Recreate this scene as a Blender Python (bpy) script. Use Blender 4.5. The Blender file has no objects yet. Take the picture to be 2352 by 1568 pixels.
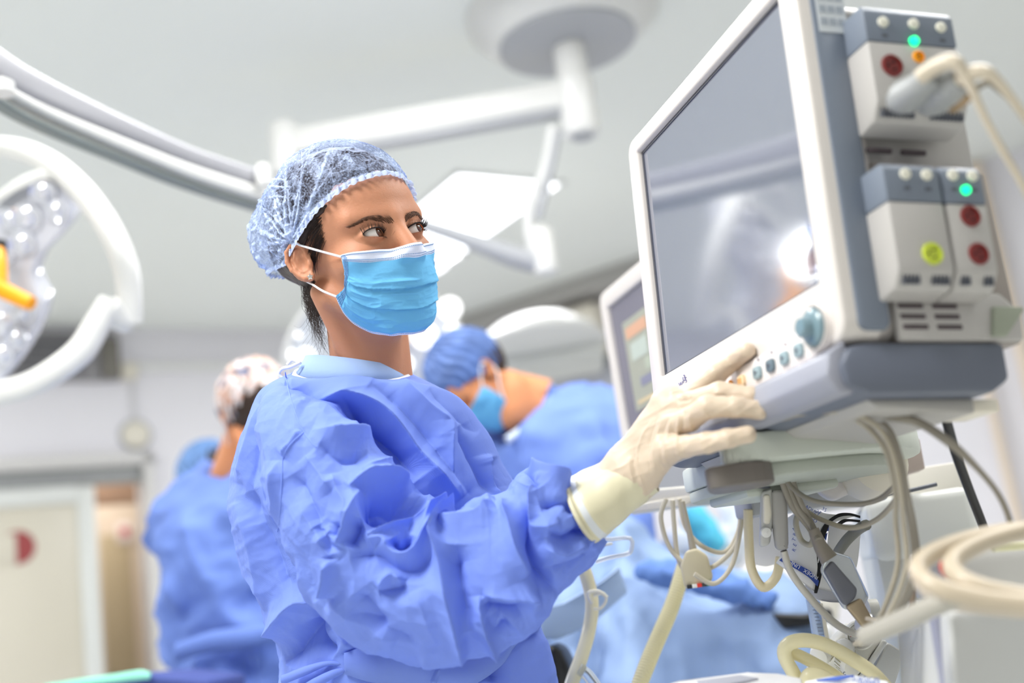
import bpy, bmesh, math, random
import numpy as np
from mathutils import Vector, Matrix
random.seed(7)
scene = bpy.context.scene
COL = scene.collection

# ------------------------------------------------------------------ camera
W, H, FPX = 2352, 1568, 2600.0
CAM = np.array([0.0, 0.0, 1.0])
PITCH, ROLL = math.radians(13.03), math.radians(8.09)
_F = np.array([0, math.cos(PITCH), math.sin(PITCH)])
_U0 = np.array([0, -math.sin(PITCH), math.cos(PITCH)])
_R0 = np.array([1.0, 0, 0])
_R = math.cos(ROLL) * _R0 + (-math.sin(ROLL)) * _U0 * -1
_R = math.cos(ROLL) * _R0 - math.sin(ROLL) * _U0
_U = math.sin(ROLL) * _R0 + math.cos(ROLL) * _U0

def P(x, y, d):
    """photo pixel + distance along the view axis -> world point"""
    return CAM + (_F + _R * (x - W / 2) / FPX - _U * (y - H / 2) / FPX) * d
def proj(X):
    v = np.asarray(X) - CAM
    d = v @ _F
    return W / 2 + FPX * (v @ _R) / d, H / 2 - FPX * (v @ _U) / d, d
def hit(x, y, p0, n):
    r = P(x, y, 1.0) - CAM
    return CAM + r * (((np.asarray(p0) - CAM) @ n) / (r @ n))

cam_data = bpy.data.cameras.new('camera')
cam_data.sensor_width = 36.0
cam_data.lens = 36.0 * FPX / W
cam_data.clip_start = 0.05
cam = bpy.data.objects.new('camera', cam_data)
COL.objects.link(cam)
m = Matrix([[_R[0], _U[0], -_F[0], CAM[0]], [_R[1], _U[1], -_F[1], CAM[1]], [_R[2], _U[2], -_F[2], CAM[2]], [0, 0, 0, 1]])
cam.matrix_world = m
cam_data.dof.use_dof = True
cam_data.dof.focus_distance = 1.32
cam_data.dof.aperture_fstop = 1.9
scene.camera = cam

# ------------------------------------------------------------------ world, exposure
world = bpy.data.worlds.new('world')
scene.world = world
world.use_nodes = True
world.node_tree.nodes['Background'].inputs[0].default_value = (1.0, 0.99, 0.98, 1)
world.node_tree.nodes['Background'].inputs[1].default_value = 0.46
scene.view_settings.view_transform = 'Standard'
scene.view_settings.look = 'None'
scene.view_settings.exposure = 0.30
scene.view_settings.gamma = 1.0
scene.view_settings.use_curve_mapping = False

def area(name, loc, rot, sx, sy, power, color=(1, 1, 1)):
    l = bpy.data.lights.new(name, 'AREA')
    l.shape = 'RECTANGLE'; l.size = sx; l.size_y = sy
    l.energy = power; l.color = color
    o = bpy.data.objects.new(name, l)
    COL.objects.link(o)
    o.location = loc; o.rotation_euler = rot
    return o
CEIL = 2.8
RA = math.radians(33.0)                    # the room is turned against the view
area('ceiling_lamp_light', (1.3, 1.6, CEIL - 0.06), (0, 0, RA), 1.2, 1.2, 32, (1, 0.98, 0.95))
area('ceiling_lamp_light', (-1.1, 0.3, CEIL - 0.06), (0, 0, RA), 1.2, 0.6, 62, (1, 0.99, 0.97))
area('ceiling_lamp_light', (-0.5, 2.3, CEIL - 0.06), (0, 0, RA), 1.2, 0.6, 22, (1, 1, 1))
area('ceiling_lamp_light', (-0.05, 4.9, CEIL - 0.06), (0, 0, RA), 1.2, 0.6, 22, (1, 1, 1))
area('ceiling_lamp_light', (-3.3, 3.5, CEIL - 0.06), (0, 0, RA), 1.2, 0.6, 40, (1, 0.99, 0.98))  # added fill, unseen: brightens the left wall and the gown near it

# ------------------------------------------------------------------ materials
def s2l(c):
    if isinstance(c, str):
        c = tuple(int(c[i:i + 2], 16) for i in (0, 2, 4))
    c = [v / 255.0 for v in c[:3]]
    return tuple((v / 12.92 if v <= 0.04045 else ((v + 0.055) / 1.055) ** 2.4) for v in c)
def mat(name, color, rough=0.5, metal=0.0, spec=0.5, bump=0.0, bscale=60.0, var=0.0, vscale=6.0, transm=0.0,
        sss=0.0, emit=None, estr=0.0, coat=0.0, alpha=1.0, transl=0.0, weave=0.0):
    m = bpy.data.materials.new(name); m.use_nodes = True
    nt = m.node_tree; b = nt.nodes['Principled BSDF']
    c = s2l(color) + (1,)
    b.inputs['Base Color'].default_value = c
    b.inputs['Roughness'].default_value = rough
    b.inputs['Metallic'].default_value = metal
    b.inputs['Specular IOR Level'].default_value = spec
    b.inputs['Transmission Weight'].default_value = transm
    b.inputs['Coat Weight'].default_value = coat
    b.inputs['Alpha'].default_value = alpha
    if sss:
        b.inputs['Subsurface Weight'].default_value = sss
        b.inputs['Subsurface Radius'].default_value = (0.9, 0.35, 0.2)
        b.inputs['Subsurface Scale'].default_value = 0.008
    if emit is not None:
        b.inputs['Emission Color'].default_value = s2l(emit) + (1,)
        b.inputs['Emission Strength'].default_value = estr
    tc = nt.nodes.new('ShaderNodeTexCoord')
    if var:
        n = nt.nodes.new('ShaderNodeTexNoise'); n.inputs['Scale'].default_value = vscale; n.inputs['Detail'].default_value = 4
        nt.links.new(tc.outputs['Object'], n.inputs['Vector'])
        mx = nt.nodes.new('ShaderNodeMixRGB')
        mx.inputs[1].default_value = tuple(max(0, v * (1 - var)) for v in c[:3]) + (1,)
        mx.inputs[2].default_value = tuple(min(1, v * (1 + var)) for v in c[:3]) + (1,)
        nt.links.new(n.outputs['Fac'], mx.inputs[0]); nt.links.new(mx.outputs[0], b.inputs['Base Color'])
    if bump:
        n = nt.nodes.new('ShaderNodeTexNoise'); n.inputs['Scale'].default_value = bscale; n.inputs['Detail'].default_value = 5
        nt.links.new(tc.outputs['Object'], n.inputs['Vector'])
        bp = nt.nodes.new('ShaderNodeBump'); bp.inputs['Strength'].default_value = bump; bp.inputs['Distance'].default_value = 0.002
        nt.links.new(n.outputs['Fac'], bp.inputs['Height']); nt.links.new(bp.outputs[0], b.inputs['Normal'])
        last = bp
        if weave:
            wv = nt.nodes.new('ShaderNodeTexWave'); wv.inputs['Scale'].default_value = weave; wv.bands_direction = 'DIAGONAL'
            wv.inputs['Distortion'].default_value = 0.6
            nt.links.new(tc.outputs['Object'], wv.inputs['Vector'])
            b2 = nt.nodes.new('ShaderNodeBump'); b2.inputs['Strength'].default_value = 0.14; b2.inputs['Distance'].default_value = 0.0006
            nt.links.new(wv.outputs['Fac'], b2.inputs['Height']); nt.links.new(bp.outputs[0], b2.inputs['Normal'])
            nt.links.new(b2.outputs[0], b.inputs['Normal'])
    if transl:
        t = nt.nodes.new('ShaderNodeBsdfTranslucent'); t.inputs[0].default_value = c
        ms = nt.nodes.new('ShaderNodeMixShader'); ms.inputs[0].default_value = transl
        out = nt.nodes['Material Output']
        nt.links.new(b.outputs[0], ms.inputs[1]); nt.links.new(t.outputs[0], ms.inputs[2]); nt.links.new(ms.outputs[0], out.inputs[0])
    return m
_MC = {}
def M(name, *a, **k):
    if name not in _MC: _MC[name] = mat(name, *a, **k)
    return _MC[name]
white_plastic = mat('white_plastic', (214, 208, 203), 0.38, bump=0.02, bscale=300)
cream_plastic = mat('cream_plastic', (226, 220, 205), 0.42)
pale_green_plastic = mat('pale_grey_green_plastic', (196, 202, 192), 0.45)
mid_grey_plastic = mat('mid_grey_plastic', (168, 166, 162), 0.45)
blue_grey_plastic = mat('blue_grey_plastic', (117, 126, 140), 0.45, bump=0.03, bscale=400)
dark_grey_plastic = mat('dark_grey_plastic', (84, 88, 98), 0.4)
black_plastic = mat('black_plastic', (18, 18, 20), 0.4)
module_grey = mat('module_grey', (178, 175, 172), 0.4)
enamel_white = mat('enamel_white', (226, 226, 223), 0.3)
enamel_grey = mat('enamel_grey', (176, 178, 182), 0.35)
metal = mat('brushed_steel', (190, 190, 192), 0.28, metal=1.0)
clear_plastic = mat('clear_plastic', (240, 245, 248), 0.08, transm=0.85)
beige_cable = mat('beige_cable', (168, 160, 142), 0.45)
grey_cable = mat('grey_cable', (140, 134, 122), 0.45)
cream_tube = mat('cream_tube', (206, 194, 174), 0.35)
yellow_tube = mat('yellow_tube', (255, 248, 212), 0.2, transl=0.3)
orange_plastic = mat('orange_plastic', (255, 168, 10), 0.35)
skin = mat('skin', (190, 134, 104), 0.54, spec=0.28, bump=0.16, bscale=420, var=0.10, vscale=28, sss=0.22)
skin_b = mat('skin_background', (222, 150, 105), 0.5, spec=0.3, sss=0.1)
gown_m = mat('gown_fabric', (134, 160, 240), 0.7, spec=0.25, bump=0.22, bscale=90, transl=0.25, weave=420, var=0.05, vscale=9)
gown_b = mat('gown_fabric_background', (124, 152, 226), 0.8, spec=0.2, transl=0.1, var=0.10, vscale=7)
drape_m = mat('drape_fabric', (150, 174, 212), 0.8, spec=0.2, transl=0.15, var=0.12, vscale=5)
glove_m = mat('latex_glove', (208, 190, 168), 0.42, spec=0.45, bump=0.12, bscale=140, sss=0.08)
glove_cuff_m = mat('latex_glove_cuff', (214, 208, 178), 0.42, bump=0.12, bscale=140)
hair_m = mat('dark_hair', (48, 32, 24), 0.45, spec=0.4)
mask_m = mat('mask_blue', (118, 196, 244), 0.8, spec=0.15, bump=0.10, bscale=500, transl=0.18)
mask_w = mat('mask_white', (226, 232, 250), 0.8, spec=0.15, bump=0.1, bscale=500)

# ------------------------------------------------------------------ object helpers
def link(name, me, m=None, parent=None, smooth=True):
    o = bpy.data.objects.new(name, me); COL.objects.link(o)
    if m is not None:
        for mm in (m if isinstance(m, (list, tuple)) else [m]): me.materials.append(mm)
    if smooth:
        me.polygons.foreach_set('use_smooth', [True] * len(me.polygons))
    if parent is not None:
        o.parent = parent
        o.matrix_parent_inverse = Matrix.Translation(-Vector(parent.location)) if parent.get('_rooted') else Matrix.Identity(4)
    return o
def mesh(name, V, Fc, m=None, parent=None, smooth=True):
    me = bpy.data.meshes.new(name)
    V = np.asarray(V, dtype=float)
    if isinstance(Fc, np.ndarray):
        n, k = Fc.shape
        me.vertices.add(len(V)); me.vertices.foreach_set('co', V.ravel())
        me.loops.add(n * k); me.loops.foreach_set('vertex_index', Fc.ravel().astype(np.int32))
        me.polygons.add(n); me.polygons.foreach_set('loop_start', np.arange(n, dtype=np.int32) * k)
        try: me.polygons.foreach_set('loop_total', np.full(n, k, dtype=np.int32))
        except Exception: pass
        me.update(calc_edges=True)
    else:
        me.from_pydata([tuple(v) for v in V], [], Fc); me.update()
    return link(name, me, m, parent, smooth)
def thing(name, label, cat, loc, group=None, kind=None):
    o = bpy.data.objects.new(name, None); COL.objects.link(o)
    o.empty_display_size = 0.05
    o.location = tuple(loc)
    o['_rooted'] = 1
    return tag(o, label, cat, group, kind)
def tag(o, label=None, cat=None, group=None, kind=None):
    if label: o['label'] = label
    if cat: o['category'] = cat
    if group: o['group'] = group
    if kind: o['kind'] = kind
    return o
def bm_obj(name, bm, m, parent=None, smooth=True, angle=40):
    me = bpy.data.meshes.new(name); bm.to_mesh(me); bm.free()
    o = link(name, me, m, parent, smooth)
    if smooth: sharp(o, angle)
    return o
def sharp(o, angle=40):
    me = o.data
    bm = bmesh.new(); bm.from_mesh(me)
    a = math.radians(angle)
    for e in bm.edges:
        if len(e.link_faces) == 2 and e.calc_face_angle(0) > a: e.smooth = False
    bm.to_mesh(me); bm.free()
def frame(o, ex, ey, ez):
    """4x4 from origin and three axes"""
    o = np.asarray(o, float)
    return Matrix([[ex[0], ey[0], ez[0], o[0]], [ex[1], ey[1], ez[1], o[1]], [ex[2], ey[2], ez[2], o[2]], [0, 0, 0, 1]])
def add_box(bm, size, mtx, bev=0.0, seg=2):
    r = bmesh.ops.create_cube(bm, size=1.0)
    vs = r['verts']
    bmesh.ops.scale(bm, vec=size, verts=vs)
    if bev > 0:
        es = list({e for v in vs for e in v.link_edges})
        rr = bmesh.ops.bevel(bm, geom=es, offset=bev, segments=seg, profile=0.5, affect='EDGES')
        vs = list({v for f in rr['faces'] for v in f.verts} | {v for v in vs if v.is_valid})
    bmesh.ops.transform(bm, matrix=mtx, verts=vs)
def box(name, size, mtx, m, parent=None, bev=0.002, seg=2):
    bm = bmesh.new(); add_box(bm, size, mtx, bev, seg)
    return bm_obj(name, bm, m, parent)
def prism(name, pts, z0, z1, mtx, m, parent=None, bev=0.0, seg=2):
    """2-D outline (local x,y) extruded along local z"""
    bm = bmesh.new()
    a = [bm.verts.new((x, y, z0)) for x, y in pts]
    f = bm.faces.new(a)
    r = bmesh.ops.extrude_face_region(bm, geom=[f])
    vs = [v for v in r['geom'] if isinstance(v, bmesh.types.BMVert)]
    bmesh.ops.translate(bm, vec=(0, 0, z1 - z0), verts=vs)
    bmesh.ops.recalc_face_normals(bm, faces=bm.faces[:])
    if bev > 0:
        bmesh.ops.bevel(bm, geom=bm.edges[:], offset=bev, segments=seg, profile=0.5, affect='EDGES')
    bm.transform(mtx)
    return bm_obj(name, bm, m, parent)
def rrect(w, h, r, n=5, cx=0, cy=0):
    pts = []
    for sx, sy, a0 in ((1, 1, 0), (-1, 1, 90), (-1, -1, 180), (1, -1, 270)):
        for i in range(n + 1):
            a = math.radians(a0 + 90 * i / n)
            pts.append((cx + sx * (w / 2 - r) + r * math.cos(a), cy + sy * (h / 2 - r) + r * math.sin(a)))
    return pts
def catmull(pts, n=8, closed=False):
    p = np.asarray(pts, float); N = len(p); out = []
    rng = range(N if closed else N - 1)
    for i in rng:
        if closed: a, b, c, d = p[(i - 1) % N], p[i], p[(i + 1) % N], p[(i + 2) % N]
        else: a, b, c, d = p[max(i - 1, 0)], p[i], p[i + 1], p[min(i + 2, N - 1)]
        for k in range(n):
            t = k / n
            out.append(0.5 * ((2 * b) + (c - a) * t + (2 * a - 5 * b + 4 * c - d) * t * t + (3 * b - a - 3 * c + d) * t ** 3))
    if not closed: out.append(p[-1])
    return np.array(out)
def sweep(path, radii, seg=10, closed=False, cap=True):
    path = np.asarray(path, float); N = len(path)
    radii = np.broadcast_to(np.asarray(radii, float), (N,))
    T = np.zeros_like(path)
    T[1:-1] = path[2:] - path[:-2]; T[0] = path[1] - path[0]; T[-1] = path[-1] - path[-2]
    if closed: T[0] = path[1] - path[-1]; T[-1] = path[0] - path[-2]
    T /= np.maximum(np.linalg.norm(T, axis=1, keepdims=True), 1e-9)
    u = np.cross(T[0], [0, 0, 1.0])
    if np.linalg.norm(u) < 0.1: u = np.cross(T[0], [1.0, 0, 0])
    u /= np.linalg.norm(u); V = []
    an = np.linspace(0, 2 * math.pi, seg, endpoint=False)
    for i in range(N):
        u = u - T[i] * (u @ T[i]); u /= max(np.linalg.norm(u), 1e-9)
        v = np.cross(T[i], u)
        V.append(path[i] + radii[i] * (np.cos(an)[:, None] * u + np.sin(an)[:, None] * v))
    V = np.concatenate(V); Fc = []
    R = N if closed else N - 1
    for i in range(R):
        j = (i + 1) % N
        for k in range(seg):
            l = (k + 1) % seg
            Fc.append((i * seg + k, i * seg + l, j * seg + l, j * seg + k))
    if cap and not closed:
        Fc.append(tuple(range(seg - 1, -1, -1))); Fc.append(tuple((N - 1) * seg + k for k in range(seg)))
    return V, Fc
def tube(name, pts, r, m, parent=None, n=8, seg=10, closed=False, smooth_path=True):
    p = catmull(pts, n, closed) if smooth_path else np.asarray(pts, float)
    if np.ndim(r) > 0:
        rr = np.interp(np.linspace(0, 1, len(p)), np.linspace(0, 1, len(r)), r)
    else: rr = r
    V, Fc = sweep(p, rr, seg, closed)
    o = mesh(name, V, Fc, m, parent); sharp(o, 60)
    return o
class Multi:
    """many shapes collected into one mesh"""
    def __init__(s): s.V = []; s.F = []; s.n = 0
    def add(s, V, Fc):
        s.V.append(np.asarray(V, float)); s.F += [tuple(int(i) + s.n for i in f) for f in Fc]; s.n += len(V)
    def tube(s, pts, r, n=4, seg=6, closed=False):
        p = catmull(pts, n, closed) if n > 1 else np.asarray(pts, float)
        rr = np.interp(np.linspace(0, 1, len(p)), np.linspace(0, 1, len(r)), r) if np.ndim(r) > 0 else r
        s.add(*sweep(p, rr, seg, closed))
    def build(s, name, m, parent=None, smooth=True):
        return mesh(name, np.concatenate(s.V), s.F, m, parent, smooth)
def lathe(name, prof, mtx, m, parent=None, seg=32):
    """prof: (radius, height) pairs about local z"""
    V = []; Fc = []
    for r, z in prof:
        for k in range(seg):
            a = 2 * math.pi * k / seg
            V.append(mtx @ Vector((r * math.cos(a), r * math.sin(a), z)))
    for i in range(len(prof) - 1):
        for k in range(seg):
            l = (k + 1) % seg
            Fc.append((i * seg + k, i * seg + l, (i + 1) * seg + l, (i + 1) * seg + k))
    if prof[0][0] > 1e-6: Fc.append(tuple(range(seg - 1, -1, -1)))
    if prof[-1][0] > 1e-6: Fc.append(tuple((len(prof) - 1) * seg + k for k in range(seg)))
    o = mesh(name, V, Fc, m, parent); sharp(o, 35)
    return o
def axes_from(z, hint=(0, 0, 1)):
    z = np.asarray(z, float); z = z / np.linalg.norm(z)
    x = np.cross(hint, z)
    if np.linalg.norm(x) < 1e-3: x = np.cross((1, 0, 0), z)
    x /= np.linalg.norm(x)
    return x, np.cross(z, x), z
def text_mesh(name, s, size, mtx, m, parent=None, extrude=0.0002, mirror=False):
    cu = bpy.data.curves.new(name, 'FONT'); cu.body = s; cu.size = size; cu.extrude = extrude
    cu.align_x = 'CENTER'; cu.align_y = 'CENTER'; cu.resolution_u = 2
    t = bpy.data.objects.new(name, cu); COL.objects.link(t)
    bpy.context.view_layer.update()
    me = bpy.data.meshes.new_from_object(t.evaluated_get(bpy.context.evaluated_depsgraph_get()))
    bpy.data.objects.remove(t)
    if mirror: me.transform(Matrix.Diagonal((-1, 1, 1, 1)))
    me.transform(mtx)
    return link(name, me, m, parent, smooth=False)

# ------------------------------------------------------------------ noise
def _hash(ix, iy, iz, s):
    n = (ix * 374761393 + iy * 668265263 + iz * 2147483647 + s * 1274126177).astype(np.int64) & 0xffffffff
    n = ((n ^ (n >> 13)) * 1274126177) & 0xffffffff
    n = ((n ^ (n >> 16)) * 2246822519) & 0xffffffff
    return ((n ^ (n >> 15)) & 0xffffff) / float(0xffffff)
def vnoise(X, s=0):
    """smooth value noise in -1..1"""
    X = np.asarray(X, float); i = np.floor(X).astype(np.int64); f = X - i
    f = f * f * f * (f * (f * 6 - 15) + 10)
    r = 0
    for a in (0, 1):
        for b in (0, 1):
            for c in (0, 1):
                w = (f[:, 0] if a else 1 - f[:, 0]) * (f[:, 1] if b else 1 - f[:, 1]) * (f[:, 2] if c else 1 - f[:, 2])
                r = r + w * _hash(i[:, 0] + a, i[:, 1] + b, i[:, 2] + c, s)
    return r * 2 - 1
def fbm(X, s=0, o=4):
    r = 0; a = 1.0
    for k in range(o):
        r = r + a * vnoise(np.asarray(X) * 2 ** k, s + k); a *= 0.5
    return r
def ridged(X, s=0, o=3):
    r = 0; a = 1.0
    for k in range(o):
        r = r + a * (1 - 2 * np.abs(vnoise(np.asarray(X) * 1.9 ** k, s + k)) ** 0.8); a *= 0.5
    return r

# ------------------------------------------------------------------ signed distance fields -> meshes
def smin(a, b, k):
    h = np.clip(0.5 + 0.5 * (b - a) / k, 0, 1)
    return b + (a - b) * h - k * h * (1 - h)
def ssub(a, b, k):           # a minus b
    return -smin(-a, b, k)
def d_ell(p, c, r, R=None):
    q = p - np.asarray(c, np.float32)
    if R is not None: q = q @ np.asarray(R, np.float32)
    r = np.asarray(r, np.float32)
    k0 = np.linalg.norm(q / r, axis=-1); k1 = np.linalg.norm(q / (r * r), axis=-1)
    return k0 * (k0 - 1) / np.maximum(k1, 1e-6)
def d_cap(p, a, b, ra, rb=None):
    rb = ra if rb is None else rb
    a = np.asarray(a, np.float32); b = np.asarray(b, np.float32)
    ab = b - a; t = np.clip(((p - a) @ ab) / (ab @ ab), 0, 1)
    return np.linalg.norm(p - a - t[..., None] * ab, axis=-1) - (ra + (rb - ra) * t)
def d_chain(p, pts, rs, k=0.0):
    d = None
    for i in range(len(pts) - 1):
        e = d_cap(p, pts[i], pts[i + 1], rs[i], rs[i + 1])
        d = e if d is None else (np.minimum(d, e) if k == 0 else smin(d, e, k))
    return d
def surface_nets(fn, lo, hi, h):
    lo = np.asarray(lo, float); hi = np.asarray(hi, float)
    n = np.ceil((hi - lo) / h).astype(int) + 1
    ax = [lo[i] + h * np.arange(n[i]) for i in range(3)]
    vol = np.empty(n, np.float32)
    Y, Z = np.meshgrid(ax[1], ax[2], indexing='ij')
    st = max(1, int(600000 / (n[1] * n[2])))
    for i in range(0, n[0], st):
        xs = ax[0][i:i + st]
        g = np.empty((len(xs), n[1], n[2], 3), np.float32)
        g[..., 0] = xs[:, None, None]; g[..., 1] = Y; g[..., 2] = Z
        vol[i:i + st] = fn(g.reshape(-1, 3)).reshape(len(xs), n[1], n[2])
    s = vol < 0
    c = np.zeros(np.array(n) - 1, np.int8)
    for a in (0, 1):
        for b in (0, 1):
            for d in (0, 1):
                c += s[a:n[0] - 1 + a, b:n[1] - 1 + b, d:n[2] - 1 + d]
    act = np.argwhere((c > 0) & (c < 8))
    idx = -np.ones(c.shape, np.int64); idx[act[:, 0], act[:, 1], act[:, 2]] = np.arange(len(act))
    acc = np.zeros((len(act), 3)); cnt = np.zeros(len(act))
    cor = [(a, b, d) for a in (0, 1) for b in (0, 1) for d in (0, 1)]
    for p in cor:
        for k in range(3):
            if p[k] == 0:
                q = list(p); q[k] = 1
                v0 = vol[act[:, 0] + p[0], act[:, 1] + p[1], act[:, 2] + p[2]]
                v1 = vol[act[:, 0] + q[0], act[:, 1] + q[1], act[:, 2] + q[2]]
                mk = (v0 < 0) != (v1 < 0)
                t = np.where(mk, v0 / np.where(mk, v0 - v1, 1), 0)
                pos = np.array(p, float)[None].repeat(len(act), 0); pos[:, k] = t
                acc += pos * mk[:, None]; cnt += mk
    V = lo + (act + acc / cnt[:, None]) * h
    Fs = []
    for k in range(3):
        o = [i for i in range(3) if i != k]
        sl0 = [slice(1, -1)] * 3; sl0[k] = slice(0, -1)
        sl1 = [slice(1, -1)] * 3; sl1[k] = slice(1, None)
        e0 = s[tuple(sl0)]; e1 = s[tuple(sl1)]
        ii = np.argwhere(e0 != e1)
        if not len(ii): continue
        inside = e0[ii[:, 0], ii[:, 1], ii[:, 2]]
        base = ii + 1; base[:, k] -= 1
        def cell(da, db):
            b = base.copy(); b[:, o[0]] -= da; b[:, o[1]] -= db
            return idx[b[:, 0], b[:, 1], b[:, 2]]
        q = np.stack([cell(1, 1), cell(0, 1), cell(0, 0), cell(1, 0)], 1)
        flip = inside if k != 1 else ~inside
        q[~flip] = q[~flip][:, ::-1]
        Fs.append(q)
    Fc = np.concatenate(Fs); Fc = Fc[(Fc >= 0).all(1)]
    # pull the vertices onto the surface
    e = h * 0.25
    for _ in range(2):
        d = fn(V.astype(np.float32)).astype(float)
        g = np.stack([fn((V + np.eye(3)[k] * e).astype(np.float32)) - d for k in range(3)], 1) / e
        gn = np.maximum((g * g).sum(1), 0.2)
        st_ = np.clip(d / gn, -h * 0.6, h * 0.6)
        V = V - g * st_[:, None]
    return V, Fc
def normals_of(V, Fc):
    n = np.cross(V[Fc[:, 2]] - V[Fc[:, 0]], V[Fc[:, 3]] - V[Fc[:, 1]])
    N = np.zeros_like(V)
    for k in range(4): np.add.at(N, Fc[:, k], n)
    return N / np.maximum(np.linalg.norm(N, axis=1, keepdims=True), 1e-12)
def seg_dist(q, pts):
    """distance of 2-D points q to a polyline, the position 0..1 along it and the signed side"""
    best = np.full(len(q), 1e9); tt = np.zeros(len(q)); side = np.ones(len(q))
    L = [0]
    for i in range(len(pts) - 1): L.append(L[-1] + math.dist(pts[i], pts[i + 1]))
    for i in range(len(pts) - 1):
        a = np.array(pts[i], float); b = np.array(pts[i + 1], float); ab = b - a
        t = np.clip(((q - a) @ ab) / (ab @ ab), 0, 1)
        r = q - a - t[:, None] * ab
        d = np.linalg.norm(r, axis=1); mk = d < best
        best[mk] = d[mk]; tt[mk] = ((L[i] + t * (L[i + 1] - L[i])) / L[-1])[mk]
        side[mk] = np.sign(ab[0] * r[:, 1] - ab[1] * r[:, 0])[mk]
    return best, tt, side
# ================================================================== THE ROOM
wall_m = mat('wall_paint', (232, 230, 235), 0.6, var=0.02, vscale=2)
ceil_m = mat('ceiling_paint', (240, 243, 239), 0.6, var=0.015, vscale=1.5)
floor_m = mat('floor_vinyl', (222, 224, 220), 0.35, var=0.08, vscale=3)
K0 = np.array([-0.357, 7.248]); DL = np.array([0.8412, 0.5408]); DR = np.array([0.8203, -0.5719])
NL = np.array([DL[1], -DL[0]]); NR = np.array([DR[1], -DR[0]]) ; NR = -NR if NR[1] > 0 else NR
def WL(s, z, off=0.0): q = K0 + DL * s + NL * off; return np.array([q[0], q[1], z])
def WR(s, z, off=0.0): q = K0 + DR * s + NR * off; return np.array([q[0], q[1], z])
FL = lambda s, z, off=0.0: frame(WL(s, z, off), (DL[0], DL[1], 0), (0, 0, 1), (NL[0], NL[1], 0))   # x along wall, y up, z into room
FR = lambda s, z, off=0.0: frame(WR(s, z, off), (DR[0], DR[1], 0), (0, 0, 1), (NR[0], NR[1], 0))
def struct(o): o['kind'] = 'structure'; return o
struct(box('floor', (16, 16, 0.1), Matrix.Translation((0, 2.2, -0.05)), floor_m, bev=0))
struct(box('ceiling', (16, 12, 0.1), Matrix.Translation((0, 4.2, CEIL + 0.05)), ceil_m, bev=0))
# the left wall, with the doorway opening s -3.15..-2.08 up to z 2.02
bm = bmesh.new()
def wall_piece(bm, Fm, s0, s1, z0, z1, th=0.12):
    add_box(bm, (s1 - s0, z1 - z0, th), Fm((s0 + s1) / 2, (z0 + z1) / 2, -th / 2), 0)
wall_piece(bm, FL, -2.08, 0.0, 0, CEIL); wall_piece(bm, FL, -6.5, -3.25, 0, CEIL); wall_piece(bm, FL, -3.25, -2.08, 2.02, CEIL)
struct(bm_obj('wall_left', bm, wall_m))
bm = bmesh.new(); wall_piece(bm, FR, 0.0, 6.4, 0, CEIL)
struct(bm_obj('wall_right', bm, wall_m))
# corridor behind the doorway
corr_m = mat('corridor_paint', (205, 182, 158), 0.7, var=0.05)
struct(box('wall_corridor', (2.6, CEIL, 0.06), FL(-2.6, CEIL / 2, -1.05), corr_m, bev=0))
# door frame, leaf and sidelight (door 1)
frame_m = mat('door_frame_paint', (208, 206, 204), 0.4)
bm = bmesh.new()
add_box(bm, (0.06, 2.08, 0.2), FL(-2.05, 1.04, -0.04), 0.004); add_box(bm, (0.06, 2.08, 0.2), FL(-3.28, 1.04, -0.04), 0.004)
add_box(bm, (1.29, 0.07, 0.2), FL(-2.665, 2.055, -0.04), 0.004)
struct(bm_obj('trim_1', bm, frame_m))
bm = bmesh.new(); add_box(bm, (1.17, 0.09, 0.07), FL(-2.665, 1.975, -0.02), 0.003); struct(bm_obj('trim_2', bm, mat('track_grey', (150, 152, 152), 0.4)))
glass_door_m = mat('frosted_glass', (206, 200, 184), 0.35, var=0.06, vscale=2.5)
bm = bmesh.new()
add_box(bm, (0.09, 1.92, 0.05), FL(-2.385, 0.96, 0.03), 0.003)
add_box(bm, (0.09, 1.92, 0.05), FL(-3.17, 0.96, 0.03), 0.003)
add_box(bm, (0.70, 0.09, 0.05), FL(-2.78, 1.88, 0.03), 0.003)
door = struct(bm_obj('door_1', bm, mat('door_leaf_frame', (214, 216, 212), 0.35)))
struct(box('glass_pane', (0.70, 1.84, 0.02), FL(-2.78, 0.92, 0.03), glass_door_m, door, bev=0.001))
# half-round dark red disc sticker on the glass
dot = lathe('red_disc', [(0, 0.002), (0.085, 0.002), (0.085, 0.0)], FL(-2.725, 1.63, 0.0415), mat('dark_red_sticker', (150, 62, 62), 0.5), door)
dot['label'] = 'dark red round sticker'
# narrow room beyond: inner partition + brown panel + notice
inner = box('corridor_cabinet', (0.36, 1.90, 0.05), FL(-2.03, 0.95, -0.70), mat('corridor_cream', (214, 198, 178), 0.5))
tag(inner, 'tall cream corridor door seen through the open doorway', 'corridor door')
box('inset_panel', (0.17, 1.62, 0.01), FL(-2.09, 0.92, -0.672), mat('tan_panel', (184, 168, 136), 0.5), inner)
hd = struct(box('trim_3', (0.40, 0.24, 0.05), FL(-2.03, 2.03, -0.70), mat('brown_header', (170, 140, 116), 0.6)))
sg = box('notice_sign', (0.095, 0.12, 0.004), FL(-2.035, 1.735, -0.664), mat('notice_paper', (238, 226, 220), 0.6))
tag(sg, 'small white notice with a red symbol on the corridor door', 'sign')
lathe('red_symbol', [(0.0, 0.001), (0.026, 0.001), (0.026, 0)], FL(-2.035, 1.74, -0.6615), mat('sign_red', (206, 60, 56), 0.5), sg)
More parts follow.
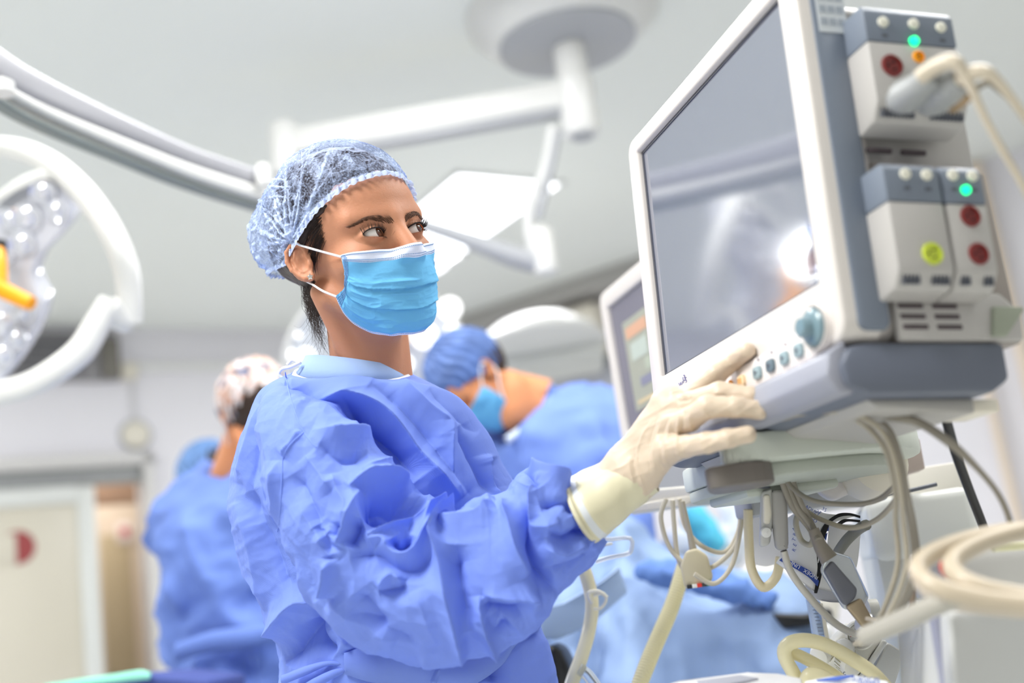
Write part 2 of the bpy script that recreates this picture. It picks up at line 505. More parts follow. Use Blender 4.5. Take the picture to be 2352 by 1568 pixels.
# recessed dark ventilation unit high on the left wall
v = thing('ventilation_grille', 'dark grey louvred ventilation unit high on the wall at far left', 'vent', WL(-2.55, 2.63))
box('frame', (0.82, 0.27, 0.05), FL(-2.58, 2.63, 0.02), mat('vent_frame', (150, 148, 150), 0.5), v, bev=0.004)
box('grille', (0.62, 0.20, 0.02), FL(-2.66, 2.63, 0.05), mat('vent_dark', (112, 110, 114), 0.5), v)
for k in range(5): box('louvre', (0.62, 0.008, 0.022), FL(-2.66, 2.55 + k * 0.04, 0.062), mat('vent_slat', (140, 140, 142), 0.5) if k == 0 else bpy.data.materials['vent_slat'], v, bev=0)
box('end_box', (0.09, 0.21, 0.05), FL(-2.22, 2.61, 0.06), mat('vent_end', (120, 116, 108), 0.5), v)
# conduit rail and round detector on the left wall
r = thing('cable_trunking', 'long white cable trunking running along the wall above the doorway', 'cable trunking', WL(-1.2, 2.56))
box('cover', (1.9, 0.045, 0.03), FL(-1.12, 2.57, 0.016), mat('trunking', (228, 228, 226), 0.5), r)
box('junction_box', (0.09, 0.09, 0.05), FL(-2.12, 2.545, 0.026), cream_plastic, r, bev=0.006)
dtc = thing('round_wall_fitting', 'round white wall fitting above the doorway', 'wall fitting', WL(-2.1, 2.19))
lathe('cover', [(0.0, 0.045), (0.05, 0.043), (0.072, 0.03), (0.078, 0.0)], FL(-2.1, 2.19, 0.0), cream_plastic, dtc)
lathe('ring', [(0.078, 0.012), (0.09, 0.01), (0.09, 0.0)], FL(-2.1, 2.19, 0.0), enamel_grey, dtc)
box('conduit', (0.02, 0.34, 0.02), FL(-2.1, 2.38, 0.011), mat('conduit_white', (214, 213, 214), 0.5), dtc, bev=0.003)
# cornice shade strip and soffit along the right wall
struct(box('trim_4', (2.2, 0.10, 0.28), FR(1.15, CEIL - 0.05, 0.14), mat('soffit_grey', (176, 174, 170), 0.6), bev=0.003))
struct(box('trim_5', (1.5, 0.9, 0.02), FR(1.0, 1.95, 0.011), mat('wall_area_grey', (168, 170, 178), 0.5), bev=0.003))  # flat grey rectangle over the darker area of the wall
# ceiling light panels
def ceiling_light(corner, sx, sy, label, grp=None):
    """corner on the ceiling, sx along DL, sy along the perpendicular"""
    px_ = np.array([-DL[1], DL[0]])
    c = np.array(corner) + DL * sx / 2 + px_ * sy / 2
    e = 0.0
    t = thing('ceiling_light', label, 'ceiling light', (c[0], c[1], CEIL), 'recessed ceiling light panels')
    mt = lambda z: frame((c[0], c[1], z), (DL[0], DL[1], 0), (px_[0], px_[1], 0), (0, 0, 1))
    fr = mat('panel_frame', (226, 226, 226), 0.4)
    bm = bmesh.new()
    for a, b, u, w in ((sx / 2 - .01, 0, .02, sy), (-sx / 2 + .01, 0, .02, sy), (0, sy / 2 - .01, sx, .02), (0, -sy / 2 + .01, sx, .02)):
        add_box(bm, (u, w, 0.012), mt(CEIL - 0.007) @ Matrix.Translation((a, b, 0)), 0)
    bm_obj('frame', bm, fr, t)
    box('diffuser', (sx - .04, sy - .04, 0.008), mt(CEIL - 0.005), mat('panel_glow', (255, 255, 255), 0.5, emit=(250, 252, 255), estr=2.5), t, bev=0)
    return t
ceiling_light((-0.13, 4.47), 0.56, 1.14, 'large square glowing ceiling panel right of the capped head')
ceiling_light((-0.62, 5.28), 0.56, 0.36, 'lower glowing ceiling panel just beside the blue mask')
# lamps outside the view; the far left one is added to brighten the wall
for (x, y, sx, sy, lb) in ((1.3, 1.6, 1.2, 1.2, 'square ceiling panel above the monitor'), (-1.1, 0.3, 1.2, 0.6, 'long ceiling panel behind the camera on the left'), (-3.3, 3.5, 1.2, 0.6, 'added unseen ceiling panel on the far left brightening the wall')):
    px_ = np.array([-DL[1], DL[0]])
    c0 = np.array([x, y]) - DL * sx / 2 - px_ * sy / 2
    ceiling_light(c0, sx, sy, lb)

# ---------------------------------------------------------------- ceiling pendant with its arms
pc = hit(1300, 75, (0, 0, CEIL - 0.08), np.array([0, 0, 1.0]))
pend = thing('ceiling_pendant', 'white ceiling mount with round cover, column and long horizontal arm', 'surgical pendant', (pc[0], pc[1], CEIL))
Tz = lambda z: Matrix.Translation((pc[0], pc[1], z))
lathe('ceiling_cover', [(0.0, -0.12), (0.10, -0.12), (0.115, -0.10), (0.16, -0.098), (0.165, -0.115), (0.23, -0.115), (0.245, -0.10), (0.30, -0.045), (0.31, 0.0), (0.31, 0.001)], Tz(CEIL), enamel_white, pend, 48)
lathe('cover_ring', [(0.19, -0.13), (0.215, -0.125), (0.215, -0.11), (0.19, -0.11)], Tz(CEIL), enamel_grey, pend, 48)
zb = 2.14
for z in np.linspace(2.6, 1.9, 141):
    if proj((pc[0], pc[1], z))[1] > 312: zb = z; break
lathe('column', [(0.0, 0.02), (0.035, 0.0), (0.052, 0.004), (0.06, 0.02), (0.06, CEIL - zb - 0.25), (0.052, CEIL - zb - 0.24), (0.05, CEIL - zb - 0.11)], Tz(zb), enamel_white, pend, 40)
lathe('end_cap', [(0.0, -0.006), (0.03, -0.004), (0.034, 0.006)], Tz(zb - 0.002), enamel_grey, pend)
zA = zb + 0.14
e0 = hit(1275, 258, (0, 0, zA), np.array([0, 0, 1.0])); e1_ = hit(655, 335, (0, 0, zA), np.array([0, 0, 1.0]))
e0 = np.array([pc[0], pc[1], zA])
ax_ = e1_ - e0; L = np.linalg.norm(ax_); ex = ax_ / L; ez = np.array([0, 0, 1.0]); ey = np.cross(ez, ex)
box('horizontal_arm', (L, 0.075, 0.085), frame(e0 + ax_ * 0.5, ex, ey, ez), enamel_white, pend, bev=0.01)
box('arm_underside', (L * 0.9, 0.05, 0.02), frame(e0 + ax_ * 0.5 + np.array([0, 0, -0.052]), ex, ey, ez), enamel_grey, pend, bev=0.004)
lathe('joint', [(0.0, -0.10), (0.045, -0.10), (0.05, -0.09), (0.05, 0.06), (0.045, 0.07), (0, 0.07)], Matrix.Translation(e1_), enamel_white, pend)
dpc = proj(e0)[2]
# lower yoke and grey spring arm hanging from the column
yk = thing('spring_arm', 'grey spring arm and bent white yoke below the ceiling column', 'surgical arm', P(1268, 300, dpc))
tube('yoke', [P(1272, 292, dpc), P(1256, 380, dpc), P(1232, 440, dpc), P(1216, 492, dpc), P(1222, 560, dpc), P(1246, 606, dpc)], [0.022, 0.02, 0.016, 0.018, 0.02, 0.024], enamel_white, yk)
tube('inner_rod', [P(1285, 300, dpc - .03), P(1258, 420, dpc - .03), P(1236, 500, dpc - .03)], 0.012, enamel_grey, yk)
tube('arm', [P(1250, 606, dpc), P(1180, 588, dpc), P(1060, 545, dpc - .02), P(960, 512, dpc - .05), P(840, 470, dpc - .1)], [0.034, 0.036, 0.024, 0.02, 0.02], enamel_grey, yk)
lathe('knuckle', [(0, -0.06), (0.035, -0.06), (0.04, -0.04), (0.04, 0.07), (0.03, 0.09), (0, 0.09)], Matrix.Translation(P(1250, 585, dpc)), enamel_white, yk)

# ---------------------------------------------------------------- left surgical lamp
la = thing('spring_arm', 'long grey and white spring arm crossing from the upper left to the head', 'surgical arm', P(600, 420, 2.55))
pa = [P(-60, 140, 1.95), P(60, 215, 2.05), P(250, 300, 2.2), P(430, 375, 2.38), P(600, 432, 2.55)]
def beam(name, path, w, h, m, parent, up=(0, 0, 1)):
    path = catmull(path, 6); V = []; Fc = []
    N = len(path); w = np.interp(np.linspace(0, 1, N), np.linspace(0, 1, len(w)), w); h = np.interp(np.linspace(0, 1, N), np.linspace(0, 1, len(h)), h)
    sh = rrect(1, 1, 0.28, 4); n = len(sh)
    for i in range(N):
        t = path[min(i + 1, N - 1)] - path[max(i - 1, 0)]; t /= np.linalg.norm(t)
        s = np.cross(t, up); s /= np.linalg.norm(s); u = np.cross(s, t)
        for a, b in sh: V.append(path[i] + s * a * w[i] + u * b * h[i])
    for i in range(N - 1):
        for k in range(n):
            l = (k + 1) % n; Fc.append((i * n + k, i * n + l, (i + 1) * n + l, (i + 1) * n + k))
    Fc.append(tuple(range(n - 1, -1, -1))); Fc.append(tuple((N - 1) * n + k for k in range(n)))
    return mesh(name, V, Fc, m, parent)
upv = np.array([0, 0, 1.0])
beam('upper_shell', [p + upv * 0.012 for p in pa], [0.05, 0.05, 0.045, 0.045, 0.05], [0.075, 0.065, 0.05, 0.042, 0.045], mat('arm_grey', (160, 160, 166), 0.35), la)
beam('lower_shell', [p - upv * 0.026 for p in pa], [0.045, 0.045, 0.045, 0.05, 0.055], [0.014, 0.018, 0.026, 0.032, 0.036], enamel_white, la)
beam('edge_strip', [p - upv * 0.052 for p in pa], [0.03, 0.03, 0.03, 0.03, 0.03], [0.012, 0.012, 0.012, 0.012, 0.012], mat('strip_grey', (128, 136, 134), 0.4), la)
lathe('pivot', [(0, -0.02), (0.014, -0.02), (0.018, 0), (0.014, 0.03), (0, 0.032)], Matrix.Translation(P(606, 408, 2.5)), enamel_white, la)
lathe('pivot', [(0, -0.02), (0.02, -0.02), (0.02, 0.0), (0.0, 0.012)], Matrix.Translation(P(5, 190, 1.95)), enamel_white, la)

DL_ = 2.45
sl = thing('surgical_lamp', 'large surgical lamp with white ring and orange handle at far left', 'surgical lamp', P(0, 620, DL_))
tube('ring', [P(-190, 400, 2.75), P(-90, 345, 2.65), P(20, 340, 2.55), P(110, 372, 2.5), P(185, 435, 2.45), P(248, 520, 2.42), P(284, 600, 2.4), P(297, 680, 2.4), P(298, 742, 2.4)], [0.024, 0.024, 0.024, 0.026, 0.027, 0.027, 0.027, 0.026, 0.026], enamel_white, sl, seg=16)
tube('ring_elbow', [P(296, 738, 2.4), P(268, 728, 2.38), P(246, 705, 2.36)], [0.026, 0.028, 0.03], enamel_white, sl, seg=14)
tube('lower_arm', [P(250, 690, 2.36), P(222, 745, 2.34), P(185, 805, 2.32), P(120, 855, 2.3), P(50, 890, 2.3), P(-60, 915, 2.3)], [0.022, 0.027, 0.029, 0.027, 0.026, 0.026], enamel_white, sl, seg=16)
# petal shaped lamp head
pod = [(-40, 460), (20, 425), (70, 402), (128, 398), (160, 415), (172, 455), (165, 505), (130, 550), (88, 590), (72, 630), (84, 662), (100, 690), (92, 735), (66, 790), (30, 845), (-10, 890), (-60, 900), (-110, 700)]
def slab(name, pts, d, th, m, parent, bev=0.01, tilt=0.0):
    """outline seen in the photograph, given its own distance d(y) and a real thickness"""
    bm = bmesh.new(); f = [bm.verts.new(P(x, y, d + tilt * (y - 650))) for x, y in pts]
    g = bm.faces.new(f)
    r = bmesh.ops.extrude_face_region(bm, geom=[g]); vs = [q for q in r['geom'] if isinstance(q, bmesh.types.BMVert)]
    bmesh.ops.translate(bm, vec=Vector(_F * th + np.array([0, 0, 0.4 * th])), verts=vs)
    bmesh.ops.recalc_face_normals(bm, faces=bm.faces[:])
    if bev: bmesh.ops.bevel(bm, geom=bm.edges[:], offset=bev, segments=3, profile=0.5, affect='EDGES')
    return bm_obj(name, bm, m, parent)
slab('lamp_head', pod, 2.5, 0.07, mat('lamp_glass_body', (214, 216, 224), 0.12, coat=0.6), sl, 0.012)
slab('head_bumper', [(-20, 452), (30, 415), (92, 388), (150, 388), (172, 412), (168, 432), (148, 412), (90, 414), (34, 442), (-14, 474)], 2.47, 0.05, enamel_white, sl, 0.006)
LN = _F * -1
lx, ly, lz = axes_from(LN + np.array([0.1, 0, -0.35]))
lens_m = mat('lamp_lens', (226, 228, 236), 0.06, coat=1.0, metal=0.35)
for (x, y, r_) in ((100, 440, .030), (62, 500, .034), (130, 482, .026), (25, 505, .028), (52, 560, .030), (8, 590, .024), (48, 715, .032), (8, 745, .034), (38, 778, .026), (5, 815, .028)):
    lathe('lens', [(r_, 0.0), (r_ * 0.98, 0.008), (r_ * 0.7, 0.004), (r_ * 0.4, 0.011), (0, 0.014)], frame(P(x, y, 2.492), lx, ly, lz), lens_m, sl, 20)
tube('orange_handle', [P(-40, 640, 2.38), P(10, 668, 2.36), P(72, 697, 2.34)], [0.016, 0.018, 0.015], orange_plastic, sl, seg=14)
tube('handle_stem', [P(-4, 570, 2.42), P(-2, 600, 2.4), P(-4, 650, 2.38)], [0.012, 0.016, 0.02], orange_plastic, sl, seg=12)
lathe('handle_knob', [(0, 0), (0.018, 0), (0.018, 0.03), (0, 0.035)], Matrix.Translation(P(-4, 585, 2.42)), black_plastic, sl)

# ---------------------------------------------------------------- lit lamp behind the woman
sl2 = thing('surgical_lamp', 'lit surgical lamp with bright round bulbs behind the woman\'s mask and neck', 'surgical lamp', P(860, 790, 3.7))
ax, ay, az = axes_from(-_F * 1.0 + np.array([0.05, 0, -0.15]))
fr2 = lambda x, y, d: frame(P(x, y, d), ax, ay, az)
lathe('lamp_head', [(0.0, 0.02), (0.24, 0.02), (0.285, 0.012), (0.305, -0.01), (0.30, -0.05), (0.22, -0.10), (0, -0.12)], fr2(868, 850, 3.7), mat('lamp_head_glass', (205, 210, 216), 0.15, coat=0.5), sl2, 48)
tube('rim', [fr2(868, 850, 3.7) @ Vector((0.30 * math.cos(a), 0.30 * math.sin(a), 0.012)) for a in np.linspace(0, 2 * math.pi, 24, endpoint=False)], 0.012, enamel_white, sl2, closed=True, n=3)
bulb = mat('lit_bulb', (255, 255, 255), 0.4, emit=(255, 253, 250), estr=1.3)
for (x, y, r_) in ((975, 772, .040), (1034, 708, .036), (966, 712, .030), (1040, 757, .020), (930, 835, .026), (690, 770, .022), (705, 815, .030), (668, 812, .018)):
    lathe('bulb', [(r_, 0.0), (r_ * .8, 0.012), (0, 0.018)], fr2(x, y, 3.67), bulb, sl2, 20)
lathe('orange_handle', [(0, 0.12), (0.02, 0.12), (0.025, 0.09), (0.03, 0.0)], fr2(918, 772, 3.66), orange_plastic, sl2, 20)

# ---------------------------------------------------------------- domed lamp head and supply unit by the right wall
d3 = 4.6
sl3 = thing('surgical_lamp', 'unlit domed white lamp head seen edge on under the ceiling', 'surgical lamp', P(1240, 790, d3))
hx, hy, hz = axes_from(np.array([-0.02, 0.15, 1.0]), (0, 1, 0))
lathe('dome', [(0.0, 0.13), (0.10, 0.122), (0.18, 0.09), (0.25, 0.035), (0.275, 0.0), (0.27, -0.015), (0, -0.02)], frame(P(1238, 800, d3), hx, hy, hz), enamel_white, sl3, 48)
box('underside_box', (0.42, 0.26, 0.06), frame(P(1270, 836, d3 + .1), hx, hy, hz), mat('pale_box', (210, 211, 206), 0.5), sl3, bev=0.01)
tube('rod', [P(1205, 850, d3), P(1216, 950, d3)], 0.012, enamel_white, sl3)
un = thing('wall_unit', 'cream box unit mounted on the wall behind the far monitor', 'wall unit', P(1370, 790, 5.0))
box('housing', (0.34, 0.30, 0.20), FR(1.02, 2.50, 0.12), cream_plastic, un, bev=0.02)
box('dark_base', (0.30, 0.03, 0.18), FR(1.02, 2.33, 0.12), mat('unit_base', (130, 134, 134), 0.5), un, bev=0.005)
# pale pipes on the right wall
for s_, rr in ((3.17, 0.022), (3.36, 0.03)):
    o = tube('wall_pipe', [WR(s_, 0.02, 0.05), WR(s_, CEIL - 0.02, 0.05)], rr, mat('pipe_peach', (238, 222, 204), 0.5) if rr < .025 else bpy.data.materials['pipe_peach'], smooth_path=False)
    tag(o, ('narrow' if rr < .025 else 'wide') + ' peach coloured pipe on the far right wall', 'pipe')

area('corridor_fill_light', tuple(WL(-2.5, 2.6, -0.55)), (0, 0, RA), 0.6, 0.4, 16, (1, 0.96, 0.9))  # added unseen lamp that lifts the dark corridor
ceiling_light((WL(-2.8, 0, -0.75)[0], WL(-2.8, 0, -0.75)[1]), 0.6, 0.4, 'added unseen ceiling panel brightening the corridor beyond the doorway')
box('cream_corner', (0.085, 0.15, 0.003), FL(-2.775, 1.625, 0.0435), bpy.data.materials['frosted_glass'], door, bev=0.001)
# ================================================================== THE PATIENT MONITOR
MO = np.array([0.1763861, 1.33292275, 1.23905244])          # lower far corner of its screen
m1 = np.array([0.29970592, -0.95401878, 0.00495332]); m2 = np.array([0.0674555, 0.02636963, 0.99737375]); m3 = np.cross(m1, m2)
def ML(x, y, z): return MO + m1 * x + m2 * y + m3 * z
def MF(x, y, z): return frame(ML(x, y, z), m1, m2, m3)        # x along the screen, y up, z out of it
def MS(y, z, x=0.43): return frame(ML(x, y, z), -m3, m2, m1)   # faces along +x (the side with the modules)
mon = thing('patient_monitor', 'large white patient monitor with grey glossy screen under the gloved hand', 'monitor', ML(0.2, -0.125, -0.06))
def ring_prism(name, outer, inner, z0, z1, mtx, m, parent, bev=0.003):
    bm = bmesh.new(); n = len(outer)
    vo0 = [bm.verts.new((x, y, z0)) for x, y in outer]; vo1 = [bm.verts.new((x, y, z1)) for x, y in outer]
    vi0 = [bm.verts.new((x, y, z0)) for x, y in inner]; vi1 = [bm.verts.new((x, y, z1)) for x, y in inner]
    for k in range(n):
        l = (k + 1) % n
        bm.faces.new((vo0[k], vo0[l], vo1[l], vo1[k])); bm.faces.new((vi0[l], vi0[k], vi1[k], vi1[l]))
        bm.faces.new((vo1[k], vo1[l], vi1[l], vi1[k])); bm.faces.new((vo0[l], vo0[k], vi0[k], vi0[l]))
    if bev:
        es = [bm.edges.get((vo1[k], vo1[(k + 1) % n])) for k in range(n)] + [bm.edges.get((vi1[k], vi1[(k + 1) % n])) for k in range(n)]
        bmesh.ops.bevel(bm, geom=es, offset=bev, segments=3, profile=0.5, affect='EDGES')
    bm.transform(mtx)
    return bm_obj(name, bm, m, parent)
# bezel
ring_prism('bezel', rrect(0.423, 0.372, 0.018, 5, 0.1835, 0.126), rrect(0.3635, 0.2900, 0.002, 5, 0.1815, 0.145), -0.03, 0.008, MF(0, 0, 0), white_plastic, mon, 0.004)
ring_prism('screen_gasket', rrect(0.367, 0.2940, 0.003, 3, 0.1815, 0.145), rrect(0.3565, 0.2832, 0.002, 3, 0.1815, 0.145), -0.006, 0.0012, MF(0, 0, 0), mat('screen_rim', (70, 72, 82), 0.3), mon, 0.0005)
scr = bpy.data.materials.new('screen_glass'); scr.use_nodes = True
_b = scr.node_tree.nodes['Principled BSDF']
_b.inputs['Base Color'].default_value = s2l((102, 108, 126)) + (1,); _b.inputs['Roughness'].default_value = 0.07
_b.inputs['Specular IOR Level'].default_value = 1.0; _b.inputs['IOR'].default_value = 2.5
prism('screen', rrect(0.358, 0.2845, 0.002, 3, 0.1815, 0.145), -0.01, 0.0, MF(0, 0, 0), scr, mon)
# housing behind the bezel, grey side strip
prism('housing', rrect(0.372, 0.372, 0.02, 5, 0.199, 0.126), -0.052, -0.03, MF(0, 0, 0), white_plastic, mon, 0.004)
hs = prism('rear_housing', [(-0.02, -0.062), (0.384, -0.062), (0.384, 0.266), (0.37, 0.28), (0.0, 0.28), (-0.02, 0.26)], -0.165, -0.05, MF(0, 0, 0), module_grey, mon, 0.004)
prism('module_rack', [(-0.178, -0.062), (-0.05, -0.062), (-0.05, 0.11), (-0.150, 0.11), (-0.152, 0.104), (-0.172, 0.104), (-0.178, -0.03)], -0.05, 0.003, frame(ML(0.384, 0, 0), m3, m2, m1), mat('rack_taupe', (150, 142, 136), 0.5), mon, 0.002)
strip = prism('side_strip', rrect(0.033, 0.355, 0.010, 5, 0.0, 0.0), 0.0, 0.006, MS(0.1245, -0.022, 0.391), blue_grey_plastic, mon, 0.003)
# side plate (light, with vents)
prism('side_plate', [(0.046, -0.061), (0.176, -0.061), (0.178, -0.034), (0.158, -0.016), (0.046, -0.016)], 0.0, 0.008, MS(0, 0, 0.386), module_grey, mon, 0.003)
# wedge corner under the plate
prism('corner_wedge', [(0.14, -0.058), (0.155, -0.058), (0.178, -0.034), (0.178, -0.03), (0.146, -0.03)], -0.03, 0.012, MS(0, 0, 0.386), mat('sage_grey', (150, 156, 140), 0.5), mon, 0.002)
vent_m = mat('vent_slot', (74, 64, 68), 0.6)
for zc in (-0.062, -0.097):
    for k in range(3): box('vent_slot', (0.026, 0.0045, 0.004), MS(-0.030 - 0.0095 * k, zc - 0.001 * k, 0.393), vent_m, mon, bev=0.001)
for zc in (-0.056, -0.092):
    box('vent_slot', (0.026, 0.005, 0.004), MS(0.1175, zc, 0.394), vent_m, mon, bev=0.001)
# base
prism('base', [(-0.015, -0.062), (0.004, -0.066), (0.013, -0.082), (0.010, -0.100), (-0.012, -0.108), (-0.135, -0.108), (-0.155, -0.096), (-0.155, -0.062)], -0.02, 0.392,
      frame(MO, m3, m2, m1) , mat('base_grey', (98, 104, 118), 0.45), mon, 0.005)
prism('front_lip', [(0.002, -0.058), (0.020, -0.070), (0.026, -0.090), (0.016, -0.104), (0.0, -0.106)], 0.0, 0.385, frame(MO, m3, m2, m1), mat('lip_grey', (150, 152, 164), 0.4), mon, 0.003)
prism('base_plate', [(-0.02, -0.108), (-0.13, -0.108), (-0.13, -0.122), (-0.03, -0.116)], 0.02, 0.37, frame(MO, m3, m2, m1), mid_grey_plastic, mon, 0.003)
box('foot', (0.05, 0.012, 0.03), MF(0.34, -0.114, -0.145), cream_plastic, mon)
# button strip, knob
kx = 0.358; ky = -0.040
strip_o = [(0.13, -0.058), (0.145, -0.040)] + [(0.30, -0.024), (0.322, -0.012)] + [(kx + 0.032 * math.cos(a), -0.022 + 0.032 * math.sin(a)) for a in np.linspace(math.radians(150), math.radians(-60), 12)] + [(0.345, -0.062), (0.16, -0.070), (0.14, -0.068)]
strip_o = [(0.150, -0.066), (0.156, -0.046), (0.175, -0.040), (0.315, -0.036), (0.338, -0.026)] + [(kx + 0.022 * math.cos(a), ky + 0.022 * math.sin(a)) for a in np.linspace(math.radians(120), math.radians(-70), 14)] + [(0.345, -0.066), (0.18, -0.073), (0.16, -0.072)]
prism('button_strip', strip_o, 0.0, 0.013, MF(0, 0, 0), mat('strip_white', (238, 230, 226), 0.4), mon, 0.003)
pm = MF(kx, ky, 0.013)
lathe('dial_well', [(0.0, 0.0002), (0.0185, 0.0002), (0.019, 0.002), (0.0205, 0.002), (0.021, 0.0)], pm, white_plastic, mon, 40)
kn = lathe('dial', [(0.0175, 0.001), (0.017, 0.004), (0.015, 0.006), (0.0095, 0.007), (0.0088, 0.0145), (0.0078, 0.016), (0, 0.0163)], pm, mat('dial_teal', (116, 142, 152), 0.3, coat=0.4), mon, 40)
kn['label'] = 'round teal grey dial'
btn_m = mat('button_grey', (150, 170, 176), 0.4); btn_t = mat('button_turquoise_dark', (104, 120, 130), 0.4)
for i, (x, y) in enumerate(((0.247, -0.0545), (0.274, -0.0540), (0.301, -0.0535), (0.328, -0.0530))):
    bt = prism('button', rrect(0.015, 0.0125, 0.004, 4), 0.012, 0.0165, MF(x, y, 0.0), btn_m if i != 1 else btn_t, mon, 0.001)
    box('button_icon', (0.006, 0.0012, 0.0006), MF(x, y, 0.0167), dark_grey_plastic, bt, bev=0)
    box('button_icon', (0.0012, 0.006, 0.0006), MF(x - .002, y, 0.0167), dark_grey_plastic, bt, bev=0)
    box('symbol', (0.003, 0.003, 0.0008), MF(x + .003, y + 0.0125, 0.0133), mat('sym_grey', (120, 116, 130), 0.5) if i == 0 else bpy.data.materials['sym_grey'], mon, bev=0)
tri = prism('alarm_button', [(0, 0.008), (-0.0085, -0.006), (0.0085, -0.006)], 0.012, 0.0168, MF(0.189, -0.0555, 0.0), orange_plastic, mon, 0.0015)
tri['label'] = 'orange triangular alarm button'
b2 = prism('silence_button', rrect(0.014, 0.012, 0.004, 4), 0.012, 0.0165, MF(0.213, -0.0550, 0.0), mat('button_peach', (244, 214, 172), 0.4), mon, 0.001)
for dx in (-0.003, 0.0015): box('button_icon', (0.0022, 0.006, 0.0006), MF(0.213 + dx, -0.0550, 0.0167), mat('icon_orange', (220, 160, 80), 0.5), b2, bev=0)
# maker's mark on the bezel: a printed round cluster of small violet letters
lgm = mat('violet_print', (120, 116, 160), 0.5)
for k, (s_, a, b) in enumerate((('W', 0.0565, -0.0235), ('I', 0.064, -0.0195), ('3', 0.068, -0.0175), ('5', 0.071, -0.021), ('S', 0.066, -0.0275))):
    text_mesh('printed_mark', s_, 0.010, MF(a, b, 0.0084), lgm, mon)
# rating sticker at the top of the grey strip
st = box('rating_sticker', (0.030, 0.058, 0.0006), MS(0.262, -0.026, 0.3975), mat('sticker', (205, 210, 214), 0.5), mon, bev=0)
for r_ in range(3):
    for c_ in range(3): box('printed_square', (0.007, 0.007, 0.0004), MS(0.244 + r_ * 0.013, -0.017 - c_ * 0.009, 0.3980), mat('sticker_ink', (160, 168, 178), 0.5) if r_ == c_ == 0 else bpy.data.materials['sticker_ink'], st, bev=0)

def module(name, z0, z1, y0, y1, label, studs, leds=(), vents=True, cap_h=0.036):
    """a plug-in unit on the side of the monitor; z runs back from the screen plane"""
    zc, w = (z0 + z1) / 2, abs(z1 - z0); yc, h = (y0 + y1) / 2, y1 - y0
    t = thing(name, label, 'monitor module', ML(0.39, yc, zc))
    prof = [(0.392, y0 + 0.006), (0.396, y0), (0.420, y0 + 0.004), (0.430, y0 + 0.020), (0.430, y1 - cap_h), (0.392, y1 - cap_h)]
    prism('body', prof, -w / 2, w / 2, frame(ML(0, 0, zc), m1, m2, m3), module_grey, t, 0.003)
    cp = prism('grey_cap', [(0.392, y1 - cap_h), (0.430, y1 - cap_h), (0.430, y1 - 0.006), (0.426, y1), (0.392, y1)], -w / 2, w / 2, frame(ML(0, 0, zc), m1, m2, m3), blue_grey_plastic, t, 0.002)
    for (y, z) in studs:
        s_ = lathe('stud_button', [(0.0052, 0.0), (0.005, 0.0022), (0.003, 0.003), (0, 0.003)], MS(y, z, 0.430), mat('stud_cream', (226, 224, 210), 0.4) if 'stud_cream' not in bpy.data.materials else bpy.data.materials['stud_cream'], t, 20)
        box('label_mark', (0.006, 0.0035, 0.0004), MS(y - 0.013, z, 0.4303), dark_grey_plastic, t, bev=0)
    if vents:
        for z in np.linspace(z0 + (-0.006 if z1 < z0 else 0.006), z1 - (-0.006 if z1 < z0 else 0.006), int(w / 0.0042)):
            if abs(z - zc) < 0.006: continue
            box('vent_slit', (0.0018, 0.010, 0.004), MS(y0 + 0.013, z, 0.4255), dark_grey_plastic, t, bev=0)
    return t
def port(t, y, z, r_, m, label):
    ring = lathe('socket', [(r_ * 1.22, 0), (r_ * 1.2, 0.002), (r_ * 1.0, 0.0025), (r_ * 0.98, 0.0006), (0, 0.0006)], MS(y, z, 0.430), m, t, 28)
    ring['label'] = label
    for k in range(3):
        a = k * 2.1; lathe('pin_hole', [(r_ * 0.14, 0.0), (r_ * 0.12, 0.0012), (0, 0.0012)], MS(y + math.sin(a) * r_ * .45, z + math.cos(a) * r_ * .45, 0.4306), black_plastic, ring, 10)
red_m = mat('socket_dark_red', (122, 40, 38), 0.35); yel_m = mat('socket_lime', (200, 214, 70), 0.35)
led_m = mat('green_led', (20, 240, 150), 0.4, emit=(0, 255, 150), estr=1.6)
mA = module('monitor_module', -0.036, -0.131, 0.128, 0.244, 'upper wide monitor module with red socket and two grey cable plugs', ((0.227, -0.055), (0.228, -0.087), (0.227, -0.116)))
port(mA, 0.184, -0.057, 0.0088, red_m, 'dark red round socket')
port(mA, 0.195, -0.0865, 0.0048, orange_plastic, 'small orange socket')
lathe('status_light', [(0.0048, 0), (0.0042, 0.003), (0, 0.004)], MS(0.2105, -0.0845, 0.430), led_m, mA, 20)
mB = module('monitor_module', -0.030, -0.0862, -0.028, 0.090, 'lower left monitor module with one lime green socket', ((0.079, -0.0515), (0.079, -0.073)))
port(mB, 0.006, -0.0655, 0.0082, yel_m, 'lime green round socket')
mC = module('monitor_module', -0.0885, -0.131, -0.028, 0.090, 'lower right monitor module with two dark red sockets', ((0.080, -0.100), (0.080, -0.1205)))
port(mC, 0.042, -0.111, 0.0082, red_m, 'dark red round socket, upper'); port(mC, 0.007, -0.1125, 0.0082, red_m, 'dark red round socket, lower')
lathe('status_light', [(0.0045, 0), (0.004, 0.003), (0, 0.004)], MS(0.0665, -0.111, 0.430), led_m, mC, 20)
for t in (mA, mB, mC): t['group'] = 'plug-in modules on the side of the monitor'
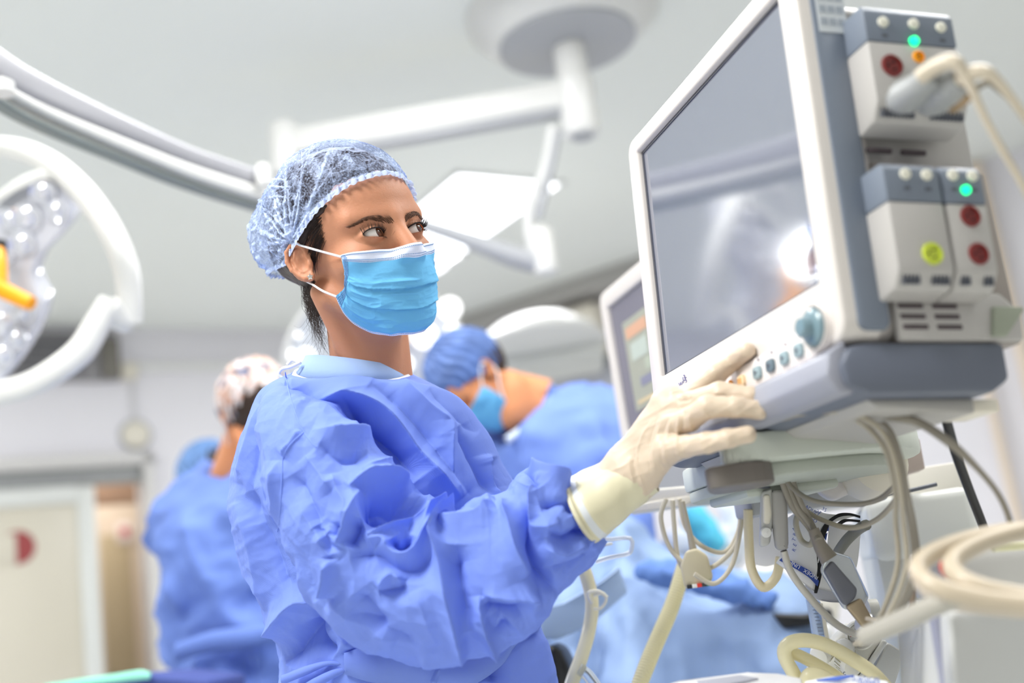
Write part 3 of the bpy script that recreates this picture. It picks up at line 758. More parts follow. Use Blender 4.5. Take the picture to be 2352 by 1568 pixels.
# the two plugs and their leads
def plug(label, pts, r, cpts, cr, tip=None):
    t = thing('cable_plug', label, 'cable plug', pts[0])
    tube('plug_body', pts, r, mat('plug_grey', (150, 152, 152), 0.4) if 'plug_grey' not in bpy.data.materials else bpy.data.materials['plug_grey'], t, seg=18)
    tube('lead', cpts, cr, cream_tube, t, seg=10)
    t['group'] = 'plugs in the upper module'
    return t
dp = 0.93
plug('thick grey plug nearer the red socket with pale lead', [P(2062, 232, 0.955), P(2080, 222, 0.94), P(2118, 196, .915), P(2150, 172, .90)], [0.010, 0.0145, 0.012, 0.009],
     [P(2112, 178, .90), P(2150, 152, .89), P(2190, 142, .88), P(2212, 168, .88), P(2232, 205, .88), P(2262, 270, .885), P(2300, 340, .89), P(2352, 430, .9), P(2420, 560, .92)], [0.0065, 0.0065, 0.006, 0.0042, 0.0032, 0.003, 0.003, 0.003])
plug('thick grey plug on the right of the pair with pale lead', [P(2128, 240, 0.95), P(2146, 228, .93), P(2180, 205, .905), P(2210, 180, .89)], [0.010, 0.0135, 0.013, 0.010],
     [P(2204, 185, .89), P(2228, 168, .88), P(2262, 165, .875), P(2290, 185, .875), P(2330, 235, .88), P(2400, 330, .9)], [0.0065, 0.006, 0.0055, 0.004, 0.0035, 0.0035])
bp_ = tube('brown_connector', [P(2188, 244, .92), P(2205, 232, .91), P(2228, 216, .90)], [0.006, 0.0058, 0.0045], mat('connector_brown', (160, 134, 100), 0.35, metal=0.4))
tag(bp_, 'small brown metal connector beside the two grey plugs', 'connector')
o = tube('connector_cable', [P(2228, 216, .90), P(2262, 190, .9), P(2290, 200, .905), P(2352, 260, .91), P(2420, 360, .92)], 0.003, grey_cable); tag(o, 'thin cable running off right from the brown connector', 'cable')

# ================================================================== SECOND MONITOR (far)
def quad_frame(bl, br, tl):
    ex = br - bl; w = np.linalg.norm(ex); ex /= w; ey = tl - bl; h = np.linalg.norm(ey); ey = ey - ex * (ey @ ex); ey /= np.linalg.norm(ey)
    return ex, ey, np.cross(ex, ey), w, h
m2o = P(1448, 1000, 1.95); k1 = m1 * np.array([1, 1, 0]); k1 /= np.linalg.norm(k1); k3 = np.cross(k1, [0, 0, 1.0])
MM = lambda x, y, z: frame(m2o + k1 * x + np.array([0, 0, y]) + k3 * z, k1, (0, 0, 1), k3)
mon2 = thing('vital_signs_monitor', 'second smaller white monitor standing behind the large one', 'monitor', m2o)
ring_prism('bezel', rrect(0.42, 0.29, 0.02, 5, 0.18, 0.115), rrect(0.36, 0.222, 0.003, 5, 0.18, 0.118), -0.03, 0.006, MM(0, 0, 0), white_plastic, mon2, 0.004)
prism('screen', rrect(0.362, 0.224, 0.002, 3, 0.18, 0.118), -0.01, 0.0, MM(0, 0, 0), mat('screen_far', (118, 116, 128), 0.2), mon2)
prism('display_area', rrect(0.27, 0.155, 0.002, 3, 0.18, 0.11), 0.0, 0.001, MM(0, 0, 0), mat('display_area', (158, 160, 146), 0.4), mon2)
for k, (x, y, w, h, c) in enumerate(((0.10, 0.165, 0.09, 0.02, (206, 160, 130)), (0.10, 0.13, 0.07, 0.03, (180, 190, 180)), (0.11, 0.075, 0.05, 0.015, (128, 130, 150)), (0.12, 0.045, 0.12, 0.006, (210, 190, 150)), (0.14, 0.10, 0.05, 0.02, (170, 178, 160)))):
    box('display_field', (w, h, 0.0006), MM(x, y, 0.0012), mat('field_%d' % k, c, 0.4), mon2, bev=0)
box('housing', (0.38, 0.26, 0.06), MM(0.18, 0.115, -0.06), white_plastic, mon2, bev=0.01)
box('stand', (0.10, 0.10, 0.06), MM(0.18, -0.08, -0.06), cream_plastic, mon2, bev=0.006)

# ================================================================== SHELF UNDER THE MONITOR AND THE MACHINE
eh = np.array([0.2997, -0.954, 0.0]); nh = np.array([-0.954, -0.2997, 0.0])
def SF(x, y, z): return frame(MO + eh * x + nh * y + np.array([0, 0, z - MO[2]]), eh, nh * -1, (0, 0, -1))
SHm = frame([MO[0], MO[1], 0], eh, nh, np.cross(eh, nh))
shz = 1 if np.cross(eh, nh)[2] > 0 else -1
mc = thing('monitor_shelf', 'pale grey green rounded shelf holding the monitor', 'shelf', MO + eh * 0.1 + nh * -0.05 + np.array([0, 0, 1.075 - MO[2]]))
def shelf_prism(name, pts, z0, z1, m, parent, bev):
    return prism(name, pts, shz * z0, shz * z1, SHm, m, parent, bev)
out = [(-0.10, -0.05), (0.06, -0.02), (0.16, 0.03), (0.205, 0.045), (0.222, 0.01), (0.222, -0.06), (0.20, -0.15), (0.12, -0.24), (0.04, -0.27), (-0.10, -0.25)]
def smooth_poly(p, n=4): return [tuple(q) for q in catmull([(a, b, 0) for a, b in p], n, True)[:, :2]]
shelf_prism('shelf_top', smooth_poly(out), 1.104, 1.134, pale_green_plastic, mc, 0.006)
shelf_prism('shelf_skirt', smooth_poly([(a * 0.88, b * 0.9 - 0.004) for a, b in out]), 1.090, 1.1045, mat('skirt_green_grey', (176, 182, 172), 0.5), mc, 0.004)
shelf_prism('dark_insert', smooth_poly([(0.12, 0.02), (0.17, 0.055), (0.205, 0.068), (0.218, 0.05), (0.214, 0.005), (0.15, -0.02)]), 1.084, 1.1047, mat('insert_taupe', (112, 106, 100), 0.5), mc, 0.002)
box('support_block', (0.10, 0.12, 0.012), SF(0.02, -0.10, 1.086), pale_green_plastic, mc, bev=0.005)
box('support_arm', (0.05, 0.20, 0.03), SF(-0.10, -0.22, 1.082), enamel_grey, mc, bev=0.005)


# slab with a distance per corner
def slab3(name, pts, th, m, parent=None, bev=0.004, back=None):
    bm = bmesh.new(); f = [bm.verts.new(P(*p)) for p in pts]
    g = bm.faces.new(f)
    r = bmesh.ops.extrude_face_region(bm, geom=[g]); vs = [q for q in r['geom'] if isinstance(q, bmesh.types.BMVert)]
    b = np.array([0.15, 1.0, 0]) if back is None else np.asarray(back, float); b = b / np.linalg.norm(b)
    bmesh.ops.translate(bm, vec=Vector(b * th), verts=vs)
    bmesh.ops.recalc_face_normals(bm, faces=bm.faces[:])
    if bev: bmesh.ops.bevel(bm, geom=bm.edges[:], offset=bev, segments=3, profile=0.5, affect='EDGES')
    return bm_obj(name, bm, m, parent)
# anaesthesia machine: tall pale body behind the cables
am = thing('anaesthesia_machine', 'tall pale grey medical machine body behind the cables', 'medical machine', P(2120, 1300, 1.6) * np.array([1, 1, 0]))
def wpx(x, y, d): p = P(x, y, d); return p
bx0 = P(1985, 1150, 1.55); bx1 = P(2235, 1137, 1.52)
dirx = (bx1 - bx0) * np.array([1, 1, 0]); Lm = np.linalg.norm(dirx); dirx /= Lm; diry = np.array([-dirx[1], dirx[0], 0])
zt = bx0[2]
def AF(u, v, z): return frame(np.array([bx0[0], bx0[1], z]) + dirx * u + diry * v, dirx, diry, (0, 0, 1))
box('upper_case', (Lm, 0.32, 0.085), AF(Lm / 2, 0.16, zt - 0.0425), mat('machine_white', (214, 216, 212), 0.4), am, bev=0.014, seg=3)
box('lower_case', (Lm * 0.98, 0.31, zt - 0.12), AF(Lm / 2, 0.165, (zt - 0.09) / 2 + 0.03), mat('machine_body', (204, 206, 202), 0.45), am, bev=0.006)
box('plinth', (Lm * 0.9, 0.28, 0.03), AF(Lm / 2, 0.165, 0.015), dark_grey_plastic, am)
# items on it
t = box('paper_box', (0.20, 0.12, 0.038), AF(0.055, 0.15, zt + 0.02), mat('carton_cream', (226, 222, 212), 0.5), bev=0.003); tag(t, 'flat cream box lying on top of the pale machine', 'box')
t = slab3('taupe_box', [(2065, 1022, 1.5), (2112, 1005, 1.52), (2126, 1076, 1.52), (2076, 1090, 1.5)], 0.05, mat('taupe_card', (172, 158, 150), 0.6), bev=0.003); tag(t, 'small taupe box standing above the flat cream box', 'box')
# rounded cream canister and its holder below the shelf
cs = thing('suction_canister', 'rounded pale canister holder hanging behind the looped cables', 'canister', P(1960, 1100, 1.38))
slab3('bracket', [(1862, 1040, 1.36), (1990, 1030, 1.38), (1992, 1090, 1.38), (1978, 1120, 1.38), (1915, 1150, 1.37), (1880, 1130, 1.36), (1862, 1085, 1.36)], 0.04, mat('bracket_white', (212, 208, 206), 0.45), cs, bev=0.008)
lathe('round_cover', [(0, 0.03), (0.02, 0.029), (0.034, 0.02), (0.038, 0.0), (0.038, -0.03), (0, -0.03)], frame(P(2008, 1070, 1.36), *axes_from(np.array([0.1, -1, 0.05]))), cream_plastic, cs)
# lower beige shelf behind
ls = thing('instrument_rail', 'long pale beige rail below and behind the shelf', 'rail', P(1650, 1120, 1.5))
slab3('rail', [(1430, 1128, 1.62), (1905, 1085, 1.45), (1905, 1118, 1.45), (1760, 1140, 1.5), (1440, 1168, 1.62)], 0.10, mat('rail_beige', (214, 210, 198), 0.45), ls, bev=0.005)
slab3('under_block', [(1440, 1160, 1.60), (1590, 1135, 1.56), (1590, 1152, 1.56), (1570, 1160, 1.56), (1445, 1178, 1.6)], 0.06, cream_plastic, ls, bev=0.003)
slab3('under_block', [(1625, 1135, 1.52), (1720, 1128, 1.5), (1718, 1135, 1.5), (1660, 1148, 1.51), (1640, 1146, 1.51)], 0.06, cream_plastic, ls, bev=0.003)
# near grey rail and near white case lower right
nr = tube('grab_rail', [P(1985, 1462, .98), P(2060, 1430, .95), P(2130, 1398, .92), P(2200, 1370, .9)], [0.008, 0.009, 0.0085, 0.008], mat('rail_grey', (176, 172, 162), 0.4), seg=14); tag(nr, 'grey diagonal grab rail in front of the pale machine', 'rail')
nc = thing('cart_case', 'white blurred cart case in the lower right corner', 'cart', P(2300, 1500, .95) * np.array([1, 1, 0]))
slab3('side_panel', [(2176, 1400, .95), (2420, 1372, 1.0), (2420, 2600, 1.0), (2260, 2600, .95)], 0.30, mat('case_white', (200, 201, 200), 0.4), nc, bev=0.01)
slab3('lower_panel', [(2060, 1455, 1.40), (2180, 1400, 1.38), (2262, 2600, 1.38), (2150, 2600, 1.40)], 0.22, mat('case_cream', (216, 218, 210), 0.45), nc, bev=0.006)
slab3('grey_seam', [(2142, 1420, .985), (2162, 1412, .985), (2222, 1750, .985), (2196, 1750, .985)], 0.02, mat('seam_bluegrey', (150, 152, 172), 0.4), nc, bev=0.002)
slab3('upper_case', [(2150, 1260, 1.15), (2420, 1235, 1.2), (2420, 1400, 1.2), (2190, 1402, 1.15)], 0.25, mat('upper_case_grey', (212, 210, 206), 0.45), nc, bev=0.02)

# ---------------------------------------------------------------- cables and hoses
def cable(label, pts, r, m=beige_cable, cat='cable', name='cable', group=None):
    o = tube(name, [P(*p) for p in pts], r, m, seg=10); return tag(o, label, cat, group)
cable('black power cable falling from the monitor to the machine', [(2150, 900, 1.12), (2172, 960, 1.14), (2195, 1040, 1.17), (2228, 1130, 1.2), (2255, 1200, 1.22), (2275, 1260, 1.24), (2290, 1400, 1.3), (2300, 1560, 1.3)], 0.0050, black_plastic)
for k, (dx, dy, dd) in enumerate(((0, 0, 0), (10, 8, .008), (-12, 12, .02), (16, -6, .03))):
    cable(('outermost', 'second', 'innermost', 'uppermost')[k] + ' beige cable of the bundle looping down over the shelf edge', [(1770, 962 + dy * .5, 1.09 + dd), (1880, 945 + dy * .5, 1.05 + dd), (1960, 950 + dy, 1.03 + dd), (2020 + dx, 985 + dy, 1.02 + dd), (2052 + dx, 1050, 1.02 + dd), (2068 + dx, 1130, 1.03 + dd), (2075 + dx * 1.5, 1200, 1.05 + dd), (2082 + dx * 1.6, 1290, 1.05 + dd), (2060 + dx * 1.6, 1370, 1.06 + dd), (2020 + dx, 1440, 1.08 + dd), (1975 + dx, 1480, 1.1 + dd)], 0.0026, grey_cable if k % 2 else beige_cable, group='beige cables looping over the shelf')
cable('thin grey cable arching from the shelf to the right edge', [(1960, 940, 1.05), (2050, 958, 1.03), (2110, 970, 1.02), (2180, 1015, 1.0), (2240, 1070, 1.0), (2290, 1130, 1.0), (2318, 1190, 1.0), (2324, 1240, 1.0)], [0.003, 0.004, 0.0045, 0.0028, 0.0028, 0.0028], grey_cable)
cable('grey cable sagging in a long curve under the canister', [(1795, 1080, 1.25), (1820, 1120, 1.24), (1870, 1150, 1.22), (1950, 1158, 1.2), (2010, 1150, 1.18), (2050, 1120, 1.15), (2072, 1080, 1.1)], 0.0028, grey_cable)
cable('grey cable curving from the plug strands to the looped bundle', [(1835, 1160, 1.28), (1880, 1190, 1.27), (1950, 1212, 1.24), (2010, 1195, 1.2), (2055, 1150, 1.15), (2070, 1100, 1.1)], 0.0028, beige_cable)
cable('dark cable across the top of the pale machine', [(2030, 1135, 1.45), (2080, 1128, 1.45), (2150, 1112, 1.46)], 0.0028, dark_grey_plastic)
# strands dropping towards the grey connector
for k, (a, b) in enumerate((((1800, 1090), (1905, 1275)), ((1812, 1088), (1880, 1240)), ((1792, 1092), (1895, 1270)))):
    cable(('front', 'right', 'left')[k] + ' strand of the cables running down to the grey box connector', [(a[0], a[1], 1.26), (a[0] + 28, a[1] + 70, 1.26), ((a[0] + b[0]) / 2 + 14, (a[1] + b[1]) / 2 + 30, 1.26 + k * .004), (b[0], b[1], 1.24)], [0.0042, 0.0036, 0.0032, 0.004], grey_cable, group='cable strands to the grey connector')
cable('small pale cable loop beside the cuff', [(1838, 1170, 1.3), (1828, 1200, 1.3), (1840, 1240, 1.3), (1862, 1250, 1.29), (1870, 1225, 1.29)], 0.0034, mat('cable_sand', (186, 180, 160), 0.4))
cable('grey hose curving from the cuff towards the loop', [(1925, 1268, 1.32), (1945, 1240, 1.31), (1972, 1215, 1.30), (1990, 1205, 1.28)], 0.0062, mat('cuff_hose', (132, 132, 124), 0.5), 'hose', 'hose')
cable('pale cable falling across the cuff to the bottom clutter', [(1800, 1265, 1.27), (1815, 1310, 1.27), (1850, 1360, 1.27), (1905, 1420, 1.27), (1950, 1450, 1.26), (1995, 1462, 1.24)], 0.0042, mat('cable_pale', (206, 202, 190), 0.35))
cable('short cable standing at the right of the loop', [(2097, 1350, 1.1), (2095, 1385, 1.1), (2086, 1420, 1.1)], 0.003, mat('cable_brown', (140, 124, 108), 0.45))
cable('thin cable running across to the short brown one', [(1990, 1420, 1.15), (2030, 1425, 1.13), (2086, 1424, 1.1)], 0.002, cream_tube)
# looped leads hanging by the glove
for k, pts in enumerate((
    [(1530, 1145, 1.5), (1518, 1190, 1.5), (1540, 1260, 1.5), (1590, 1305, 1.49), (1640, 1300, 1.49), (1690, 1250, 1.48), (1705, 1180, 1.48), (1700, 1100, 1.48)],
    [(1560, 1145, 1.52), (1575, 1210, 1.52), (1610, 1252, 1.51), (1660, 1268, 1.51), (1690, 1235, 1.51), (1700, 1180, 1.5), (1680, 1100, 1.5)],
    [(1595, 1318, 1.46), (1640, 1340, 1.46), (1680, 1300, 1.46), (1700, 1220, 1.46), (1705, 1150, 1.46), (1690, 1100, 1.46)],
    [(1545, 1148, 1.5), (1548, 1200, 1.5), (1560, 1290, 1.5), (1600, 1330, 1.5)])):
    cable(('large', 'inner', 'lower', 'leftmost')[k] + ' loop of cream lead hanging beside the glove cuff', pts, 0.0032, mat('lead_cream', (196, 188, 168), 0.4) if k == 0 else bpy.data.materials['lead_cream'], group='cream leads hanging below the rail')
ec = thing('lead_connector', 'beige trapezoid lead connector hanging over the drape', 'connector', P(1600, 1300, 1.5))
slab3('connector_body', [(1575, 1265, 1.48), (1600, 1258, 1.48), (1625, 1275, 1.48), (1638, 1325, 1.48), (1628, 1345, 1.48), (1572, 1350, 1.48), (1562, 1300, 1.48)], 0.02, mat('connector_beige', (204, 194, 164), 0.4), ec, bev=0.004)
tube('connector_neck', [P(1568, 1150, 1.49), P(1580, 1205, 1.49), P(1592, 1262, 1.49)], [0.0026, 0.0034, 0.0052], beige_cable, ec)
for k, c in enumerate(((40, 40, 40), (230, 230, 225), (220, 60, 50), (60, 60, 60), (40, 130, 80))):
    box('lead_socket', (0.007, 0.006, 0.005), Matrix.Translation(P(1584 + k * 11, 1347 - k * 1.5, 1.478)), mat('lead_colour_%d' % k, c, 0.4), ec, bev=0.001)
# hanging sensor pair
hsn = thing('hanging_sensor', 'white and grey clip sensor hanging from the shelf on a dark stub', 'sensor', P(1765, 1100, 1.27))
tube('stub', [P(1754, 1090, 1.27), P(1755, 1120, 1.27)], [0.004, 0.007], dark_grey_plastic, hsn)
slab3('grey_shell', [(1748, 1128, 1.265), (1775, 1120, 1.265), (1778, 1180, 1.265), (1772, 1225, 1.265), (1768, 1252, 1.265), (1744, 1256, 1.265), (1746, 1200, 1.265)], 0.022, mat('sensor_grey', (190, 190, 186), 0.4), hsn, bev=0.004)
slab3('white_clip', [(1752, 1136, 1.262), (1768, 1134, 1.262), (1773, 1180, 1.262), (1768, 1204, 1.262), (1753, 1202, 1.262)], 0.01, cream_plastic, hsn, bev=0.003)
lathe('pivot_disc', [(0.006, 0), (0.0055, 0.003), (0, 0.004)], frame(P(1759, 1222, 1.262), *axes_from(-_F)), enamel_white, hsn, 20)
slab3('side_block', [(1772, 1124, 1.262), (1808, 1122, 1.262), (1812, 1255, 1.262), (1806, 1264, 1.262), (1782, 1262, 1.262), (1774, 1200, 1.262)], 0.024, mat('block_grey', (164, 162, 158), 0.45), hsn, bev=0.005)
# grey box connector
gc = thing('cable_junction', 'grey rectangular cable junction with clear holder, tilted', 'connector', P(1930, 1320, 1.24))
slab3('grey_face', [(1892, 1310, 1.235), (1912, 1286, 1.235), (1970, 1352, 1.235), (1966, 1372, 1.235), (1945, 1392, 1.235), (1935, 1385, 1.235)], 0.018, mat('junction_grey', (104, 106, 114), 0.45), gc, bev=0.003)
slab3('clear_holder', [(1905, 1262, 1.25), (1955, 1278, 1.25), (1998, 1370, 1.25), (1980, 1402, 1.25), (1940, 1400, 1.25), (1885, 1310, 1.25)], 0.02, clear_plastic, gc, bev=0.004)
slab3('brass_end', [(1942, 1392, 1.235), (1978, 1372, 1.235), (2010, 1430, 1.235), (1985, 1445, 1.235)], 0.015, mat('brass_beige', (170, 152, 124), 0.35, metal=0.3), gc, bev=0.003)
tube('upper_neck', [P(1868, 1215, 1.25), P(1885, 1255, 1.245), P(1905, 1285, 1.24)], [0.006, 0.008, 0.0105], mat('neck_taupe', (140, 132, 120), 0.45), gc)
# coiled thick hose near right edge
for k, (dx, dy) in enumerate(((0, 0), (78, -8))):
    cable(('left', 'right')[k] + ' turn of the thick cream hose coiled at the right edge', [(2400 + dx, 1215 + dy, .98), (2300 + dx, 1222 + dy, .96), (2190 + dx, 1250 + dy, .93), (2122 + dx, 1285 + dy, .90), (2112 + dx, 1318 + dy, .88), (2160 + dx, 1352 + dy, .86), (2260 + dx, 1376 + dy, .85), (2400 + dx, 1392 + dy, .84)], 0.0078, M('hose_taupe', (194, 180, 158), 0.35), 'hose', 'coiled_hose', 'turns of the coiled cream hose')
for k, (x, y) in enumerate(((2172, 1305), (2205, 1300))):
    cable(('left', 'right')[k] + ' small red ring beneath the coiled hose', [(x - 8, y - 18, 1.0), (x - 10, y, 1.0), (x, y + 16, 1.0), (x + 14, y + 22, 1.0)], 0.0022, mat('red_ring', (206, 84, 78), 0.4) if k == 0 else bpy.data.materials['red_ring'], 'ring', 'red_ring')
cable('lower turn of the coiled hose leaning out of frame', [(2110, 1340, .95), (2150, 1375, .93), (2230, 1395, .92), (2400, 1412, .9)], 0.005, mat('hose_shadow', (196, 186, 172), 0.4), 'hose', 'hose')
hb = tube('hose_bar', [P(2280, 1258, 1.06), P(2420, 1248, 1.08)], 0.004, mat('bar_yellow', (226, 222, 180), 0.4), smooth_path=False); tag(hb, 'pale yellow bar behind the coiled hose', 'bar')
# ================================================================== THE WOMAN: HEAD
HC = P(822, 586, 1.365)
_y, _rl = math.radians(42), math.radians(-12)
hf = np.array([math.sin(_y), -math.cos(_y), 0.0]); _r0 = np.cross(hf, [0, 0, 1.0]); _u0 = np.array([0, 0, 1.0])
hr = _r0 * math.cos(_rl) + _u0 * math.sin(_rl); hu = _u0 * math.cos(_rl) - _r0 * math.sin(_rl); hl = -hr
HM = np.stack([hf, hl, hu])                      # rows: local axes in world
def HW(p): return HC + np.asarray(p, float) @ HM
def HLoc(X): return (np.asarray(X) - HC) @ HM.T
def HFm(p, ex=(1, 0, 0), ey=(0, 1, 0), ez=(0, 0, 1)):
    return frame(HW(p), np.asarray(ex) @ HM, np.asarray(ey) @ HM, np.asarray(ez) @ HM)
EYE = [np.array([0.0735, s * 0.0298, 0.002]) for s in (-1, 1)]      # her right eye first
def ear_sdf(p, s):
    c = np.array([-0.010, s * 0.0745, -0.0005], np.float32)
    q = p - c; q = q * np.array([1, s, 1], np.float32)
    th, fl = math.radians(12), math.radians(-26)         # tilted back, flared outwards
    a = q[:, 0] * math.cos(th) + q[:, 2] * math.sin(th); b = -q[:, 0] * math.sin(th) + q[:, 2] * math.cos(th); o = q[:, 1]
    a2 = a * math.cos(fl) + o * math.sin(fl); o2 = -a * math.sin(fl) + o * math.cos(fl)
    sc = 0.77
    r = np.stack([a2 - 0.003, b, o2 - 0.002], 1) / sc
    rim = [(0.010, 0.004, 0.001), (0.013, 0.018, 0.003), (0.008, 0.028, 0.005), (-0.004, 0.032, 0.006), (-0.015, 0.027, 0.006), (-0.0205, 0.013, 0.006), (-0.019, -0.002, 0.005), (-0.012, -0.015, 0.003), (-0.004, -0.024, 0.002), (0.004, -0.026, 0.001)]
    d = d_chain(r, rim, [.0028, .0032, .0033, .0034, .0034, .0034, .0032, .0034, .0048, .0045], 0.002)
    d = smin(d, d_chain(r, [(-0.002, 0.022, 0.003), (-0.011, 0.012, 0.003), (-0.011, -0.002, 0.002), (-0.006, -0.011, 0.001), (0.002, -0.013, 0.0)], [.0026, .003, .003, .003, .0028], 0.003), 0.003)
    d = smin(d, d_ell(r, (-0.004, 0.004, -0.0005), (0.0200, 0.0315, 0.0036)), 0.003)
    d = smin(d, d_ell(r, (0.010, -0.006, 0.0), (0.0045, 0.006, 0.0045)), 0.003)
    d = smin(d, d_ell(r, (0.003, -0.025, 0.001), (0.0075, 0.0075, 0.0032)), 0.003)
    d = ssub(d, d_ell(r, (0.001, -0.001, 0.0065), (0.009, 0.013, 0.0078)), 0.003)
    return d * sc
def face_sdf(p):
    p = p.astype(np.float32)
    q = p.copy(); q[:, 1] = np.abs(q[:, 1])
    d = d_ell(q, (-0.014, 0, 0.044), (0.096, 0.075, 0.086))
    d = smin(d, d_ell(q, (0.028, 0, 0.040), (0.063, 0.064, 0.058)), 0.02)
    d = smin(d, d_ell(q, (0.036, 0, -0.018), (0.052, 0.055, 0.066)), 0.02)
    d = smin(d, d_ell(q, (0.028, 0, -0.064), (0.044, 0.046, 0.046)), 0.02)
    d = smin(d, d_ell(q, (0.062, 0, -0.094), (0.017, 0.020, 0.015)), 0.02)
    d = smin(d, d_cap(q, (-0.002, 0.052, -0.045), (0.052, 0.026, -0.094), 0.013, 0.010), 0.02)
    d = smin(d, d_ell(q, (0.049, 0.043, -0.020), (0.026, 0.020, 0.017)), 0.018)
    d = smin(d, d_cap(q, (0.0825, 0.002, 0.020), (0.066, 0.047, 0.024), 0.010, 0.008), 0.014)
    d = ssub(d, d_ell(q, (0.0985, 0.030, 0.001), (0.0185, 0.0175, 0.0125)), 0.012)
    d = smin(d, d_cap(q, (0.086, 0, 0.014), (0.101, 0, -0.026), 0.0065, 0.010), 0.010)
    d = smin(d, d_ell(q, (0.093, 0.011, -0.031), (0.010, 0.0075, 0.0075)), 0.006)
    d = smin(d, d_ell(q, (0.070, 0, -0.058), (0.016, 0.022, 0.014)), 0.014)
    d = ssub(d, d_ell(q, (0.0865, 0, -0.060), (0.006, 0.020, 0.0012)), 0.003)
    # room for the eyeballs
    d = ssub(d, d_ell(q, (0.080, 0.0310, 0.002), (0.016, 0.0150, 0.0080)), 0.002)
    # neck
    nk = q.copy(); 
    d = smin(d, d_cap(nk, (-0.022, 0, -0.050), (-0.070, 0, -0.24), 0.043, 0.050), 0.022)
    d = smin(d, d_chain(nk, [(-0.018, 0.056, -0.035), (-0.020, 0.040, -0.11), (-0.022, 0.018, -0.20)], [.011, .010, .009]), 0.014)
    return d
def head_sdf(p):
    d = face_sdf(p)
    d = smin(d, ear_sdf(p.astype(np.float32), -1), 0.004)
    d = smin(d, ear_sdf(p.astype(np.float32), 1), 0.004)
    return d
def trace(fn, o, d, n=60):
    o = np.asarray(o, float); d = np.asarray(d, float); d = d / np.linalg.norm(d, axis=1, keepdims=True)
    t = np.zeros(len(o))
    for _ in range(n): t += fn((o + d * t[:, None]).astype(np.float32)) * 0.9
    return o + d * t[:, None]
woman = thing('person', 'woman in blue gown and pleated mask reaching to the monitor with a gloved hand', 'person', P(860, 1440, 1.36) * np.array([1, 1, 0]))
V, Fc = surface_nets(head_sdf, (-0.125, -0.105, -0.235), (0.130, 0.105, 0.142), 0.00135)
mesh('head', HW(V), Fc, skin, woman)

# ---- eyes
def eyeball(c, gaze):
    gz = np.asarray(gaze, float) / np.linalg.norm(gaze); gx, gy, gz = axes_from(gz)
    prof = []; mats = []
    nth, nph = 60, 48; R = 0.0122; V = []; Fc = []; mi = []
    for i in range(nth + 1):
        th = math.pi * i / nth
        r = R + (0.0007 * math.exp(-(th / 0.42) ** 4) if th < 0.9 else 0)
        for k in range(nph):
            a = 2 * math.pi * k / nph
            V.append(c + r * (math.sin(th) * (math.cos(a) * gx + math.sin(a) * gy) + math.cos(th) * gz))
    for i in range(nth):
        th = math.degrees(math.pi * (i + .5) / nth)
        for k in range(nph):
            l = (k + 1) % nph
            Fc.append((i * nph + k, (i + 1) * nph + k, (i + 1) * nph + l, i * nph + l)); mi.append(0 if th < 11 else 1 if th < 26 else 2 if th < 29.5 else 3)
    return V, Fc, mi
eye_mats = [mat('pupil', (8, 6, 6), 0.05, coat=1.0), mat('iris_brown', (86, 46, 24), 0.08, coat=1.0, var=0.5, vscale=700), mat('iris_rim', (46, 28, 18), 0.08, coat=1.0), mat('sclera', (232, 226, 222), 0.12, coat=0.8)]
skin_lid = mat('skin_lid', (206, 142, 112), 0.45, spec=0.35, var=0.08, vscale=40, sss=0.2)
lash_m = mat('lashes', (22, 14, 12), 0.5)
brow_m = mat('eyebrow_hair', (104, 72, 54), 0.7)
gaze_dir = np.array([0.90, 0.42, 0.06])
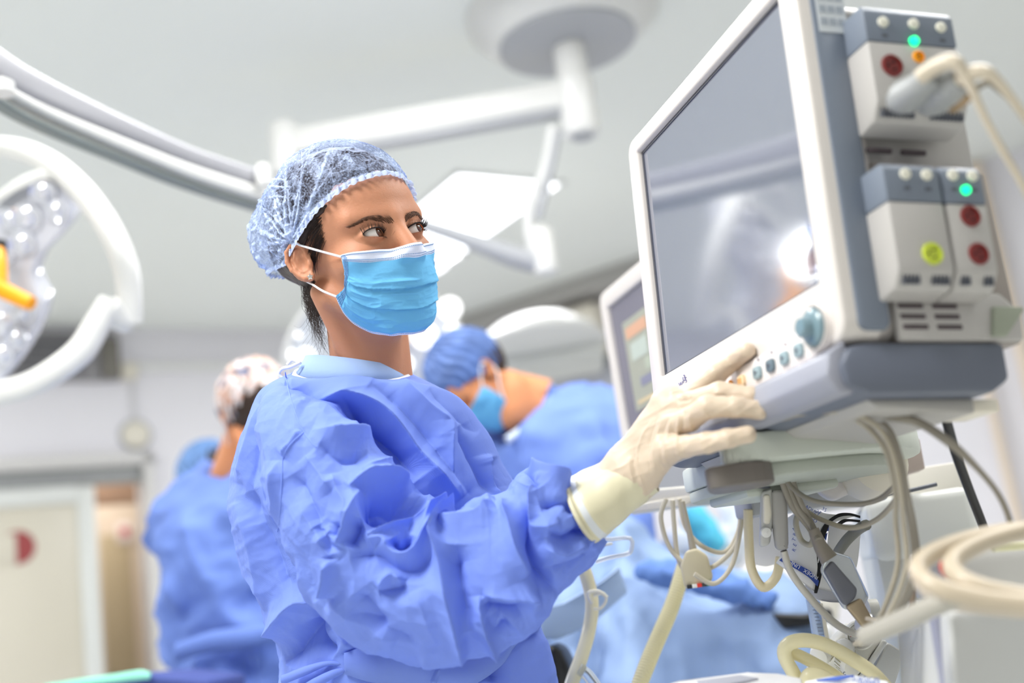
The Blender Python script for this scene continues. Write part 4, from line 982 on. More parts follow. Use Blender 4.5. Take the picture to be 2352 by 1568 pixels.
for ei, s in ((0, -1), (1, 1)):
    c = EYE[ei]
    V, Fc, mi = eyeball(c, gaze_dir)
    eo = mesh('eye', HW(V), Fc, eye_mats, woman)
    eo.data.polygons.foreach_set('material_index', mi)
    # lids: rows from the almond edge outwards onto the skin
    n = 72; rows = 14; A, BU, BL = 0.0150, 0.0062, 0.0046
    pts = []
    ts = np.linspace(0, 2 * math.pi, n, endpoint=False)
    def almond(t, k):
        y = A * math.cos(t); zz = math.sin(t)
        e = abs(zz) ** 1.15
        z = (BU * e if zz > 0 else -BL * e)
        z += 0.10 * y - 0.0006                     # outer corner a little higher
        return y * k, z * k if k == 1 else z * k
    edge = np.array([almond(t, 1) for t in ts])
    outer = np.array([(0.0212 * math.cos(t), 0.0150 * math.sin(t) + 0.0005) for t in ts])
    Vl = []
    for r in range(rows):
        f = r / (rows - 1); yz = edge * (1 - f) + outer * f
        yw = s * yz[:, 0] + c[1]; zw = yz[:, 1] + c[2]
        rho2 = (yz[:, 0] ** 2 + yz[:, 1] ** 2)
        R = 0.0135
        xs = np.where(rho2 < (0.78 * R) ** 2, np.sqrt(np.maximum(R * R - rho2, 0)), 0)
        rho = np.sqrt(rho2); lin = math.sqrt(1 - .78 ** 2) * R - (rho - 0.78 * R) * 0.95
        xs = np.where(rho2 < (0.78 * R) ** 2, xs, lin) + c[0]
        o = np.stack([np.full(n, 0.14), yw, zw], 1); 
        Vl.append((xs, yw, zw, f))
    # skin height under the outer rows
    o = np.stack([np.full(n, 0.14), s * outer[:, 0] + c[1], outer[:, 1] + c[2]], 1)
    hx_ = trace(face_sdf, o, np.tile([-1.0, 0, 0], (n, 1)))[:, 0]
    VV = []
    for xs, yw, zw, f in Vl:
        w = f * f * (3 - 2 * f)
        R2 = 0.0129; rho_ = np.hypot(yw - c[1], zw - c[2]); sph_ = c[0] + np.sqrt(np.maximum(R2 * R2 - rho_ ** 2, 0)) - 10 * (rho_ > R2)
        crease = 0.0007 * math.exp(-((f - 0.42) / 0.10) ** 2)
        up = (np.sin(ts) > 0.1)
        x = np.maximum(xs * (1 - w) + (hx_ - 0.0003) * w, sph_) - np.where(up, crease, 0.3 * crease) + 0.0010 * math.exp(-(f / 0.16) ** 2)
        VV.append(np.stack([x, yw, zw], 1))
    # rim that turns back to the eyeball
    first = VV[0].copy(); back = first.copy(); back[:, 0] -= 0.0028
    VV = np.concatenate([back] + VV); rows_ = rows + 1; Fl = []
    for r in range(rows_ - 1):
        for k in range(n):
            l = (k + 1) % n; Fl.append((r * n + k, r * n + l, (r + 1) * n + l, (r + 1) * n + k) if s > 0 else (r * n + k, (r + 1) * n + k, (r + 1) * n + l, r * n + l))
    lid = mesh('eyelid', HW(VV), Fl, skin, woman)
    # dark lash line and lashes
    up = [k for k in range(n) if math.sin(ts[k]) > -0.02 and True]
    ml = Multi()
    line = [HW(first[k] + np.array([0.0004, 0, 0])) for k in up]
    ml.tube(line, [0.0004, 0.0009, 0.0010, 0.0006], n=1, seg=5)
    rr = random.Random(5 + ei)
    for q in range(40):
        t = math.pi * (0.04 + 0.92 * q / 39.0) + rr.uniform(-.02, .02); k = t / (2 * math.pi) * n; i0 = int(k) % n
        b = first[i0] * (1 - (k % 1)) + first[(i0 + 1) % n] * (k % 1)
        out = math.cos(t)
        L = 0.0042 + 0.0032 * (0.5 + 0.5 * out) + rr.uniform(-.0012, .0012)
        dy = s * (out * 0.75 + rr.uniform(-.12, .12))
        p1 = b + np.array([0.50, dy * 0.45, 0.10]) * L; p2 = b + np.array([0.75, dy * 0.95, 0.85]) * L
        ml.tube([HW(b), HW(p1), HW(p2)], [0.00042, 0.0003, 0.00006], n=3, seg=4)
    for q in range(34):
        t = -math.pi * (0.08 + 0.84 * q / 33.0) + rr.uniform(-.02, .02); k = (t % (2 * math.pi)) / (2 * math.pi) * n; i0 = int(k) % n
        b = first[i0]; out = math.cos(t); L = 0.0030 + rr.uniform(-.0006, .001)
        ml.tube([HW(b), HW(b + np.array([0.6, s * out * 0.5, -0.3]) * L), HW(b + np.array([0.8, s * out * 0.8, -0.9]) * L)], [0.00014, 0.0001, 0.00004], n=2, seg=4)
    ml.build('eyelashes', lash_m, woman)
    # eyebrow
    mb = Multi(); N = 280
    o = []; tt = []
    for q in range(N):
        f = rr.random(); w = (1 - 0.75 * max(0, f - .25) / .75) * (0.75 + 0.25 * min(1, f / .15))
        y = 0.0080 + 0.045 * f; z = 0.0105 + 0.0095 * math.sin(min(1, f * 1.25) * math.pi * 0.62) - 0.010 * max(0, f - .62) + rr.uniform(-1, 1) * 0.0036 * w
        o.append((0.14, s * y, z)); tt.append((f, (z - 0.0105 - 0.0095 * math.sin(min(1, f * 1.25) * math.pi * 0.62)) / 0.0036))
    hit_ = trace(face_sdf, np.array(o), np.tile([-1.0, 0, 0], (N, 1)))
    g = np.stack([face_sdf(hit_ + np.eye(3)[k] * 0.002) - face_sdf(hit_ - np.eye(3)[k] * 0.002) for k in range(3)], 1); g /= np.linalg.norm(g, axis=1, keepdims=True)
    for q in range(N):
        f, wv = tt[q]; L = rr.uniform(0.0045, 0.0075)
        dirn = np.array([0, s * (0.45 + 0.6 * min(1, f * 1.6)), 0.75 * (1 - f * 1.5) - 0.25 * wv * (1 if f > .15 else 0)]); dirn -= g[q] * (dirn @ g[q]); dirn /= np.linalg.norm(dirn)
        b = hit_[q] + g[q] * 0.0001
        mb.tube([HW(b), HW(b + dirn * L * .5 + g[q] * 0.0009), HW(b + dirn * L + g[q] * 0.0007)], [0.00020, 0.00017, 0.00005], n=1, seg=3)
    mb.build('eyebrow', brow_m, woman)

# ---- hair beneath and around the cap
def cap_hull(p):
    p = p.astype(np.float32); q = p.copy(); q[:, 1] = np.abs(q[:, 1])
    d = d_ell(q, (-0.012, 0, 0.052), (0.103, 0.084, 0.093))
    d = smin(d, d_ell(q, (-0.080, 0, 0.056), (0.072, 0.074, 0.068)), 0.02)
    return d
def hair_sdf(p):
    p = p.astype(np.float32); q = p.copy(); q[:, 1] = np.abs(q[:, 1])
    d = d_ell(q, (-0.016, 0, 0.047), (0.0985, 0.0785, 0.0895))
    d = smin(d, d_ell(q, (0.024, 0, 0.046), (0.066, 0.0665, 0.058)), 0.02)
    d = smin(d, d_ell(q, (-0.105, 0, 0.045), (0.034, 0.045, 0.045)), 0.03)
    d = smin(d, d_ell(q, (-0.052, 0, -0.030), (0.026, 0.036, 0.036)), 0.02)
    # hairline: cut away in front of a surface that runs from the forehead past the temple to the ear
    fr = q[:, 0] - (0.019 + 1.65 * np.clip(q[:, 2] - 0.028, -0.02, 0.2) + 0.0012 * np.sin(q[:, 2] * 900))
    d = np.maximum(d, fr)
    d = np.maximum(d, (0.004 - q[:, 2] + np.where(q[:, 0] > -0.006, 0, -0.2)))
    d = np.maximum(d, cap_hull(p) + 0.0045 - 0.02 * (q[:, 2] < 0.05))
    # free the ear
    e = np.maximum(np.abs(q[:, 0] + 0.008) - 0.020, -0.2)
    d = np.maximum(d, -np.maximum(np.maximum(e, q[:, 2] - 0.018), 0.035 - q[:, 1]))
    return d
V, Fc = surface_nets(hair_sdf, (-0.145, -0.09, -0.09), (0.1, 0.09, 0.142), 0.0022)
V = V + normals_of(V, Fc) * (0.0010 * ridged(V * np.array([60, 60, 22]), 3, 2))[:, None]
hair = mesh('hair', HW(V), Fc, hair_m, woman)
mh = Multi(); rr = random.Random(11)
for s in (-1, 1):                                # temple and sideburn strands, swept back
    for q in range(420):
        f = rr.random()
        z0 = 0.062 - 0.060 * f + rr.uniform(-.004, .004); x0 = 0.036 - 0.016 * f + 0.010 * math.sin(f * 3.1) + rr.uniform(-.006, .004) - (0.016 if f > .8 else 0)
        L = rr.uniform(0.014, 0.034) * (1 - 0.45 * max(0, f - .6) / .4)
        y0 = 0.09
        o = np.array([[x0, s * y0, z0], [x0 - L * .5, s * y0, z0 - L * (.16 + .25 * f)], [x0 - L, s * y0, z0 - L * (.2 + .7 * f)]])
        h = trace(face_sdf, o, np.tile([0, -s, 0.0], (3, 1)))
        h[:, 1] += s * np.array([0.0004, 0.003, 0.004]) * rr.uniform(.4, 1.2)
        mh.tube([HW(a) for a in h], [0.00022, 0.0002, 0.00008], n=3, seg=3)
for q in range(330):                             # nape strands, wavy and hanging
    s = -1 if q % 5 else 1
    a = rr.uniform(0, 1); b = np.array([-0.022 - 0.045 * a, s * (0.056 - 0.014 * a), 0.004 - 0.04 * rr.random()])
    L = rr.uniform(0.03, 0.085) * (1 if a > .3 else .6); pts = [b]
    wv = rr.uniform(0, 6); am_ = rr.uniform(.003, .009)
    for k in range(1, 6):
        f = k / 5; pts.append(b + np.array([-0.012 * f + am_ * math.sin(wv + f * 5), -s * 0.004 * f + s * am_ * .6 * math.cos(wv + f * 6), -L * f]))
    mh.tube([HW(x) for x in pts], [0.00024, 0.0002, 0.00007], n=3, seg=3)
for q in range(8):                               # a few loose flyaway hairs
    b = np.array([-0.06, -0.05, -0.05 - 0.006 * q]); pts = [b, b + np.array([-0.02, -0.004, -0.010]), b + np.array([-0.034 - .002 * q, -0.004, -0.004 - .004 * q])]
    mh.tube([HW(x) for x in pts], [0.00012, 0.0001, 0.00004], n=4, seg=3)
mh.build('hair_strands', hair_m, hair)
# forehead fair wisps
# ---- star earring
st_ = [(0.0042 * (1 if k % 2 == 0 else 0.5) * math.cos(math.pi / 2 + k * math.pi / 5), 0.0042 * (1 if k % 2 == 0 else 0.5) * math.sin(math.pi / 2 + k * math.pi / 5)) for k in range(10)]
ep = HW((0.0075, -0.0800, -0.0200)); ex_, ey_, ez_ = axes_from(CAM - ep + np.array([-0.3, 0, 0.1]))
er = prism('star_earring', st_, 0.0, 0.0014, frame(ep, ex_, ey_, ez_), mat('silver', (235, 232, 228), 0.12, metal=1.0), woman, 0.0003)

# ---- the mask
def mask_hull(p):
    p = p.astype(np.float32); q = p.copy(); q[:, 1] = np.abs(q[:, 1])
    d = d_ell(q, (0.020, 0, -0.020), (0.070, 0.070, 0.070))
    d = smin(d, d_ell(q, (0.022, 0, -0.060), (0.056, 0.060, 0.054)), 0.03)
    d = smin(d, d_cap(q, (0.086, 0, 0.010), (0.093, 0, -0.024), 0.008, 0.013), 0.022)
    d = smin(d, d_ell(q, (0.062, 0, -0.058), (0.026, 0.030, 0.030)), 0.03)
    d = smin(d, d_ell(q, (0.056, 0, -0.094), (0.022, 0.026, 0.020)), 0.03)
    return np.minimum(d, face_sdf(p) - 0.0018) if False else smin(d, face_sdf(p) - 0.002, 0.004)
MC = np.array([0.0, 0, -0.045])
def mdir(X): v = X - MC; v = v / np.linalg.norm(v, axis=-1, keepdims=True); return np.stack([np.arctan2(v[..., 1], v[..., 0]), np.arcsin(v[..., 2])], -1)
def from_px(pts):
    o = np.tile(CAM, (len(pts), 1)); d = np.array([P(x, y, 1.0) - CAM for x, y in pts])
    d /= np.linalg.norm(d, axis=1, keepdims=True); o = HLoc(o + d * 1.1); dl = d @ HM.T
    return mdir(trace(mask_hull, o, dl, 80))
left = from_px([(783, 587), (789, 612), (792, 640), (790, 662), (771, 681)])      # near side edge, top to bottom
top = from_px([(783, 587), (830, 578), (870, 574), (905, 571), (932, 563)])
bot = from_px([(767, 679), (790, 722), (820, 748), (850, 763), (880, 767)])
c_top = np.array([[0.0, top[-1][1] - 0.02]]); c_bot = np.array([[0.0, bot[-1][1] - 0.02]])
def sym(c, mid):
    a = np.array(c); b = a[::-1] * np.array([-1, 1]); m_ = a[a[:, 0] < -0.03]; 
    return np.concatenate([m_, mid, m_[::-1] * np.array([-1, 1])])
topc = sym(top, c_top); botc = sym(bot, c_bot)
NU, NV = 240, 150
def resample(c, n):
    s = np.linspace(0, 1, len(c)); c2 = catmull(np.c_[c, np.zeros(len(c))], 12)[:, :2]
    L = np.r_[0, np.cumsum(np.linalg.norm(np.diff(c2, axis=0), axis=1))]; L /= L[-1]; u = np.linspace(0, 1, n)
    return np.stack([np.interp(u, L, c2[:, 0]), np.interp(u, L, c2[:, 1])], 1)
T_, B_ = resample(topc, NU), resample(botc, NU)
u = np.linspace(0, 1, NU); v = np.linspace(0, 1, NV)
UU, VV_ = np.meshgrid(u, v, indexing='ij')
edgeL = resample(left, NV)
G = T_[:, None] * (1 - v)[None, :, None] + B_[:, None] * v[None, :, None]
# bow the side edges like the photograph's
dl_ = edgeL - (T_[0][None] * (1 - v)[:, None] + B_[0][None] * v[:, None])
wl = np.clip(1 - UU / 0.18, 0, 1) ** 1.5; wr = np.clip(1 - (1 - UU) / 0.18, 0, 1) ** 1.5
G = G + wl[..., None] * dl_[None] + wr[..., None] * (dl_ * np.array([-1, 1]))[None]
az, el = G[..., 0].ravel(), G[..., 1].ravel()
dirs = np.stack([np.cos(el) * np.cos(az), np.cos(el) * np.sin(az), np.sin(el)], 1)
S = trace(mask_hull, MC + dirs * 0.25, -dirs, 70)
uf, vf = UU.ravel(), VV_.ravel()
cu = np.abs(uf - 0.5) * 2                         # 0 centre, 1 at the sides
off = 0.0006 + 0 * uf
def pleat(vc, amp, wd):                          # material overlaps: bulges above the line, tucks in below
    x = (vf - vc) / wd
    return amp * np.where(x < 0, np.exp(x * 1.1), -0.6 * np.exp(-x * 3.0))
open_ = 1 - 0.45 * cu ** 3
off += open_ * pleat(0.43 - 0.05 * cu ** 2 + 0.012 * np.sin(uf * 21), 0.0030, 0.10)
off += open_ * pleat(0.66 - 0.10 * cu ** 2 + 0.014 * np.sin(uf * 17 + 1), 0.0026, 0.09)
off += 0.0012 * ridged(np.stack([uf * 5, vf * 7, uf * 0], 1), 5, 3) * np.clip(vf * 6 - 1, 0, 1)
off += 0.0010 * np.sin(vf * 60 + uf * 5) * np.clip((uf - 0.90) / .1, 0, 1)
off += 0.0020 * np.exp(-((uf - 0.30 - (vf - .75) * .3) / 0.03) ** 2) * np.clip((vf - .7) * 4, 0, 1)
off += 0.0012 * np.exp(-((vf - 0.015) / 0.02) ** 2)
S = S + dirs * off[:, None]
idx = np.arange(NU * NV).reshape(NU, NV)
Fm = np.stack([idx[:-1, :-1], idx[:-1, 1:], idx[1:, 1:], idx[1:, :-1]], -1).reshape(-1, 4)
mk = mesh('face_mask', HW(S), Fm, [mask_m, mask_w], woman)
vi = (np.arange(len(Fm)) % (NV - 1)) / (NV - 1)
ui = (np.arange(len(Fm)) // (NV - 1)) / (NU - 1)
cu_ = np.abs(ui - .5) * 2
band = np.where((vi < 0.115) | (vi > 0.955 - 0.0 * cu_), 1, 0)
mk.data.polygons.foreach_set('material_index', band.astype(np.int32))
mk['label'] = 'pleated light blue surgical mask with white top band'
def mask_pt(uu, vv, h=0.0004):
    i = uu * (NU - 1); j = vv * (NV - 1); i0, j0 = int(i), int(j); i1, j1 = min(i0 + 1, NU - 1), min(j0 + 1, NV - 1)
    k = idx[i0, j0]; p = S[k]; p = p + (S[idx[i1, j0]] - p) * (i - i0) + (S[idx[i0, j1]] - S[k]) * (j - j0)
    return p + dirs[k] * h
ms = Multi(); dot_m = mat('mask_stitch_blue', (104, 150, 200), 0.7)
def dot(uu, vv, su=0.0012, sv=0.0008):
    a = mask_pt(uu, vv); b = mask_pt(min(uu + .004, 1), vv); c_ = mask_pt(uu, min(vv + .01, 1))
    e1_l = (b - a) / max(np.linalg.norm(b - a), 1e-9); e2_l = (c_ - a) / max(np.linalg.norm(c_ - a), 1e-9)
    q = [a - e1_l * su / 2 - e2_l * sv / 2, a + e1_l * su / 2 - e2_l * sv / 2, a + e1_l * su / 2 + e2_l * sv / 2, a - e1_l * su / 2 + e2_l * sv / 2]
    nrm = np.cross(e1_l, e2_l) * 0.0002
    qq = np.array(q + [x + nrm for x in q])
    ms.add(HW(qq), [(0, 1, 2, 3), (7, 6, 5, 4), (0, 4, 5, 1), (1, 5, 6, 2), (2, 6, 7, 3), (3, 7, 4, 0)])
for q in range(110):
    uu = 0.01 + 0.98 * q / 109
    dot(uu, 0.028); dot(uu, 0.095); dot(uu, 0.112)
    if vf is not None: dot(uu, 0.972, 0.0012, 0.0008)
for q in range(46):
    for c_ in range(4):
        vv = 0.13 + 0.82 * q / 45
        dot(0.016 + c_ * 0.014, vv, 0.0013, 0.0010); dot(0.984 - c_ * 0.014, vv, 0.0013, 0.0010)
ms.build('stitching', dot_m, mk)
# small blue checked stamp near the corner
pk = mask_pt(0.035, 0.065); a_ = HW(pk); sx_, sy_, sz_ = axes_from((dirs[idx[8, 9]]) @ HM)
stp = Multi()
for i in range(-3, 4):
    for j in range(-3, 4):
        if (i + j) % 2 == 0 and i * i + j * j < 11:
            c_ = a_ + sx_ * i * .0009 + sy_ * j * .0009 + sz_ * .0006
            q = [c_ + sx_ * dx * .00045 + sy_ * dy * .00045 for dx, dy in ((-1, -1), (1, -1), (1, 1), (-1, 1))]
            stp.add(q, [(0, 1, 2, 3)])
stp.build('printed_stamp', mat('stamp_blue', (70, 130, 190), 0.7), mk, smooth=False)
# ear loops
loop_m = mat('ear_loop_white', (238, 238, 240), 0.7)
for s in (-1, 1):
    e_ = 0.004 if s < 0 else 0.996
    a = mask_pt(e_, 0.04); b = mask_pt(e_, 0.965)
    tube('ear_loop', [HW(p) for p in (a, a * .5 + np.array([0.004, s * 0.0775, 0.018]) * .5 + np.array([0, s * 0.002, 0.001]), np.array([0.004, s * 0.0775, 0.019]), np.array([-0.006, s * 0.078, 0.025]), np.array([-0.018, s * 0.077, 0.022]), np.array([-0.022, s * 0.075, 0.0]))], 0.0013, loop_m, mk, n=6, seg=8)
    tube('ear_loop', [HW(p) for p in (b, b * .5 + np.array([0.0, s * 0.0735, -0.028]) * .5 + np.array([0, s * 0.003, 0]), np.array([-0.002, s * 0.0735, -0.027]), np.array([-0.016, s * 0.072, -0.018]), np.array([-0.022, s * 0.075, -0.008]))], 0.0013, loop_m, mk, n=6, seg=8)

# ---- the cap
CC = np.array([-0.035, 0, 0.055])
NA, NB = 620, 190
th = np.linspace(0, 2 * math.pi, NA, endpoint=False)
# rim height as a function of azimuth (0 = forehead, pi = nape)
ra = np.array([0, 0.35, 0.7, 1.0, 1.3, 1.6, 1.95, 2.3, 2.7, math.pi]); rz = np.array([0.071, 0.066, 0.051, 0.033, 0.020, 0.013, 0.014, 0.018, 0.020, 0.020])
fold_th = np.where(th > math.pi, 2 * math.pi - th, th)
rimz = np.interp(fold_th, ra, rz)
rimz = np.convolve(np.r_[rimz[-8:], rimz, rimz[:8]], np.ones(17) / 17, 'valid')
# elevation of the rim: find where the hull is at that height
elr = np.linspace(-1.2, 0.8, 220)
best = np.zeros(NA)
DD = np.stack(np.broadcast_arrays(np.cos(elr)[None] * np.cos(th)[:, None], np.cos(elr)[None] * np.sin(th)[:, None], np.sin(elr)[None]), -1).reshape(-1, 3)
HH = trace(cap_hull, CC + DD * 0.3, -DD, 40)[:, 2].reshape(NA, -1)
for i in range(NA): best[i] = elr[np.argmin(np.abs(HH[i] - rimz[i]))]
best = np.convolve(np.r_[best[-4:], best, best[:4]], np.ones(9) / 9, 'valid')
tv = np.linspace(0, 1, NB)
EL = math.pi / 2 * (1 - tv)[None] + best[:, None] * tv[None]
TH = np.repeat(th[:, None], NB, 1)
D_ = np.stack([np.cos(EL) * np.cos(TH), np.cos(EL) * np.sin(TH), np.sin(EL)], -1).reshape(-1, 3)
S = trace(cap_hull, CC + D_ * 0.3, -D_, 60)
tvf = np.tile(tv, NA); thf = TH.ravel()
fth = np.where(thf > math.pi, 2 * math.pi - thf, thf)
# gathered side point above and behind each ear: pleats fan out from it
g = np.array([-0.020, 0.0, 0.022]); dx = S[:, 0] - g[0]; dz = S[:, 2] - g[2]
ang = np.arctan2(dz, dx); dist = np.hypot(dx, dz)
side = np.clip((np.abs(S[:, 1]) - 0.02) / 0.05, 0, 1)
wob = fbm(S * 30, 2, 3)
pl = 1 - np.abs(np.sin(ang * 6.5 + wob * 0.7)) ** 0.45
pl2 = 1 - np.abs(np.sin((dist * 170) + wob * 1.2 + ang * 3)) ** 0.5
back = np.clip((fth - 0.9) / 0.7, 0, 1)
gath = np.exp(-((1 - tvf) / 0.10) ** 2)
off = 0.0042 * pl * side * (0.35 + 0.65 * back) * np.exp(-dist / 0.16) + 0.0022 * pl2 * side * back
off += 0.0030 * ridged(S * np.array([26, 26, 34]), 9, 3) * (0.3 + 0.7 * back) + 0.0008 * ridged(S * 120, 4, 2)
off += 0.0011 * np.sin(thf * 105 + 1.2 * np.sin(thf * 13)) * np.exp(-((1 - tvf) / 0.13) ** 2)
# single creases fanning from the gathered side point, and the short cross creases between them
_q = HW(S) - CAM; _d = _q @ _F; qs = np.stack([W / 2 + FPX * (_q @ _R) / _d, H / 2 - FPX * (_q @ _U) / _d], 1)
near = (S[:, 1] < 0.03)
rr = random.Random(4); cre = np.zeros(len(S))
G0 = np.array([668.0, 552.0])
ends = [(588, 505, 1), (590, 470, .8), (597, 440, 1), (608, 412, .8), (622, 388, 1), (640, 368, .9), (660, 350, 1), (690, 338, 1), (722, 330, .8), (760, 330, .9), (800, 350, .6), (835, 375, .4), (588, 545, 1), (596, 580, .9), (618, 602, 1), (640, 612, .8)]
for k, (ex0, ey0, st_0) in enumerate(ends):
    e_ = np.array([ex0, ey0], float); dlt = e_ - G0; nn = np.array([-dlt[1], dlt[0]]) / np.linalg.norm(dlt)
    pts_ = [tuple(G0 + dlt * f + nn * (10 * math.sin(f * 3.1) * (1 if k % 2 else -1) + rr.uniform(-3, 3))) for f in (0.0, 0.25, 0.5, 0.75, 1.0)]
    d_s, t_s, s_s = seg_dist(qs, [tuple(c) for c in catmull([(a, b, 0) for a, b in pts_], 4)[:, :2]])
    cre = np.maximum(cre, st_0 * np.exp(-(d_s / (2.2 if k % 3 else 3.6)) ** 2) * np.clip(1.25 - t_s, 0, 1) * near)
for R_c in range(42, 215, 19):
    for a0 in range(95, 245, 22):
        if rr.random() < .3: continue
        aa = math.radians(a0 + rr.uniform(-6, 6)); span = math.radians(rr.uniform(12, 24)); Rj = R_c + rr.uniform(-5, 5)
        pts_ = [(G0[0] + Rj * math.cos(aa + span * f) , G0[1] - Rj * math.sin(aa + span * f) - 6 * f) for f in (0, .5, 1)]
        if min(math.dist(p_, (G0[0] - 90, G0[1] - 120)) for p_ in pts_) > 190: continue
        d_s, t_s, s_s = seg_dist(qs, pts_)
        cre = np.maximum(cre, rr.uniform(.5, .9) * np.exp(-(d_s / 2.4) ** 2) * np.clip(np.minimum(t_s, 1 - t_s) * 8, 0, 1) * near)
off += 0.0022 * cre
off -= 0.0030 * np.exp(-((tvf - 0.955) / 0.018) ** 2)          # the elastic band draws it in
off += (0.0020 + 0.0016 * np.sin(thf * 75)) * np.clip((tvf - 0.965) / 0.035, 0, 1)
off -= 0.004 * np.exp(-(((S[:, 0] + 0.035) / 0.022) ** 2)) * side * np.clip((0.045 - S[:, 2]) / 0.05, 0, 1)
S = S + D_ * (np.maximum(off, -0.0005) - 0.001 * gath * (fth < 1.6))[:, None]
idx2 = np.arange(NA * NB).reshape(NA, NB); nx_ = np.roll(idx2, -1, 0)
Fcap = np.stack([idx2[:, :-1], idx2[:, 1:], nx_[:, 1:], nx_[:, :-1]], -1).reshape(-1, 4)
cap_m = bpy.data.materials.new('cap_veil'); cap_m.use_nodes = True
nt = cap_m.node_tree; bs = nt.nodes['Principled BSDF']; bs.inputs['Base Color'].default_value = s2l((188, 206, 244)) + (1,); bs.inputs['Roughness'].default_value = 0.42
tr = nt.nodes.new('ShaderNodeBsdfTransparent'); tr.inputs[0].default_value = (0.80, 0.86, 1.0, 1)
mx = nt.nodes.new('ShaderNodeMixShader'); at = nt.nodes.new('ShaderNodeAttribute'); at.attribute_name = 'layers'
tc = nt.nodes.new('ShaderNodeTexCoord'); no = nt.nodes.new('ShaderNodeTexNoise'); no.inputs['Scale'].default_value = 420; no.inputs['Detail'].default_value = 3
nt.links.new(tc.outputs['Object'], no.inputs['Vector'])
ma = nt.nodes.new('ShaderNodeMath'); ma.operation = 'MULTIPLY_ADD'; ma.inputs[1].default_value = 1.2; ma.inputs[2].default_value = -0.60
nt.links.new(no.outputs['Fac'], ma.inputs[0]); mb_ = nt.nodes.new('ShaderNodeMath'); mb_.operation = 'ADD'; mb_.use_clamp = True
nt.links.new(ma.outputs[0], mb_.inputs[0]); nt.links.new(at.outputs['Fac'], mb_.inputs[1])
nt.links.new(mb_.outputs[0], mx.inputs[0]); nt.links.new(tr.outputs[0], mx.inputs[1]); nt.links.new(bs.outputs[0], mx.inputs[2]); nt.links.new(mx.outputs[0], nt.nodes['Material Output'].inputs[0])
bp = nt.nodes.new('ShaderNodeBump'); bp.inputs['Strength'].default_value = 0.5; bp.inputs['Distance'].default_value = 0.0015
nt.links.new(no.outputs['Fac'], bp.inputs['Height']); nt.links.new(bp.outputs[0], bs.inputs['Normal'])
capo = mesh('hair_cap', HW(S), Fcap, cap_m, woman)
l1 = np.clip((pl - 0.45) * 2.4, 0, 1); l2 = np.clip((pl2 - 0.5) * 2.2, 0, 1); rg = np.clip(ridged(S * np.array([70, 70, 90]), 14, 2) - 0.75, 0, 1)
topw = np.clip((S[:, 2] - 0.10) / 0.05, 0, 1)
lay = 0.08 + 0.75 * cre + 0.35 *  (0.5 * l1) * side * 0 + 0.30 * l1 * side * (0.3 + 0.7 * back) + 0.32 * l2 * (0.25 + 0.75 * side * back) + 0.45 * rg + 0.30 * np.clip(fbm(S * 55, 8, 2), 0, 1) + 0.10 * back + 0.5 * np.clip((tvf - 0.97) / 0.02, 0, 1) + 0.12 * np.exp(-((tvf - 0.93) / 0.03) ** 2)
at_ = capo.data.attributes.new('layers', 'FLOAT', 'POINT'); at_.data.foreach_set('value', np.clip(lay, 0.1, 0.97).astype(np.float32))
capo['label'] = 'translucent pale blue bouffant cap'
# crimped white edge
rimp = S[idx2[:, -1]]; dr_ = D_[idx2[:, -1]]
ev = []
for i in range(NA):
    w = (0.0055 + 0.0016 * math.sin(th[i] * 75)) * min(1.0, max(0.12, (1.9 - min(th[i], 2 * math.pi - th[i])) / 0.4))
    a = rimp[i]; dn = np.array([0.25 * math.cos(th[i]), 0.25 * math.sin(th[i]), -1.0]); dn /= np.linalg.norm(dn)
    ev.append([a - dn * 0.002, a + dn * w * .4 + dr_[i] * 0.0012 * math.sin(th[i] * 75), a + dn * w * .75])
ev = np.array(ev).reshape(-1, 3); ie = np.arange(NA * 3).reshape(NA, 3); ne = np.roll(ie, -1, 0)
Fe = np.stack([ie[:, :-1], ie[:, 1:], ne[:, 1:], ne[:, :-1]], -1).reshape(-1, 4)
mesh('crimped_edge', HW(ev), Fe, mat('cap_edge', (206, 220, 250), 0.7, transl=0.3), capo)
# ================================================================== THE WOMAN: BODY, GOWN, GLOVE
def px_of(V):
    v = V - CAM; d = v @ _F
    return np.stack([W / 2 + FPX * (v @ _R) / d, H / 2 - FPX * (v @ _U) / d], 1)
def grid_normals(V, nu, nv, wrap=False):
    G = V.reshape(nu, nv, 3)
    du = np.gradient(G, axis=0)
    if wrap: dv = (np.roll(G, -1, 1) - np.roll(G, 1, 1)) / 2
    else: dv = np.gradient(G, axis=1)
    n = np.cross(du, dv); n /= np.maximum(np.linalg.norm(n, axis=2, keepdims=True), 1e-9)
    return n.reshape(-1, 3)
def apply_folds(V, N, folds, toCam):
    """folds: (points in the photograph, height mm, width left px, width right px); only cloth that faces the viewer's side"""
    q = px_of(V); face = np.clip((N * toCam).sum(1) * 2.5 + 0.15, 0, 1)
    out = np.zeros(len(V))
    for pts, amp, wl, wr in folds:
        pts = [(520 + a / 1.941, 760 + b / 1.941) for a, b in pts]
        c = catmull([(a, b, 0) for a, b in pts], 5)[:, :2]
        x0, y0 = c.min(0) - 4 * max(wl, wr); x1, y1 = c.max(0) + 4 * max(wl, wr)
        k = (q[:, 0] > x0) & (q[:, 0] < x1) & (q[:, 1] > y0) & (q[:, 1] < y1) & (face > 0)
        if not k.any(): continue
        d, t, s = seg_dist(q[k], [tuple(a) for a in c])
        w = np.where(s > 0, wr, wl)
        x = d / w
        prof = np.exp(-x)
        tap = np.clip(np.minimum(t, 1 - t) / 0.18, 0, 1) ** 0.7
        out[k] += amp * 0.0025 * prof * tap * face[k]
    return out
